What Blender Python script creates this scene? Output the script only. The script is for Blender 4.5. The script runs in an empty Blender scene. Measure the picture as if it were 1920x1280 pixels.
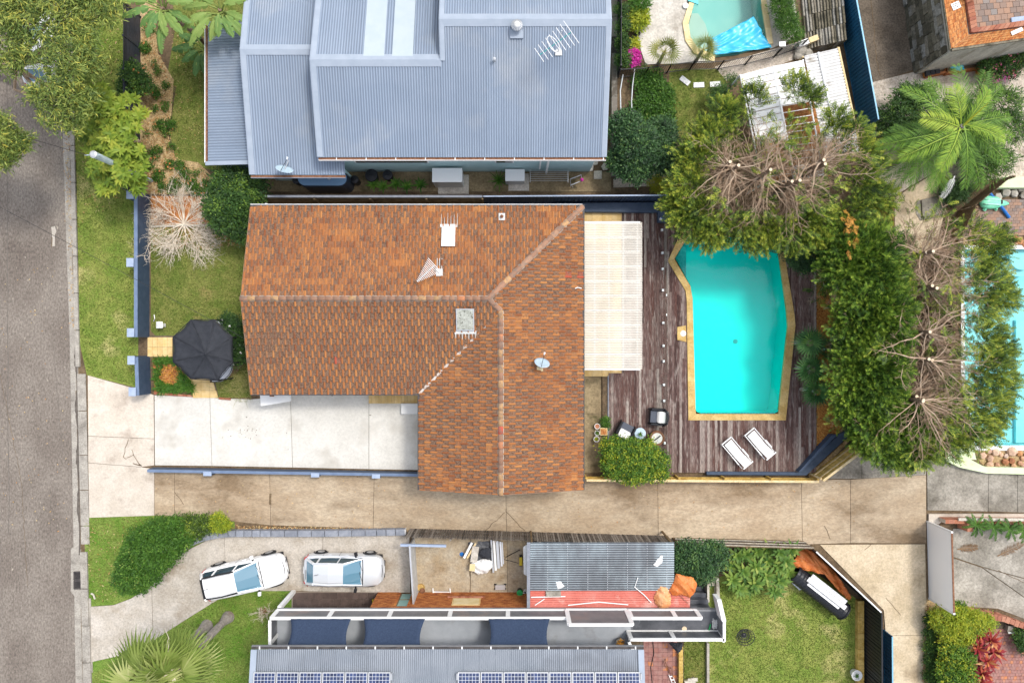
import bpy,bmesh,math,random
import numpy as np
from mathutils import Vector,Matrix
from mathutils.geometry import tessellate_polygon
random.seed(7)
rng=np.random.default_rng(7)
S=bpy.context.scene
C=S.collection
PI=math.pi
# ---------------------------------------------------------------- camera, sky, sun, exposure
H=38.4            # drone height in metres
F=1280.0          # focal length in photo pixels
cd=bpy.data.cameras.new('drone_camera')
cd.sensor_width=36.0
cd.lens=24.0
cd.clip_end=2000.0
cam=bpy.data.objects.new('drone_camera',cd)
cam.location=(0,0,H)
C.objects.link(cam)
S.camera=cam
SUN_EL,SUN_AZ=60.0,52.0      # degrees; azimuth clockwise from +Y
W=bpy.data.worlds.new('World')
S.world=W
W.use_nodes=True
wn=W.node_tree
bg=wn.nodes['Background']
sky=wn.nodes.new('ShaderNodeTexSky')
sky.sky_type='NISHITA'
sky.sun_disc=False
sky.sun_elevation=math.radians(SUN_EL)
sky.sun_rotation=math.radians(SUN_AZ)
sky.dust_density=3.0
hs=wn.nodes.new('ShaderNodeHueSaturation')       # thin white cloud: the sky keeps its brightness, loses most of its blue
hs.inputs['Saturation'].default_value=0.42
wn.links.new(sky.outputs[0],hs.inputs['Color'])
wn.links.new(hs.outputs[0],bg.inputs[0])
bg.inputs[1].default_value=0.15
sl=bpy.data.lights.new('sun','SUN')
sl.energy=0.95
sl.angle=math.radians(9.0)
sl.color=(1.0,0.955,0.88)
so=bpy.data.objects.new('sun',sl)
d=Vector((math.sin(math.radians(SUN_AZ))*math.cos(math.radians(SUN_EL)),
 math.cos(math.radians(SUN_AZ))*math.cos(math.radians(SUN_EL)),
 math.sin(math.radians(SUN_EL))))
so.rotation_euler=d.to_track_quat('Z','Y').to_euler()
so.location=d*60
C.objects.link(so)
S.view_settings.view_transform='Standard'
S.view_settings.look='None'
S.view_settings.exposure=0.9
S.view_settings.gamma=1.0
S.view_settings.use_curve_mapping=False
S.render.engine='CYCLES'
S.cycles.max_bounces=8
S.cycles.transparent_max_bounces=16
S.cycles.caustics_reflective=False
S.cycles.caustics_refractive=False
# ---------------------------------------------------------------- helpers
def P(px,py,z=0.0):
 """world point that stands at height z under photo pixel (px, py)"""
 s=(H-z)/F
 return((px-960.0)*s,(640.0-py)*s,z)
def P2(px,py,z=0.0):
 return P(px,py,z)[:2]
def poly(pts,z=0.0):
 return[P2(x,y,z)for x,y in pts]
def area(p):
 return 0.5*sum(p[i][0]*p[(i+1)%len(p)][1]-p[(i+1)%len(p)][0]*p[i][1]for i in range(len(p)))
def ccw(p):
 return list(p)if area(p)>0 else list(reversed(p))
def inset(p,dist):
 p=ccw(p)
 n=len(p)
 out=[]
 for i in range(n):
  a,b,c=Vector(p[i-1]),Vector(p[i]),Vector(p[(i+1)%n])
  e1,e2=(b-a).normalized(),(c-b).normalized()
  n1,n2=Vector((-e1.y,e1.x)),Vector((-e2.y,e2.x))
  m=n1+n2
  l=m.length_squared
  if l<1e-4:
   m,l=n1,2.0
  q=b+m*(2*dist/max(l,0.5))
  out.append((q.x,q.y))
 return out
def inside(p,x,y):
 c=False
 n=len(p)
 j=n-1
 for i in range(n):
  xi,yi=p[i][0],p[i][1]
  xj,yj=p[j][0],p[j][1]
  if(yi>y)!=(yj>y)and x<(xj-xi)*(y-yi)/(yj-yi)+xi:
   c=not c
  j=i
 return c
def inside_np(p,X,Y):
 c=np.zeros(len(X),bool)
 j=len(p)-1
 for i in range(len(p)):
  xi,yi=p[i][:2]
  xj,yj=p[j][:2]
  if yi!=yj:
   t=((yi>Y)!=(yj>Y))&(X<(xj-xi)*(Y-yi)/(yj-yi)+xi)
   c^=t
  j=i
 return c
def wmat(o):
 if o.parent is None:
  return o.matrix_basis.copy()
 return wmat(o.parent)@o.matrix_parent_inverse@o.matrix_basis
def attach(o,parent):
 if parent is not None:
  o.parent=parent
  o.matrix_parent_inverse=wmat(parent).inverted()
 return o
def tag(o,label=None,cat=None,group=None,kind=None):
 if label:
  o['label']=label
 if cat:
  o['category']=cat
 if group:
  o['group']=group
 if kind:
  o['kind']=kind
 return o
def thing(name,label,cat,loc=(0,0,0),group=None):
 o=bpy.data.objects.new(name,None)
 o.empty_display_size=0.2
 C.objects.link(o)
 o.location=loc
 return tag(o,label,cat,group)
def dup(root,loc=None,rotz=None,label=None,group=None,scale=None):
 m={}
 r=root.copy()
 C.objects.link(r)
 for ch in root.children:
  c=ch.copy()
  C.objects.link(c)
  c.parent=r
  for g in ch.children:
   e=g.copy()
   C.objects.link(e)
   e.parent=c
 if loc is not None:
  r.location=loc
 if rotz is not None:
  r.rotation_euler=(0,0,rotz)
 if scale is not None:
  r.scale=(scale,)*3
 if label:
  r['label']=label
 if group:
  r['group']=group
 return r
def inst(mesh,name,M,parent=None):
 o=bpy.data.objects.new(name,mesh)
 C.objects.link(o)
 o.matrix_basis=M
 if parent is not None:
  o.parent=parent
  o.matrix_parent_inverse=wmat(parent).inverted()
 return o
class MB:
 """collects shapes and links them as one mesh object"""
 def __init__(s):
  s.v,s.f,s.m,s.t=[],[],[],[]
 def add(s,vs,fs,mi=0,t=0.5):
  b=len(s.v)
  s.v.extend(tuple(v)for v in vs)
  for f in fs:
   s.f.append(tuple(b+i for i in f))
   s.m.append(mi)
   s.t.append(t)
  return s
 def hexa(s,q,mi=0,t=0.5):
  """q: 4 bottom points then 4 top points, both counter-clockwise"""
  return s.add(q,[(3,2,1,0),(4,5,6,7),(0,1,5,4),(1,2,6,5),(2,3,7,6),(3,0,4,7)],mi,t)
 def box(s,x0,y0,z0,x1,y1,z1,mi=0,t=0.5):
  x0,x1=min(x0,x1),max(x0,x1)
  y0,y1=min(y0,y1),max(y0,y1)
  return s.hexa([(x0,y0,z0),(x1,y0,z0),(x1,y1,z0),(x0,y1,z0),
 (x0,y0,z1),(x1,y0,z1),(x1,y1,z1),(x0,y1,z1)],mi,t)
 def obox(s,cx,cy,z0,z1,lx,ly,a=0.0,mi=0,t=0.5):
  ca,sa=math.cos(a),math.sin(a)
  q=[(cx+ca*x-sa*y,cy+sa*x+ca*y)for x,y in
 ((-lx/2,-ly/2),(lx/2,-ly/2),(lx/2,ly/2),(-lx/2,ly/2))]
  return s.hexa([(x,y,z0)for x,y in q]+[(x,y,z1)for x,y in q],mi,t)
 def prism(s,p,z0,z1,mi=0,t=0.5):
  p=ccw(p)
  n=len(p)
  vs=[(x,y,z0)for x,y in p]+[(x,y,z1)for x,y in p]
  fs=[tuple(range(n-1,-1,-1)),tuple(range(n,2*n))]
  fs+=[(i,(i+1)%n,n+(i+1)%n,n+i)for i in range(n)]
  return s.add(vs,fs,mi,t)
 def sheet(s,p,z,mi=0,t=0.5):
  p=ccw(p)
  return s.add([(x,y,z)for x,y in p],[tuple(range(len(p)))],mi,t)
 def seg(s,a,b,z0,z1,th,mi=0,t=0.5):
  """upright board of thickness th along the plan segment a-b"""
  dx,dy=b[0]-a[0],b[1]-a[1]
  l=math.hypot(dx,dy)
  return s.obox((a[0]+b[0])/2,(a[1]+b[1])/2,z0,z1,l,th,math.atan2(dy,dx),mi,t)
 def tube(s,pts,r,n=6,mi=0,t=0.5,cap=True):
  pts=[Vector(p)for p in pts]
  k=len(pts)
  rs=r if isinstance(r,(list,tuple))else[r]*k
  vs,fs=[],[]
  u=None
  for i in range(k):
   dd=(pts[min(i+1,k-1)]-pts[max(i-1,0)]).normalized()
   if u is None:
    u=dd.orthogonal().normalized()
   else:
    u=(u-dd*u.dot(dd))
    u=u.normalized()if u.length>1e-6 else dd.orthogonal().normalized()
   w=dd.cross(u)
   for j in range(n):
    a=2*PI*j/n
    vs.append(pts[i]+(u*math.cos(a)+w*math.sin(a))*rs[i])
  for i in range(k-1):
   for j in range(n):
    fs.append((i*n+j,i*n+(j+1)%n,(i+1)*n+(j+1)%n,(i+1)*n+j))
  if cap:
   fs.append(tuple(range(n-1,-1,-1)))
   fs.append(tuple((k-1)*n+j for j in range(n)))
  return s.add(vs,fs,mi,t)
 def lathe(s,cx,cy,prof,n=16,mi=0,t=0.5,cap=True):
  """prof: (radius, z) from bottom to top"""
  vs=[(cx+r*math.cos(2*PI*j/n),cy+r*math.sin(2*PI*j/n),z)for r,z in prof for j in range(n)]
  fs=[(i*n+j,i*n+(j+1)%n,(i+1)*n+(j+1)%n,(i+1)*n+j)
 for i in range(len(prof)-1)for j in range(n)]
  if cap:
   fs.append(tuple(range(n-1,-1,-1)))
   fs.append(tuple((len(prof)-1)*n+j for j in range(n)))
  return s.add(vs,fs,mi,t)
 def build(s,name,mats,parent=None,smooth=False,bevel=0.0):
  me=bpy.data.meshes.new(name)
  me.from_pydata(s.v,[],s.f)
  if not isinstance(mats,(list,tuple)):
   mats=[mats]
  for m in mats:
   me.materials.append(m)
  if len(mats)>1:
   me.polygons.foreach_set('material_index',s.m)
  at=me.attributes.new('tint','FLOAT','FACE')
  at.data.foreach_set('value',s.t)
  if smooth:
   me.polygons.foreach_set('use_smooth',[True]*len(s.f))
  me.update()
  o=bpy.data.objects.new(name,me)
  C.objects.link(o)
  if bevel>0:
   bv=o.modifiers.new('bevel','BEVEL')
   bv.width=bevel
   bv.segments=2
   bv.limit_method='ANGLE'
  return attach(o,parent)
def split_build(mb,name,mats,parent=None,**kw):
 """links every separate piece of mb as a mesh of its own"""
 par=list(range(len(mb.v)))
 def find(a):
  while par[a]!=a:
   par[a]=par[par[a]]
   a=par[a]
  return a
 for f in mb.f:
  for i in f[1:]:
   par[find(i)]=find(f[0])
 groups={}
 for fi,f in enumerate(mb.f):
  groups.setdefault(find(f[0]),[]).append(fi)
 out=[]
 for fis in groups.values():
  m2=MB()
  idx={}
  for fi in fis:
   ff=[]
   for i in mb.f[fi]:
    if i not in idx:
     idx[i]=len(m2.v)
     m2.v.append(mb.v[i])
    ff.append(idx[i])
   m2.f.append(tuple(ff))
   m2.m.append(mb.m[fi])
   m2.t.append(mb.t[fi])
  out.append(m2.build(name,mats,parent,**kw))
 return out
def np_mesh(name,V,Fq,mat,parent=None,tint=None,smooth=False):
 """fast mesh: V (n,3), Fq (m,k) faces of one size, tint per face"""
 me=bpy.data.meshes.new(name)
 V=np.ascontiguousarray(V,np.float32)
 Fq=np.ascontiguousarray(Fq,np.int32)
 m,k=Fq.shape
 me.vertices.add(len(V))
 me.vertices.foreach_set('co',V.ravel())
 me.loops.add(m*k)
 me.loops.foreach_set('vertex_index',Fq.ravel())
 me.polygons.add(m)
 me.polygons.foreach_set('loop_start',np.arange(0,m*k,k,dtype=np.int32))
 me.materials.append(mat)
 if tint is not None:
  at=me.attributes.new('tint','FLOAT','FACE')
  at.data.foreach_set('value',np.ascontiguousarray(tint,np.float32))
 if smooth:
  me.polygons.foreach_set('use_smooth',np.ones(m,bool))
 me.update(calc_edges=True)
 o=bpy.data.objects.new(name,me)
 C.objects.link(o)
 return attach(o,parent)
# ---------------------------------------------------------------- materials
def _ramp(nt,stops):
 r=nt.nodes.new('ShaderNodeValToRGB')
 el=r.color_ramp.elements
 while len(el)<len(stops):
  el.new(0.5)
 for e,(p,c)in zip(el,stops):
  e.position=p
  e.color=(*c,1)if len(c)==3 else c
 return r
def mat(name,c1,c2=None,c3=None,scale=2.0,scale3=0.5,rough=0.8,spec=0.25,metal=0.0,grain=0.0,gscale=45.0,
 bump=0.0,bscale=30.0,tint=0.0,ramp=None,stretch=(1,1,1),transl=0.0,alpha=1.0,lo=0.38,hi=0.62,
 lo3=0.55,hi3=0.7,coat=0.0,local=False,speck=None,emit=0.0):
 m=bpy.data.materials.new(name)
 m.use_nodes=True
 nt=m.node_tree
 L=nt.links.new
 N=nt.nodes.new
 b=nt.nodes['Principled BSDF']
 b.inputs['Roughness'].default_value=rough
 b.inputs['Specular IOR Level'].default_value=spec
 b.inputs['Metallic'].default_value=metal
 b.inputs['Coat Weight'].default_value=coat
 if coat:
  b.inputs['Coat Roughness'].default_value=0.05
 if local:
  src=N('ShaderNodeTexCoord').outputs['Object']
 else:
  src=N('ShaderNodeNewGeometry').outputs['Position']
 mp=N('ShaderNodeMapping')
 mp.inputs['Scale'].default_value=stretch
 L(src,mp.inputs[0])
 vec=mp.outputs[0]
 def noise(sc,det=4.0,rg=0.6):
  n=N('ShaderNodeTexNoise')
  n.inputs['Scale'].default_value=sc
  n.inputs['Detail'].default_value=det
  n.inputs['Roughness'].default_value=rg
  L(vec,n.inputs['Vector'])
  return n.outputs['Fac']
 def mix(fac,a,c,mode='MIX'):
  x=N('ShaderNodeMix')
  x.data_type='RGBA'
  x.blend_type=mode
  for sock,val in((x.inputs[0],fac),(x.inputs[6],a),(x.inputs[7],c)):
   if isinstance(val,bpy.types.NodeSocket):
    L(val,sock)
   elif isinstance(val,(int,float)):
    sock.default_value=val
   else:
    sock.default_value=(*val,1)
  return x.outputs[2]
 def mr(val,a,b2,c,d2):
  x=N('ShaderNodeMapRange')
  L(val,x.inputs[0])
  for i,q in enumerate((a,b2,c,d2)):
   x.inputs[i+1].default_value=q
  return x.outputs[0]
 tsock=None
 if ramp or tint:
  a=N('ShaderNodeAttribute')
  a.attribute_name='tint'
  tsock=a.outputs['Fac']
 if ramp:
  k=len(ramp)
  r=_ramp(nt,[(i/(k-1),c)for i,c in enumerate(ramp)])
  L(tsock,r.inputs[0])
  col=r.outputs[0]
  if c2 is not None:
   col=mix(mr(noise(scale),lo,hi,0,1),col,c2)
 elif c2 is not None:
  col=mix(mr(noise(scale),lo,hi,0,1),c1,c2)
 else:
  col=mix(0.0,c1,c1)
 if c3 is not None:
  col=mix(mr(noise(scale3,5),lo3,hi3,0,1),col,c3)
 if tint and not ramp:
  x=N('ShaderNodeMix')
  x.data_type='RGBA'
  x.blend_type='MULTIPLY'
  x.inputs[0].default_value=1.0
  L(col,x.inputs[6])
  L(mr(tsock,0,1,1-tint,1+tint),x.inputs[7])
  col=x.outputs[2]
 if grain:
  x=N('ShaderNodeMix')
  x.data_type='RGBA'
  x.blend_type='MULTIPLY'
  x.inputs[0].default_value=1.0
  L(col,x.inputs[6])
  L(mr(noise(gscale,3,0.7),0.3,0.7,1-grain,1+grain),x.inputs[7])
  col=x.outputs[2]
 if speck:                                   # (colour, scale, low, high): small scattered marks
  col=mix(mr(noise(speck[1],2),speck[2],speck[3],0,1),col,speck[0])
 L(col,b.inputs['Base Color'])
 if bump:
  bn=N('ShaderNodeBump')
  bn.inputs['Strength'].default_value=0.6
  bn.inputs['Distance'].default_value=bump
  L(noise(bscale,3),bn.inputs['Height'])
  L(bn.outputs[0],b.inputs['Normal'])
 out=nt.nodes['Material Output']
 if emit:
  L(col,b.inputs['Emission Color'])
  b.inputs['Emission Strength'].default_value=emit
 if transl:
  tr=N('ShaderNodeBsdfTranslucent')
  L(col,tr.inputs[0])
  ms=N('ShaderNodeMixShader')
  ms.inputs[0].default_value=transl
  L(b.outputs[0],ms.inputs[1])
  L(tr.outputs[0],ms.inputs[2])
  L(ms.outputs[0],out.inputs[0])
 elif alpha<1:
  b.inputs['Alpha'].default_value=alpha
 return m
M={}
# ---------------------------------------------------------------- material library
M['soil']=mat('soil',(.11,.075,.045),(.17,.12,.07),(.07,.055,.035),scale=1.5,grain=.35,gscale=9,rough=.95,bump=.02)
M['asphalt']=mat('asphalt',(.172,.145,.122),(.225,.195,.165),(.128,.105,.088),scale=.5,scale3=.22,grain=.42,gscale=11.0,rough=.9,
 bump=.01,bscale=40,speck=((.42,.37,.3),5.5,.70,.76),stretch=(1,.55,1))
M['asphalt_dark']=mat('old_drive',(.115,.09,.065),(.17,.135,.1),(.08,.065,.05),scale=.9,grain=.4,gscale=10,rough=.9,bump=.01)
M['tar']=mat('tar_seam',(.06,.055,.05),rough=.8)
M['kerb']=mat('kerb_concrete',(.30,.275,.24),(.40,.37,.32),(.2,.18,.155),scale=2.2,scale3=1.1,grain=.28,gscale=14,rough=.9)
M['wet']=mat('gutter_water',(.10,.085,.07),(.14,.12,.1),scale=3,rough=.25,spec=.4)
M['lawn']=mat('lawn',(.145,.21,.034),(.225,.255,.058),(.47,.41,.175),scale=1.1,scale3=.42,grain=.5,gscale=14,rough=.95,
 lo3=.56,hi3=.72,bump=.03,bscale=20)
M['lawn_dull']=mat('lawn_dull_green',(.115,.155,.028),(.185,.195,.05),(.27,.215,.08),scale=1.3,scale3=.6,grain=.5,gscale=14,rough=.95,
 lo3=.58,hi3=.74,bump=.03,bscale=20)  # darker, duller grass colour than the verge lawn
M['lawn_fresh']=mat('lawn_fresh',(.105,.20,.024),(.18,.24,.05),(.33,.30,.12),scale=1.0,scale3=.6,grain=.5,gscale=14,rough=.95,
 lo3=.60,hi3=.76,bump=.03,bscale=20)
M['conc_white']=mat('pale_concrete',(.575,.555,.505),(.63,.61,.56),(.47,.44,.385),scale=.7,scale3=.5,grain=.10,gscale=8,rough=.85,tint=.03,speck=((.2,.18,.15),3.2,.735,.77))
M['conc_pink']=mat('crossover_concrete',(.52,.455,.375),(.59,.525,.445),(.38,.315,.255),scale=1.1,scale3=.8,grain=.14,gscale=11,rough=.9,tint=.06)
M['conc_lane']=mat('lane_concrete',(.375,.285,.19),(.475,.385,.275),(.225,.16,.098),scale=.55,scale3=.28,grain=.24,gscale=10,rough=.9,
 tint=.07,lo3=.5,hi3=.66,stretch=(.6,1.1,1))
M['conc_gold']=mat('lane_concrete_pale',(.48,.385,.255),(.58,.48,.34),(.32,.245,.155),scale=.7,scale3=.45,grain=.22,gscale=10,rough=.9,tint=.05)
M['conc_drive']=mat('drive_concrete',(.40,.355,.295),(.50,.455,.395),(.32,.265,.2),scale=.8,scale3=.45,grain=.24,gscale=11,rough=.9,tint=.05)
M['conc_tan']=mat('yard_concrete',(.37,.285,.18),(.42,.36,.27),(.27,.195,.115),scale=.8,scale3=.5,grain=.26,gscale=10,rough=.9,tint=.05)
M['conc_grey']=mat('grey_concrete',(.22,.2,.165),(.36,.33,.28),(.14,.125,.1),scale=.7,scale3=.5,grain=.3,gscale=9,rough=.9,tint=.08)
M['conc_dirty']=mat('mossy_concrete',(.20,.15,.085),(.29,.225,.13),(.10,.085,.04),scale=1.3,scale3=.8,grain=.3,gscale=10,rough=.9,tint=.06)
M['conc_pebble']=mat('pebble_concrete',(.43,.365,.29),(.56,.49,.41),(.33,.27,.2),scale=2.5,scale3=.6,grain=.4,gscale=12,rough=.9,tint=.05)
M['conc_pool']=mat('pool_surround',(.50,.46,.40),(.62,.585,.52),(.36,.32,.265),scale=1.0,scale3=.7,grain=.22,gscale=10,rough=.9,tint=.05)
M['wall_cap']=mat('navy_wall_cap',(.13,.18,.28),(.16,.215,.32),scale=3,rough=.55)
M['joint']=mat('dark_joint',(.17,.13,.09),(.1,.08,.055),scale=3,rough=.95)
M['mulch']=mat('mulch',(.40,.15,.05),(.55,.27,.10),(.25,.09,.035),scale=5,scale3=2,grain=.5,gscale=16,rough=.95,bump=.04)
M['litter']=mat('leaf_litter',(.37,.25,.12),(.50,.37,.2),(.23,.145,.07),scale=4,scale3=1.5,grain=.5,gscale=14,rough=.95,bump=.04)
M['pebble_orange']=mat('orange_pebbles',(.42,.17,.03),ramp=[(.25,.09,.02),(.5,.2,.04),(.62,.34,.09),(.42,.15,.03)],rough=.7)
M['navy']=mat('navy_render',(.035,.06,.105),(.05,.078,.13),scale=3,grain=.1,rough=.6,spec=.4)
M['navy_cap']=mat('pale_blue_cap',(.30,.37,.50),(.36,.43,.55),scale=3,rough=.55)
M['navy_steel']=mat('navy_steel_sheet',(.03,.052,.10),(.045,.07,.125),scale=2,rough=.45,spec=.4)
M['white']=mat('white_paint',(.82,.82,.8),(.78,.78,.77),scale=2,grain=.03,rough=.5)
M['white_gloss']=mat('white_plastic',(.82,.83,.83),rough=.3)
M['grey_wall']=mat('grey_render',(.20,.205,.215),(.25,.255,.265),scale=1.2,grain=.08,rough=.8)
M['grey_floor']=mat('terrace_membrane',(.33,.355,.385),(.40,.425,.455),(.27,.27,.27),scale=.8,scale3=.6,grain=.06,rough=.7)
M['grey_dark']=mat('dark_membrane',(.075,.08,.09),(.13,.135,.15),(.30,.31,.33),scale=1.2,scale3=1.3,grain=.15,rough=.35,lo3=.6,hi3=.72)
M['trough']=mat('box_gutter',(.14,.14,.145),(.19,.185,.185),(.24,.19,.17),scale=1.1,scale3=.6,grain=.15,rough=.5)
M['shade_cloth']=mat('navy_shade_cloth',(.028,.045,.085),(.036,.055,.10),scale=12,grain=.25,gscale=40,rough=.9)
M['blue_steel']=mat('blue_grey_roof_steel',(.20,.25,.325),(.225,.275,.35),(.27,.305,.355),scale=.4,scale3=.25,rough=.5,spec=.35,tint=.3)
M['blue_steel2']=mat('blue_grey_flashing',(.30,.35,.42),(.335,.385,.455),scale=1.5,rough=.5,spec=.3)
M['steel_light']=mat('pale_roof_light',(.40,.465,.50),(.43,.49,.52),scale=1.5,rough=.45,spec=.3)
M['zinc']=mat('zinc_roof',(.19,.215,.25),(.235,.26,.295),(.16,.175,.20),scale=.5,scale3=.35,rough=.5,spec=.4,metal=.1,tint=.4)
M['zinc_dark']=mat('weathered_zinc',(.095,.108,.122),(.17,.195,.22),(.25,.30,.33),scale=.45,scale3=.35,rough=.4,spec=.5,metal=.1,tint=.85,stretch=(1,.4,1),lo3=.5,hi3=.62)  # pale patches put bluish white reflections into the colour
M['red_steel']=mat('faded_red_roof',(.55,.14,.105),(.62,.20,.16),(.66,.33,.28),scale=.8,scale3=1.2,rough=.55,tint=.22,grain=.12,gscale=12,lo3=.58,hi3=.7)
M['poly_sheet']=mat('polycarbonate',(.66,.61,.52),(.72,.68,.60),scale=.8,rough=.3,spec=.5,alpha=.6)
M['teal_wall']=mat('pale_teal_boards',(.42,.60,.61),(.47,.64,.65),scale=1.5,grain=.05,rough=.7)
M['dark_glass']=mat('dark_glass',(.02,.025,.03),rough=.06,spec=.8)
M['gutter_dark']=mat('dark_gutter',(.05,.045,.045),(.09,.08,.075),scale=4,rough=.5)
M['deck']=mat('deck_board',(.2,.15,.14),ramp=[(.06,.034,.03),(.11,.066,.058),(.15,.10,.088),(.10,.05,.042),(.19,.14,.122),(.33,.28,.245)],
 c2=(.36,.31,.275),scale=2.6,stretch=(4.0,.5,1),lo=.52,hi=.80,grain=.5,gscale=7,rough=.9,spec=.15)
M['coping']=mat('coping_tile',(.50,.33,.11),(.60,.43,.18),(.42,.26,.08),scale=2.2,scale3=1.2,grain=.22,gscale=14,rough=.85,tint=.1)
M['coping_pale']=mat('yellow_coping',(.66,.52,.26),(.73,.60,.36),scale=2.2,grain=.1,rough=.85,tint=.1)
M['pool_shell']=mat('pool_shell',(.0,.84,.77),(.0,.88,.81),scale=.6,grain=.02,rough=.6)
M['pool_shell_pale']=mat('pool_shell_pale',(.21,.50,.46),(.26,.55,.50),scale=.6,grain=.03,rough=.6)
M['pool_shell_sky']=mat('pool_shell_sky',(.28,.74,.80),(.36,.78,.83),scale=.6,grain=.03,rough=.6)
M['pool_step']=mat('pool_step',(.02,.36,.36),(.08,.44,.44),scale=8,grain=.25,rough=.6)
M['cover_blue']=mat('solar_cover',(.02,.42,.68),(.05,.52,.78),scale=2.5,rough=.3,spec=.5)
M['cyan']=mat('cyan_paint',(.15,.65,.70),rough=.5)
M['timber_pale']=mat('treated_pine',(.62,.47,.24),(.70,.56,.33),scale=3,stretch=(1,1,1),grain=.15,gscale=12,rough=.8,tint=.12)
M['timber_gold']=mat('golden_paling',(.52,.34,.08),(.62,.44,.14),(.36,.22,.05),scale=3,scale3=2,grain=.25,gscale=14,rough=.85,tint=.22)
M['timber_step']=mat('honey_tiles',(.62,.42,.16),(.72,.53,.26),scale=2.5,grain=.12,rough=.7,tint=.12)
M['timber_grey']=mat('weathered_paling',(.12,.10,.085),ramp=[(.045,.038,.033),(.12,.10,.08),(.24,.21,.18),(.075,.06,.05),(.17,.14,.115)],c2=(.26,.24,.21),scale=5,lo=.5,hi=.75,rough=.9)
M['timber_brown']=mat('brown_rail',(.15,.10,.055),(.24,.17,.09),scale=3,grain=.3,rough=.85,tint=.15)
M['black_steel']=mat('black_steel',(.012,.013,.017),(.018,.019,.024),scale=3,rough=.45,spec=.4)
M['slat_dark']=mat('charcoal_slat',(.022,.026,.036),(.03,.035,.046),scale=3,rough=.5,spec=.4,tint=.2)
M['blue_fence']=mat('blue_fence_sheet',(.015,.10,.20),(.02,.125,.235),scale=1.5,grain=.08,rough=.5,spec=.4,tint=.06)
M['blue_fence_cap']=mat('blue_fence_cap',(.22,.48,.66),rough=.4)
M['brick_orange']=mat('orange_brick',(.50,.19,.06),ramp=[(.42,.13,.04),(.55,.22,.07),(.62,.30,.11),(.34,.11,.04)],grain=.2,gscale=16,rough=.9)
M['brick_red']=mat('red_brick',(.34,.13,.08),ramp=[(.25,.085,.05),(.36,.14,.08),(.42,.2,.13),(.3,.11,.07)],grain=.2,gscale=16,rough=.9)
M['paver_red']=mat('red_paver',(.33,.14,.11),ramp=[(.22,.10,.09),(.30,.14,.12),(.35,.16,.13),(.27,.12,.11),(.58,.22,.08)],c2=(.36,.2,.17),scale=4,grain=.2,rough=.9)
M['paver_brown']=mat('brown_paver',(.28,.2,.16),ramp=[(.2,.16,.14),(.3,.2,.15),(.36,.22,.15),(.25,.22,.2)],grain=.25,rough=.9)
M['porch_tile']=mat('porch_tile',(.085,.06,.052),(.115,.082,.07),scale=3,grain=.15,rough=.5,tint=.15)
M['grout']=mat('grout',(.30,.25,.21),rough=.95)
M['mortar']=mat('mortar',(.42,.37,.31),grain=.1,rough=.95)
M['block_grey']=mat('grey_block',(.20,.215,.25),(.26,.275,.31),scale=4,grain=.15,rough=.85,tint=.12)
M['block_pale']=mat('pale_mortar',(.62,.62,.62),grain=.1,rough=.95)
M['stone_old']=mat('old_stone',(.16,.14,.10),ramp=[(.09,.08,.055),(.17,.15,.105),(.25,.22,.165),(.34,.33,.30)],c2=(.07,.065,.045),scale=2.2,lo=.5,hi=.7,grain=.35,gscale=10,rough=.95)
M['stone_pale']=mat('pale_render',(.45,.41,.34),(.56,.52,.44),(.3,.26,.19),scale=1.4,scale3=.9,grain=.25,gscale=9,rough=.95,stretch=(1.6,1.6,.5))
M['stone_red']=mat('sandstone',(.45,.25,.15),ramp=[(.28,.11,.06),(.5,.25,.11),(.62,.45,.33),(.36,.14,.06),(.68,.58,.48)],grain=.3,gscale=9,rough=.9)
M['stone_grey']=mat('grey_stone',(.36,.33,.28),(.48,.45,.39),(.2,.18,.14),scale=2.5,scale3=1.5,grain=.25,rough=.95,tint=.15)
M['green_paint']=mat('pale_green_paint',(.60,.70,.42),(.66,.75,.49),(.36,.42,.2),scale=1.5,scale3=1.2,grain=.06,rough=.7,lo3=.62,hi3=.72)
M['bark']=mat('bark',(.16,.105,.07),(.25,.175,.125),scale=6,grain=.3,rough=.95)
M['bark_pale']=mat('pale_twig',(.36,.25,.165),(.50,.385,.28),scale=3,grain=.2,rough=.95)
M['bark_white']=mat('bleached_twig',(.62,.53,.42),(.74,.66,.55),scale=3,grain=.15,rough=.95)
M['bark_grey']=mat('palm_bark',(.24,.215,.19),(.36,.32,.29),(.2,.11,.08),scale=5,scale3=1.6,grain=.3,rough=.95,stretch=(1,1,1))
M['twig']=mat('brown_twig',(.27,.175,.11),(.42,.31,.22),scale=3,rough=.95)
M['cut_wood']=mat('fresh_cut',(.74,.60,.42),rough=.9)
M['solar']=mat('solar_cell',(.018,.03,.085),(.03,.05,.13),scale=3,rough=.12,spec=.8,tint=.35)
M['alu']=mat('aluminium',(.62,.63,.64),rough=.35,metal=.6)
M['alu_white']=mat('white_backing',(.62,.64,.68),rough=.4)
M['steel_pole']=mat('pole_steel',(.42,.50,.55),(.5,.57,.61),scale=3,rough=.45,metal=.2)
M['lead']=mat('lead_apron',(.66,.66,.64),(.55,.55,.53),scale=4,rough=.6)
M['fabric_black']=mat('charcoal_canvas',(.030,.033,.040),(.040,.043,.052),scale=4,grain=.15,gscale=30,rough=.85,tint=.08)
M['cushion_grey']=mat('grey_cushion',(.095,.105,.13),grain=.1,rough=.9)
M['cushion_white']=mat('white_cushion',(.80,.78,.74),grain=.04,rough=.9)
M['rattan']=mat('black_rattan',(.022,.022,.026),grain=.4,gscale=30,rough=.6)
M['terracotta']=mat('terracotta',(.40,.17,.09),grain=.15,rough=.85)
M['tar_orange']=mat('orange_tarp',(.60,.16,.035),(.66,.22,.06),scale=3,grain=.1,rough=.5,spec=.4)
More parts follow.
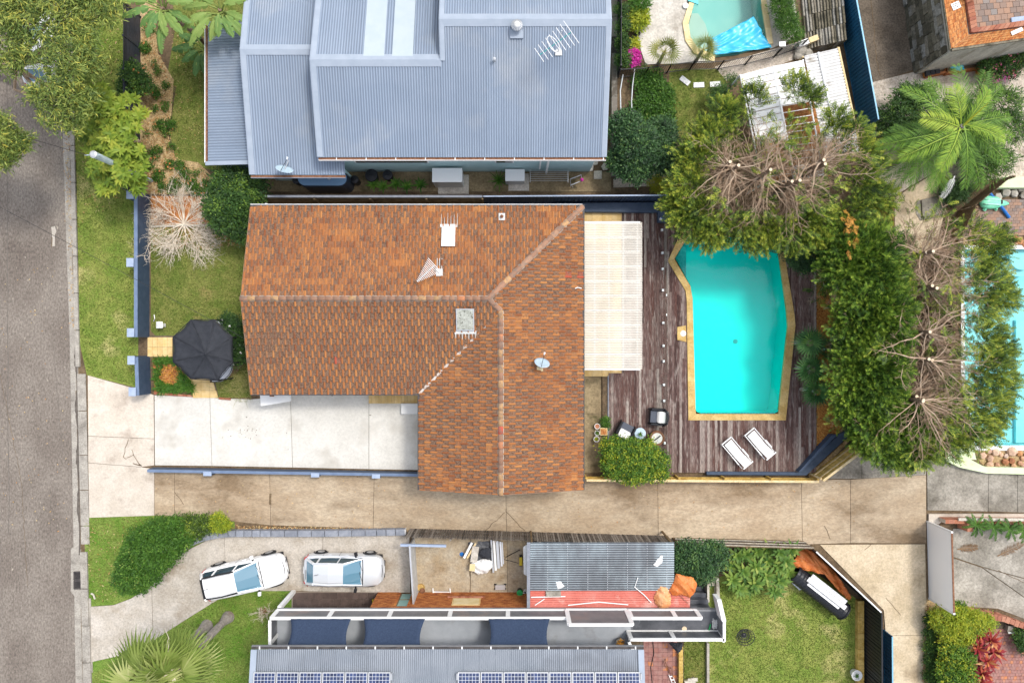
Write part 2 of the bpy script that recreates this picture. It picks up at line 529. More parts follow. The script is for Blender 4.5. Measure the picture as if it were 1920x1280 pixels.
M['tar_peach']=mat('peach_tarp',(.70,.30,.12),(.76,.40,.20),scale=3,grain=.08,rough=.5,spec=.4)
M['rust']=mat('rust',(.17,.075,.04),(.26,.13,.075),scale=6,grain=.3,rough=.9)
M['blue_paint']=mat('blue_plastic',(.02,.16,.5),rough=.35)
M['green_plastic']=mat('green_plastic',(.03,.36,.10),rough=.35)
M['mint']=mat('mint_vinyl',(.18,.66,.40),(.25,.72,.48),scale=3,rough=.3)
M['yellow']=mat('yellow_plastic',(.72,.55,.04),rough=.4)
M['water_tank']=mat('navy_tank',(.016,.03,.055),rough=.3,spec=.5)
M['tank_top']=mat('tank_top',(.13,.22,.34),rough=.4)
M['carpaint_white']=mat('white_car_paint',(.83,.83,.83),rough=.25,spec=.5,coat=.6)
M['carpaint_silver']=mat('silver_car_paint',(.70,.72,.74),rough=.28,metal=.35,spec=.5,coat=.6)
M['car_trim']=mat('car_trim',(.018,.018,.02),rough=.5)
M['tyre']=mat('tyre_rubber',(.02,.02,.021),rough=.85)
M['alloy']=mat('alloy_rim',(.45,.46,.47),rough=.35,metal=.7)
M['car_glass']=mat('car_glass',(.03,.06,.075),rough=.03,spec=1.0)
M['car_glass_sky']=mat('sky_painted_windscreen',(.10,.22,.30),rough=.04,spec=1.0)  # sky reflection on the glass put into the base colour
M['lamp_red']=mat('red_lens',(.55,.015,.02),rough=.15)
M['lamp_clear']=mat('clear_lens',(.6,.62,.64),rough=.1,spec=.8)
def leaf_mat(name,ramp,transl=.28,rough=.55,spec=.3,c2=None):
 return mat(name,ramp[0],ramp=ramp,rough=rough,spec=spec,transl=transl,c2=c2,scale=1.2)
M['leaf_gum']=leaf_mat('gum_leaf',[(.045,.08,.015),(.10,.16,.03),(.19,.25,.05),(.31,.36,.075),(.52,.47,.075)],transl=.1)
M['leaf_frangi']=leaf_mat('frangipani_leaf',[(.10,.17,.022),(.18,.27,.03),(.28,.36,.045),(.42,.44,.06)])
M['leaf_dark']=leaf_mat('dark_leaf',[(.02,.05,.014),(.035,.085,.02),(.055,.125,.026),(.10,.19,.03),(.22,.34,.05)])
M['leaf_glossy']=leaf_mat('camellia_leaf',[(.012,.036,.014),(.024,.062,.022),(.04,.10,.03),(.07,.15,.045),(.13,.22,.05)],transl=.12,rough=.5,spec=.3)
M['leaf_hedge']=leaf_mat('hedge_leaf',[(.03,.085,.012),(.05,.13,.016),(.075,.18,.02),(.12,.25,.03),(.26,.34,.07)])
M['leaf_conifer']=leaf_mat('conifer_spray',[(.014,.036,.008),(.036,.085,.012),(.08,.165,.018),(.15,.26,.026),(.29,.39,.045)],transl=.06)
M['leaf_conifer2']=leaf_mat('conifer_spray_olive',[(.02,.042,.009),(.055,.10,.014),(.115,.19,.02),(.21,.29,.03),(.40,.42,.048)],transl=.06)
M['leaf_citrus']=leaf_mat('citrus_leaf',[(.04,.10,.014),(.075,.17,.02),(.12,.24,.025),(.30,.38,.03),(.52,.50,.04)])
M['leaf_lime']=leaf_mat('lime_leaf',[(.14,.22,.02),(.26,.34,.025),(.40,.44,.03),(.55,.52,.05)])
M['leaf_palm']=leaf_mat('palm_leaflet',[(.022,.06,.01),(.05,.12,.016),(.10,.21,.022),(.20,.34,.032),(.38,.48,.05)],transl=.14)
M['leaf_fan']=leaf_mat('dark_fan_leaf',[(.016,.06,.022),(.04,.12,.032),(.075,.19,.045),(.15,.28,.06)],transl=.12)
M['leaf_fan_y']=leaf_mat('yellow_fan_leaf',[(.10,.14,.025),(.18,.22,.035),(.28,.30,.045),(.40,.36,.07)])
M['leaf_banana']=leaf_mat('paddle_leaf',[(.075,.16,.05),(.13,.25,.07),(.22,.33,.08),(.34,.42,.12)])
M['leaf_strap']=leaf_mat('strap_leaf',[(.035,.10,.014),(.06,.16,.018),(.09,.22,.024),(.17,.30,.04)])
M['leaf_brom']=leaf_mat('rosette_leaf',[(.05,.12,.025),(.10,.20,.035),(.19,.30,.05),(.36,.42,.09)])
M['leaf_cordy']=leaf_mat('crimson_leaf',[(.10,.008,.016),(.19,.012,.026),(.33,.035,.03),(.55,.19,.06),(.68,.42,.19)],transl=.2)
M['leaf_brown']=leaf_mat('dead_leaf',[(.13,.07,.03),(.22,.12,.05),(.3,.18,.08)],transl=.1)
M['leaf_litter']=leaf_mat('fallen_leaf',[(.25,.12,.04),(.45,.3,.12),(.6,.47,.25),(.5,.22,.06)],transl=.1)
M['leaf_orange']=leaf_mat('orange_spray',[(.5,.22,.03),(.6,.3,.05)],transl=.1)
M['flower_pink']=leaf_mat('magenta_bract',[(.5,.01,.25),(.65,.04,.38),(.75,.12,.5)],transl=.2)
M['flower_mix']=leaf_mat('rosy_flower',[(.6,.05,.2),(.7,.12,.35),(.75,.3,.3),(.7,.25,.12)],transl=.2)
M['flower_white']=leaf_mat('white_flower',[(.75,.74,.7),(.8,.8,.78)],transl=.1)
M['flower_orange']=leaf_mat('orange_flower',[(.65,.22,.06),(.7,.3,.12)],transl=.1)
M['grass_blade']=leaf_mat('grass_blade',[(.08,.14,.02),(.14,.21,.035),(.21,.26,.055),(.33,.32,.10),(.5,.43,.2)],transl=.2)
def water_mat(name,tintc,rough=.02,bump=.02):
 m=bpy.data.materials.new(name)
 m.use_nodes=True
 nt=m.node_tree
 nt.nodes.remove(nt.nodes['Principled BSDF'])
 out=nt.nodes['Material Output']
 tr=nt.nodes.new('ShaderNodeBsdfTransparent')
 tr.inputs[0].default_value=(*tintc,1)
 gl=nt.nodes.new('ShaderNodeBsdfGlossy')
 gl.inputs['Roughness'].default_value=rough
 fr=nt.nodes.new('ShaderNodeFresnel')
 fr.inputs[0].default_value=1.27
 geo=nt.nodes.new('ShaderNodeNewGeometry')
 n1=nt.nodes.new('ShaderNodeTexNoise')
 n1.inputs['Scale'].default_value=2.2
 n1.inputs['Detail'].default_value=3
 bn=nt.nodes.new('ShaderNodeBump')
 bn.inputs['Strength'].default_value=.35
 bn.inputs['Distance'].default_value=bump
 L=nt.links.new
 L(geo.outputs['Position'],n1.inputs['Vector'])
 L(n1.outputs['Fac'],bn.inputs['Height'])
 L(bn.outputs[0],gl.inputs['Normal'])
 L(bn.outputs[0],fr.inputs['Normal'])
 mx=nt.nodes.new('ShaderNodeMixShader')
 L(fr.outputs[0],mx.inputs[0])
 L(tr.outputs[0],mx.inputs[1])
 L(gl.outputs[0],mx.inputs[2])
 L(mx.outputs[0],out.inputs[0])
 return m
M['water']=water_mat('pool_water',(.6,1.0,.985),bump=.05)
M['water_pale']=water_mat('pool_water_pale',(.9,1.0,.98))
M['clear_glass']=water_mat('clear_glass',(.93,.97,.96),rough=.01,bump=0.0)
for n_ in M['clear_glass'].node_tree.nodes:
 if n_.type=='MIX_SHADER':
  for l_ in list(n_.inputs[0].links):
   M['clear_glass'].node_tree.links.remove(l_)
  n_.inputs[0].default_value=.05
def tile_mat():
 m=bpy.data.materials.new('concrete_roof_tile')
 m.use_nodes=True
 nt=m.node_tree
 L=nt.links.new
 N=nt.nodes.new
 b=nt.nodes['Principled BSDF']
 b.inputs['Roughness'].default_value=.88
 b.inputs['Specular IOR Level'].default_value=.2
 geo=N('ShaderNodeNewGeometry')
 def noise(sc,det=4):
  n=N('ShaderNodeTexNoise')
  n.inputs['Scale'].default_value=sc
  n.inputs['Detail'].default_value=det
  L(geo.outputs['Position'],n.inputs['Vector'])
  return n.outputs['Fac']
 def att(nm):
  a=N('ShaderNodeAttribute')
  a.attribute_name=nm
  return a.outputs['Fac']
 def math_(op,a,c):
  x=N('ShaderNodeMath')
  x.operation=op
  for i,q in enumerate((a,c)):
   if isinstance(q,bpy.types.NodeSocket):
    L(q,x.inputs[i])
   else:
    x.inputs[i].default_value=q
  return x.outputs[0]
 r=_ramp(nt,[(0,(.23,.078,.032)),(.3,(.31,.115,.042)),(.6,(.385,.15,.05)),(.97,(.46,.20,.066)),(1,(.42,.085,.045))])
 L(att('tint'),r.inputs[0])
 # lichen takes the flat pans first, the rubbed rolls last
 f=math_('ADD',math_('MULTIPLY',math_('SUBTRACT',noise(.45,3),.5),1.3),math_('ADD',att('lich'),.47))
 f=math_('ADD',f,math_('MULTIPLY',math_('SUBTRACT',noise(11,3),.5),1.3))
 f=math_('ADD',f,math_('MULTIPLY',math_('SUBTRACT',att('tint'),.5),-.25))
 f=math_('SUBTRACT',f,math_('MULTIPLY',att('roll'),1.0))
 mr=N('ShaderNodeMapRange')
 L(f,mr.inputs[0])
 mr.inputs[1].default_value=.12
 mr.inputs[2].default_value=.8
 mr.inputs[4].default_value=.88
 mx=N('ShaderNodeMix')
 mx.data_type='RGBA'
 L(mr.outputs[0],mx.inputs[0])
 L(r.outputs[0],mx.inputs[6])
 r2=_ramp(nt,[(.35,(.082,.052,.036)),(.65,(.215,.148,.105))])
 L(noise(14,2),r2.inputs[0])
 L(r2.outputs[0],mx.inputs[7])
 L(mx.outputs[2],b.inputs['Base Color'])
 bn=N('ShaderNodeBump')
 bn.inputs['Distance'].default_value=.006
 L(noise(30,3),bn.inputs['Height'])
 L(bn.outputs[0],b.inputs['Normal'])
 return m
M['roof_tile']=tile_mat()
M['ridge_tile']=mat('ridge_tile',(.30,.16,.10),ramp=[(.26,.15,.10),(.33,.18,.115),(.38,.22,.14),(.5,.3,.14),(.55,.09,.05)],c2=(.2,.155,.125),scale=5,lo=.45,hi=.7,grain=.25,rough=.9)
# ---------------------------------------------------------------- ground, road, kerb, lawns, paving
POOL_IN=[(1266,484),(1288,446),(1454,446),(1460,470),(1474,585),(1476,612),(1459,766),(1456,771),(1450,774),
 (1312,774),(1305,771),(1302,764),(1297,560),(1293,535)]
POOL_OUT=[(1251,490),(1276,434),(1461,434),(1472,470),(1487,588),(1489,610),(1471,787),(1289,787),(1286,640),(1285,546)]
NPOOL_IN=[(1295,-60),(1300,10),(1289,46),(1293,72),(1306,92),(1340,108),(1380,104),(1439,86),(1424,-5),(1418,-60)]
EPOOL_IN=[(1805,466),(2100,466),(2100,836),(1826,836),(1805,700)]
def ground_sheet():
 outer=[(-160,-160),(160,-160),(160,160),(-160,160)]
 holes=[poly(POOL_IN),poly(NPOOL_IN),poly(EPOOL_IN)]
 from mathutils.geometry import delaunay_2d_cdt
 pts,edges=[],[]
 for lp in[outer]+holes:
  k0=len(pts)
  pts+=[Vector(q)for q in lp]
  edges+=[(k0+i,k0+(i+1)%len(lp))for i in range(len(lp))]
 vo,_e,fo,*_r=delaunay_2d_cdt(pts,edges,[],0,1e-5)
 mb=MB()
 fs=[]
 for f in fo:
  c=sum((vo[i]for i in f),Vector((0,0)))/len(f)
  if not any(inside(h_,c.x,c.y)for h_ in holes):
   fs.append(tuple(f))
 mb.add([(v.x,v.y,0)for v in vo],fs)
 o=mb.build('ground',M['soil'])
 o['kind']='structure'
ground_sheet()
def sheet(name,pts,z,m,kind='structure',label=None):
 mb=MB().sheet(poly(pts),z)
 o=mb.build(name,M[m])
 o['kind']=kind
 return o
def slabs(name,base,polys,z,m,part='concrete_slab',gap=.012,joint='joint'):
 """a jointed pavement: one base sheet and each slab a piece of its own"""
 b=MB()
 for q in polys:
  b.sheet(poly(q),z)
 b=b.build(name,M[joint])
 b['kind']='structure'
 for q in polys:
  MB().prism(inset(poly(q),gap),z+.003,z+.03,0,random.random()).build(part,M[m],b)
 return b
# road with its old seam and patches; it runs on beyond the picture
o=sheet('road',[(-420,-900),(86,-900),(110,0),(120,320),(131,640),(137,960),(142,1280),(166,2200),(-420,2200)],.004,'asphalt')
mb=MB()
for a,b,w in(((14,100),(17,1000),.05),((99,640),(118,850),.03)):
 pa,pb=P2(*a),P2(*b)
 k=14
 L_=[(pa[0]+(pb[0]-pa[0])*i/k+random.uniform(-.05,.05),pa[1]+(pb[1]-pa[1])*i/k)for i in range(k+1)]
 for i in range(k):
  mb.add([(L_[i][0]-w/2,L_[i][1],.008),(L_[i+1][0]-w/2,L_[i+1][1],.008),(L_[i+1][0]+w/2,L_[i+1][1],.008),(L_[i][0]+w/2,L_[i][1],.008)],[(3,2,1,0)])
mb.build('road_seam',mat('road_seam',(.13,.115,.10),(.17,.15,.13),scale=6,rough=.9),o)
sheet('gutter',[(86,-900),(110,0),(120,320),(131,640),(137,960),(142,1280),(166,2200),(181,2200),(156,1280),(151,960),(146,640),(136,320),(126,0),(102,-900)],.008,'kerb')
# damp ribbon lying along the gutter
mb=MB()
edge=[]
for i in range(90):
 y=560+i*480/89
 xr=143.5+(y-560)*.0165
 edge.append((xr-2.2-5.0*(0.5+0.5*math.sin(i*.37))*random.uniform(.5,1)*(1 if 620<y<980 else .3),xr,y))
for a,b in zip(edge,edge[1:]):
 mb.add([(*P2(a[0],a[2]),.013),(*P2(a[1],a[2]),.013),(*P2(b[1],b[2]),.013),(*P2(b[0],b[2]),.013)],[(3,2,1,0)])
wet=mb.build('gutter_water',M['wet'])
wet['kind']='structure'
# silt line where the gutter meets the kerb
mb=MB()
for i in range(60):
 y0_,y1_=-60+i*24,-60+(i+1)*24
 w0=random.uniform(1.2,3.2)
 xk=lambda y:127.5+(y/1280)*30.5
 mb.add([(*P2(xk(y0_)-w0,y0_),.0105),(*P2(xk(y0_)+.6,y0_),.0105),(*P2(xk(y1_)+.6,y1_),.0105),(*P2(xk(y1_)-w0,y1_),.0105)],[(3,2,1,0)])
o=mb.build('gutter_silt',M['soil'])
o['kind']='structure'
# kerb stones, one by one
kerb=MB().sheet(poly([(137,300),(143,300),(150,640),(146,640)]),.009).build('kerb',M['joint'])
kerb['kind']='structure'
def kx(y):
 return 127.5+(y/1280)*30.5
yy=-140
while yy<1480:
 y2=yy+69
 if not(y2>690 and yy<985)and not(yy>1120 and y2<1240):
  wide=13 if 980<yy<1120 else(7.5 if yy<640 else 15)
  q=[(kx(yy),yy+.6),(kx(yy)+wide,yy+.6),(kx(y2)+wide,y2-.6),(kx(y2),y2-.6)]
  MB().prism(inset(poly(q),.004),.0,.12,0,random.random()).build('kerb_stone',M['kerb'],kerb)
 yy=y2
# dropped kerbs in front of the two crossings
for a,b in((700,770),(770,853),(853,918),(918,985),(985,1020),(1120,1190),(1190,1260)):
 q=[(kx(a)+1,a+.6),(kx(a)+17,a+.6),(kx(b)+17,b-.6),(kx(b)+1,b-.6)]
 MB().prism(inset(poly(q),.004),.0,.045,0,random.random()).build('kerb_stone',M['kerb'],kerb)
# lawns
sheet('verge_lawn',[(136,-120),(141,320),(149,640),(163,703),(258,727),(262,500),(258,366),(233,330),(233,-120)],.009,'lawn')
sheet('verge_lawn',[(156,965),(172,960),(300,960),(440,965),(440,1000),(345,1040),(305,1080),(275,1110),(248,1126),(214,1140),(168,1142),(165,1110),(160,1040)],.009,'lawn_fresh')
sheet('front_lawn',[(283,430),(300,420),(470,400),(470,745),(405,745),(356,712),(330,668),(283,620)],.009,'lawn_dull')
sheet('neighbour_lawn',[(320,-60),(328,60),(312,150),(330,165),(318,250),(330,300),(400,320),(470,335),(480,-60)],.009,'lawn_dull')
sheet('neighbour_garden_bed',[(264,-60),(300,-60),(292,40),(296,100),(326,150),(322,210),(317,262),(330,298),(372,305),(400,332),(400,364),(262,364)],.016,'litter')
sheet('front_lawn',[(158,1250),(176,1232),(206,1228),(260,1212),(300,1190),(350,1152),(392,1122),(422,1108),(470,1100),(548,1100),(560,1240),(560,1400),(156,1400)],.009,'lawn_fresh')
sheet('back_lawn',[(1256,130),(1362,128),(1362,170),(1400,300),(1262,320),(1262,240),(1252,180)],.009,'lawn_dull')
sheet('back_lawn',[(1328,1090),(1400,1060),(1505,1060),(1604,1120),(1602,1300),(1326,1300),(1322,1180)],.009,'lawn')
sheet('grass_strip',[(1278,1196),(1326,1196),(1326,1300),(1278,1300)],.009,'lawn_dull')
sheet('mulch_bed',[(283,368),(420,368),(404,421),(283,424)],.018,'mulch')
sheet('pebble_bed_soil',[(1528,520),(1575,520),(1580,815),(1530,850)],.012,'litter')
sheet('hedge_soil',[(1560,400),(1800,440),(1800,860),(1600,850),(1530,700)],.008,'soil')
# main house drive: five pale slabs; the cross-over; the lane
slabs('driveway',[(288,736),(470,742),(790,734),(790,884),(288,876)],
 [[(290,740),(394,745),(398,873),(291,872)],[(394,745),(470,748),(545,742),(549,876),(398,873)],
 [(545,742),(545,738),(692,738),(692,879),(549,876)],[(692,738),(789,738),(789,881),(692,879)]],.012,'conc_white')
slabs('crossover',[(164,700),(292,732),(292,960),(166,985)],
 [[(165,703),(262,730),(289,740),(290,822),(166,817)],[(166,817),(290,822),(290,872),(266,875),(166,867)],
 [(166,867),(266,875),(290,878),(290,966),(168,970)]],.012,'conc_pink')
slabs('lane',[(288,876),(800,876),(1745,890),(1745,1035),(1600,1035),(1500,1030),(1260,1015),(780,996),(430,985),(288,968)],
 [[(290,884),(328,884),(328,967),(290,966)],[(328,884),(506,885),(508,984),(430,976),(328,967)],
 [(506,885),(702,887),(700,990),(508,984)],[(702,887),(948,890),(950,1002),(780,995),(700,990)],
 [(948,890),(1233,895),(1234,1012),(950,1002)],[(1233,895),(1502,898),(1504,1020),(1262,1016),(1234,1012)],
 [(1502,898),(1594,898),(1594,1017),(1504,1020)],[(1594,898),(1736,890),(1736,1018),(1594,1017)]],.012,'conc_lane')
slabs('lane_branch',[(1520,1015),(1748,1015),(1748,1330),(1656,1330),(1656,1140)],
 [[(1536,1020),(1734,1019),(1738,1190),(1660,1190),(1656,1143)],[(1658,1190),(1738,1190),(1730,1330),(1672,1330)]],.014,'conc_gold')
slabs('lane',[(1600,840),(1700,830),(1940,850),(1940,965),(1736,965),(1600,900)],
 [[(1602,845),(1615,838),(1615,897),(1520,897)],[(1615,838),(1736,838),(1736,890),(1615,897)],
 [(1737,860),(1852,886),(1852,958),(1738,956)],[(1852,886),(1907,889),(1907,960),(1852,958)],[(1907,889),(2010,889),(2010,962),(1907,960)]],.016,'conc_grey')
slabs('side_drive',[(1740,985),(1960,985),(1960,1180),(1740,1140)],
 [[(1786,1045),(1840,1063),(1935,1130),(2000,1190),(1870,1140),(1786,1135)],[(1786,990),(1960,990),(1960,1094),(1842,1062),(1786,1043)],[(1842,1063),(1960,1095),(2000,1188),(1936,1130)]],.013,'conc_grey')
# south neighbour's drive
slabs('neighbour_drive',[(168,1132),(220,1132),(290,1098),(345,1040),(420,1000),(780,1000),(780,1110),(480,1110),(400,1132),(310,1195),(215,1240),(160,1262)],
 [[(171,1136),(214,1133),(246,1121),(285,1096),(288,1200),(262,1220),(172,1240)],
 [(285,1096),(310,1064),(345,1034),(392,1010),(421,1000),(424,1082),(424,1114),(350,1160),(288,1200)],
 [(421,1000),(506,1000),(606,1001),(604,1108),(548,1107),(470,1107),(424,1114)],[(606,1001),(768,1003),(770,1110),(604,1108)]],.016,'conc_drive')
slabs('neighbour_yard',[(766,996),(1000,1000),(1000,1116),(766,1112)],
 [[(772,1000),(883,1002),(881,1060),(882,1112),(772,1110)],[(883,1002),(951,1004),(952,1113),(882,1112)],[(951,1004),(1010,1006),(1010,1113),(952,1113)]],.017,'conc_tan')
# north side: neighbour's passage, pool terrace
slabs('side_path',[(470,320),(1150,320),(1150,362),(470,362)],
 [[(480,322),(806,322),(806,360),(480,360)],[(806,322),(950,322),(950,360),(806,360)],[(950,322),(1146,322),(1146,360),(950,360)]],.012,'conc_dirty')
slabs('pool_terrace',[(1188,-60),(1345,-60),(1345,122),(1160,126)],
 [[(1190,-60),(1296,-60),(1282,60),(1298,94),(1340,106),(1340,118),(1210,122),(1190,60)]],.014,'conc_pool')
sheet('pool_terrace_edge',[(1418,-60),(1480,-60),(1500,70),(1445,92),(1438,88)],.014,'conc_pool')
sheet('path',[(1340,126),(1360,118),(1500,78),(1520,100),(1440,130),(1362,152)],.012,'conc_pebble')
sheet('path',[(1200,318),(1300,312),(1300,346),(1150,352),(1150,335)],.013,'conc_pebble')
# east side: dark drive, pebble court, pale path with the pit cover
sheet('side_road',[(1580,-60),(1700,-60),(1706,60),(1722,128),(1640,156),(1620,100)],.012,'asphalt_dark')
slabs('pebble_court',[(1636,150),(1960,110),(1960,340),(1640,350)],
 [[(1630,156),(1718,134),(1722,240),(1640,260)],[(1718,134),(1990,110),(1990,332),(1860,336),(1722,240)],[(1640,261),(1722,241),(1858,337),(1800,352),(1757,320),(1680,366),(1640,366)]],.013,'conc_pebble')
slabs('garden_path',[(1660,320),(1770,330),(1830,340),(1770,470),(1672,470)],
 [[(1676,372),(1716,346),(1757,322),(1760,368),(1775,390),(1768,408),(1758,448),(1677,448)],[(1677,448),(1758,448),(1752,478),(1680,478)]],.017,'conc_gold')
# ---------------------------------------------------------------- cracks, spots and patches in the paving
mb=MB()
def crack(pts,w=.03,z=.052):
 p_=[P2(*q)for q in pts]
 fine=[]
 for a,b in zip(p_,p_[1:]):
  k_=max(2,int(math.dist(a,b)/.22))
  for i in range(k_):
   t=i/k_
   fine.append((a[0]+(b[0]-a[0])*t+random.gauss(0,.025),a[1]+(b[1]-a[1])*t+random.gauss(0,.025)))
 fine.append(p_[-1])
 for a,b in zip(fine,fine[1:]):
  l_=math.dist(a,b)or 1
  nx,ny=-(b[1]-a[1])/l_*w/2,(b[0]-a[0])/l_*w/2
  mb.add([(a[0]-nx,a[1]-ny,z),(b[0]-nx,b[1]-ny,z),(b[0]+nx,b[1]+ny,z),(a[0]+nx,a[1]+ny,z)],[(0,1,2,3)])
crack([(241,822),(232,856),(238,860)])
crack([(240,858),(252,852),(262,870)],.03)
crack([(252,853),(248,842)])
crack([(262,868),(268,873),(250,868)],.05)
crack([(328,920),(345,945)])
crack([(948,958),(975,985),(985,995)])
crack([(948,958),(925,980),(905,1000)])
crack([(1660,1120),(1688,1152)],.03)
crack([(1545,985),(1556,1010)])
crack([(1620,1030),(1634,1018)])
crack([(1870,1068),(1920,1092)],.03)
crack([(881,1060),(880,1075),(883,1090),(880,1110)],.025)
crack([(1632,0),(1636,30),(1640,80),(1646,130),(1652,145)],.035,.02)
crack([(98,445),(97,463)],.05,.010)
crack([(0,700),(40,900),(52,1100)],.02,.010)
for _ in range(26):
 x,y=random.gauss(458,14),random.gauss(806,6)
 c_=P2(x,y)
 r_=random.uniform(.012,.035)
 mb.add([(c_[0]-r_,c_[1],.052),(c_[0],c_[1]-r_,.052),(c_[0]+r_,c_[1],.052),(c_[0],c_[1]+r_,.052)],[(0,1,2,3)])
crack([(506,925),(507,945)],.12)
o=mb.build('cracks',M['soil'])
o['kind']='stuff'
o=sheet('road_patch',[(96,426),(103,424),(106,434),(103,440),(103,462),(97,462),(98,440)],.0092,'conc_drive')
# ---------------------------------------------------------------- grass blades
def tri_area_sample(p,n):
 xs,ys=[q[0]for q in p],[q[1]for q in p]
 X=rng.uniform(min(xs),max(xs),n*3)
 Y=rng.uniform(min(ys),max(ys),n*3)
 k=inside_np(p,X,Y)
 return X[k],Y[k]
def grass(pts,dens,h=.07,tmax=.85,tmin=0.0):
 p=poly(pts)
 n=int((max(q[0]for q in p)-min(q[0]for q in p))*(max(q[1]for q in p)-min(q[1]for q in p))*dens/3)
 X,Y=tri_area_sample(p,n)
 k=len(X)
 a=rng.uniform(0,2*PI,k)
 w=rng.uniform(.012,.028,k)
 L_=h*rng.uniform(.5,1.5,k)
 lean=rng.uniform(.3,1.2,k)*L_
 b=rng.uniform(0,2*PI,k)
 V=np.empty((k,3,3))
 V[:,0]=np.stack([X-np.cos(a)*w,Y-np.sin(a)*w,np.full(k,.012)],1)
 V[:,1]=np.stack([X+np.cos(a)*w,Y+np.sin(a)*w,np.full(k,.012)],1)
 V[:,2]=np.stack([X+np.cos(b)*lean,Y+np.sin(b)*lean,.012+L_],1)
 T=np.clip(rng.normal(.42,.22,k)+.25*np.sin(X*.9+1)*np.cos(Y*.8),tmin,tmax)
 o=np_mesh('grass',V.reshape(-1,3),np.arange(3*k).reshape(-1,3),M['grass_blade'],None,T)
 o['kind']='stuff'
grass([(138,0),(143,320),(152,640),(165,700),(256,722),(258,380),(232,330),(233,0)],260)
grass([(164,980),(172,970),(290,970),(240,1020),(215,1128),(176,1130),(168,1110)],240)
grass([(285,455),(460,440),(460,620),(330,625),(285,620)],260)
grass([(405,690),(470,690),(470,744),(412,744)],320,h=.11)
grass([(322,20),(388,20),(388,300),(335,295),(322,220)],240)
grass([(180,1260),(210,1240),(300,1200),(392,1132),(430,1116),(548,1110),(520,1150),(470,1230),(470,1285),(170,1285)],240)
grass([(1256,132),(1362,130),(1380,300),(1264,310)],240)
grass([(1346,1092),(1400,1100),(1490,1100),(1602,1124),(1600,1285),(1330,1285),(1330,1200)],260)
grass([(1280,1198),(1322,1198),(1322,1285),(1280,1285)],300,h=.1)
# ---------------------------------------------------------------- main house: tiled L-shaped roof
ZE,TP=2.7,0.267          # eave height, roof pitch (rise per metre)
XW,XV,XR,XE=-13.67,-4.825,-0.5725,3.68
YN,YR,YS,YG=7.03,2.16,-2.705,-7.75
XH=-1.19                    # west ridge ends here
YJ=1.5475                   # where the valley, the short hip and the south ridge meet
def zN(x,y):return ZE+TP*(YN-y)
def zS(x,y):return ZE+TP*(y-YS)
def zW(x,y):return ZE+TP*(x-XV)
def zE(x,y):return ZE+TP*(XE-x)
house=thing('tiled_house','long single storey house under an orange concrete tile roof, between pale driveway and pool deck','house',(-4,0,0))
# walls, a little inside the eaves
mb=MB()
plan=[(XW+.45,YS+.45),(XV+.45,YS+.45),(XV+.45,YG+.3),(XE-.5,YG+.3),(XE-.5,YN-.5),(XW+.45,YN-.5)]
n=len(plan)
for i in range(n):
 mb.seg(plan[i],plan[(i+1)%n],0,ZE-.03,.2)
mb.build('wall',M['stone_pale'],house)
# gable ends
mb=MB()
for x in(XW+.40,):
 mb.add([(x,YS+.4,ZE-.1),(x,YN-.4,ZE-.1),(x,YR,ZE+TP*(YN-YR)-.09)],[(0,1,2),(2,1,0)])
mb.add([(XV+.4,YG+.26,ZE-.1),(XE-.4,YG+.26,ZE-.1),(XR,YG+.26,ZE+TP*(XE-XR)-.09)],[(0,1,2),(2,1,0)])
split_build(mb,'gable',M['stone_pale'],house)
# boarded deck under the tiles, with the batten gap left for them
under=MB()
def upoly(pts,zf,dz=-.05):
 under.add([(x,y,zf(x,y)+dz)for x,y in ccw(pts)],[tuple(range(len(pts)))])
SL={
 'N':(zN,[(XW,YN),(XE,YN),(XH,YR),(XW,YR)],(XE,YN),(-1,0),(0,-1),.16),
 'S':(zS,[(XW,YS),(XV,YS),(XR,YJ),(XH,YR),(XW,YR)],(XW,YS),(1,0),(0,1),.64),
 'W':(zW,[(XV,YG),(XR,YG),(XR,YJ),(XV,YS)],(XV,YN),(0,-1),(1,0),.22),
 'Ea':(zE,[(XR,YG),(XE,YG),(XE,YJ),(XR,YJ)],(XE,YG),(0,1),(-1,0),.24),
 'Eb':(zE,[(XR,YJ),(XE,YJ),(XE,YN),(XH,YR)],(XE,YG),(0,1),(-1,0),.30),
 }
for k,(zf,p,*_r)in SL.items():
 upoly(p,zf)
under.build('roof',M['gutter_dark'],house)
# one tile: roll on the left, flat pan with a small rib
TW,TG,TL=.335,.335,.385
prof=[(0,.006,1),(.05,.03,1),(.12,.042,1),(.19,.040,1),(.26,.018,1),(.30,.003,0),(.60,.001,0),(.645,.012,0),(.69,.001,0),(.97,0,0),(1.0,.006,0)]
def tile_arrays():
 vs,fs,roll=[],[],[]
 k=len(prof)
 for yy_,dz in((0,.040),(TL,.004)):
  for u,h,_ in prof:
   vs.append((u*TW,yy_,h+dz))
 for u,h,_ in prof:
  vs.append((u*TW,0,h+.006))
 for i in range(k-1):
  fs.append((i,i+1,k+i+1,k+i))
  roll.append(float(prof[i][2]))
  fs.append((2*k+i,2*k+i+1,i+1,i))
  roll.append(float(prof[i][2])*.3)
 return np.array(vs),fs,roll
TV,TF,TR=tile_arrays()
def tile_mesh(name,tint,lich):
 me=bpy.data.meshes.new(name)
 me.from_pydata([tuple(v)for v in TV],[],TF)
 me.materials.append(M['roof_tile'])
 for nm,val in(('tint',[tint]*len(TF)),('roll',TR),('lich',[lich]*len(TF))):
  me.attributes.new(nm,'FLOAT','FACE').data.foreach_set('value',val)
 me.update()
 return me
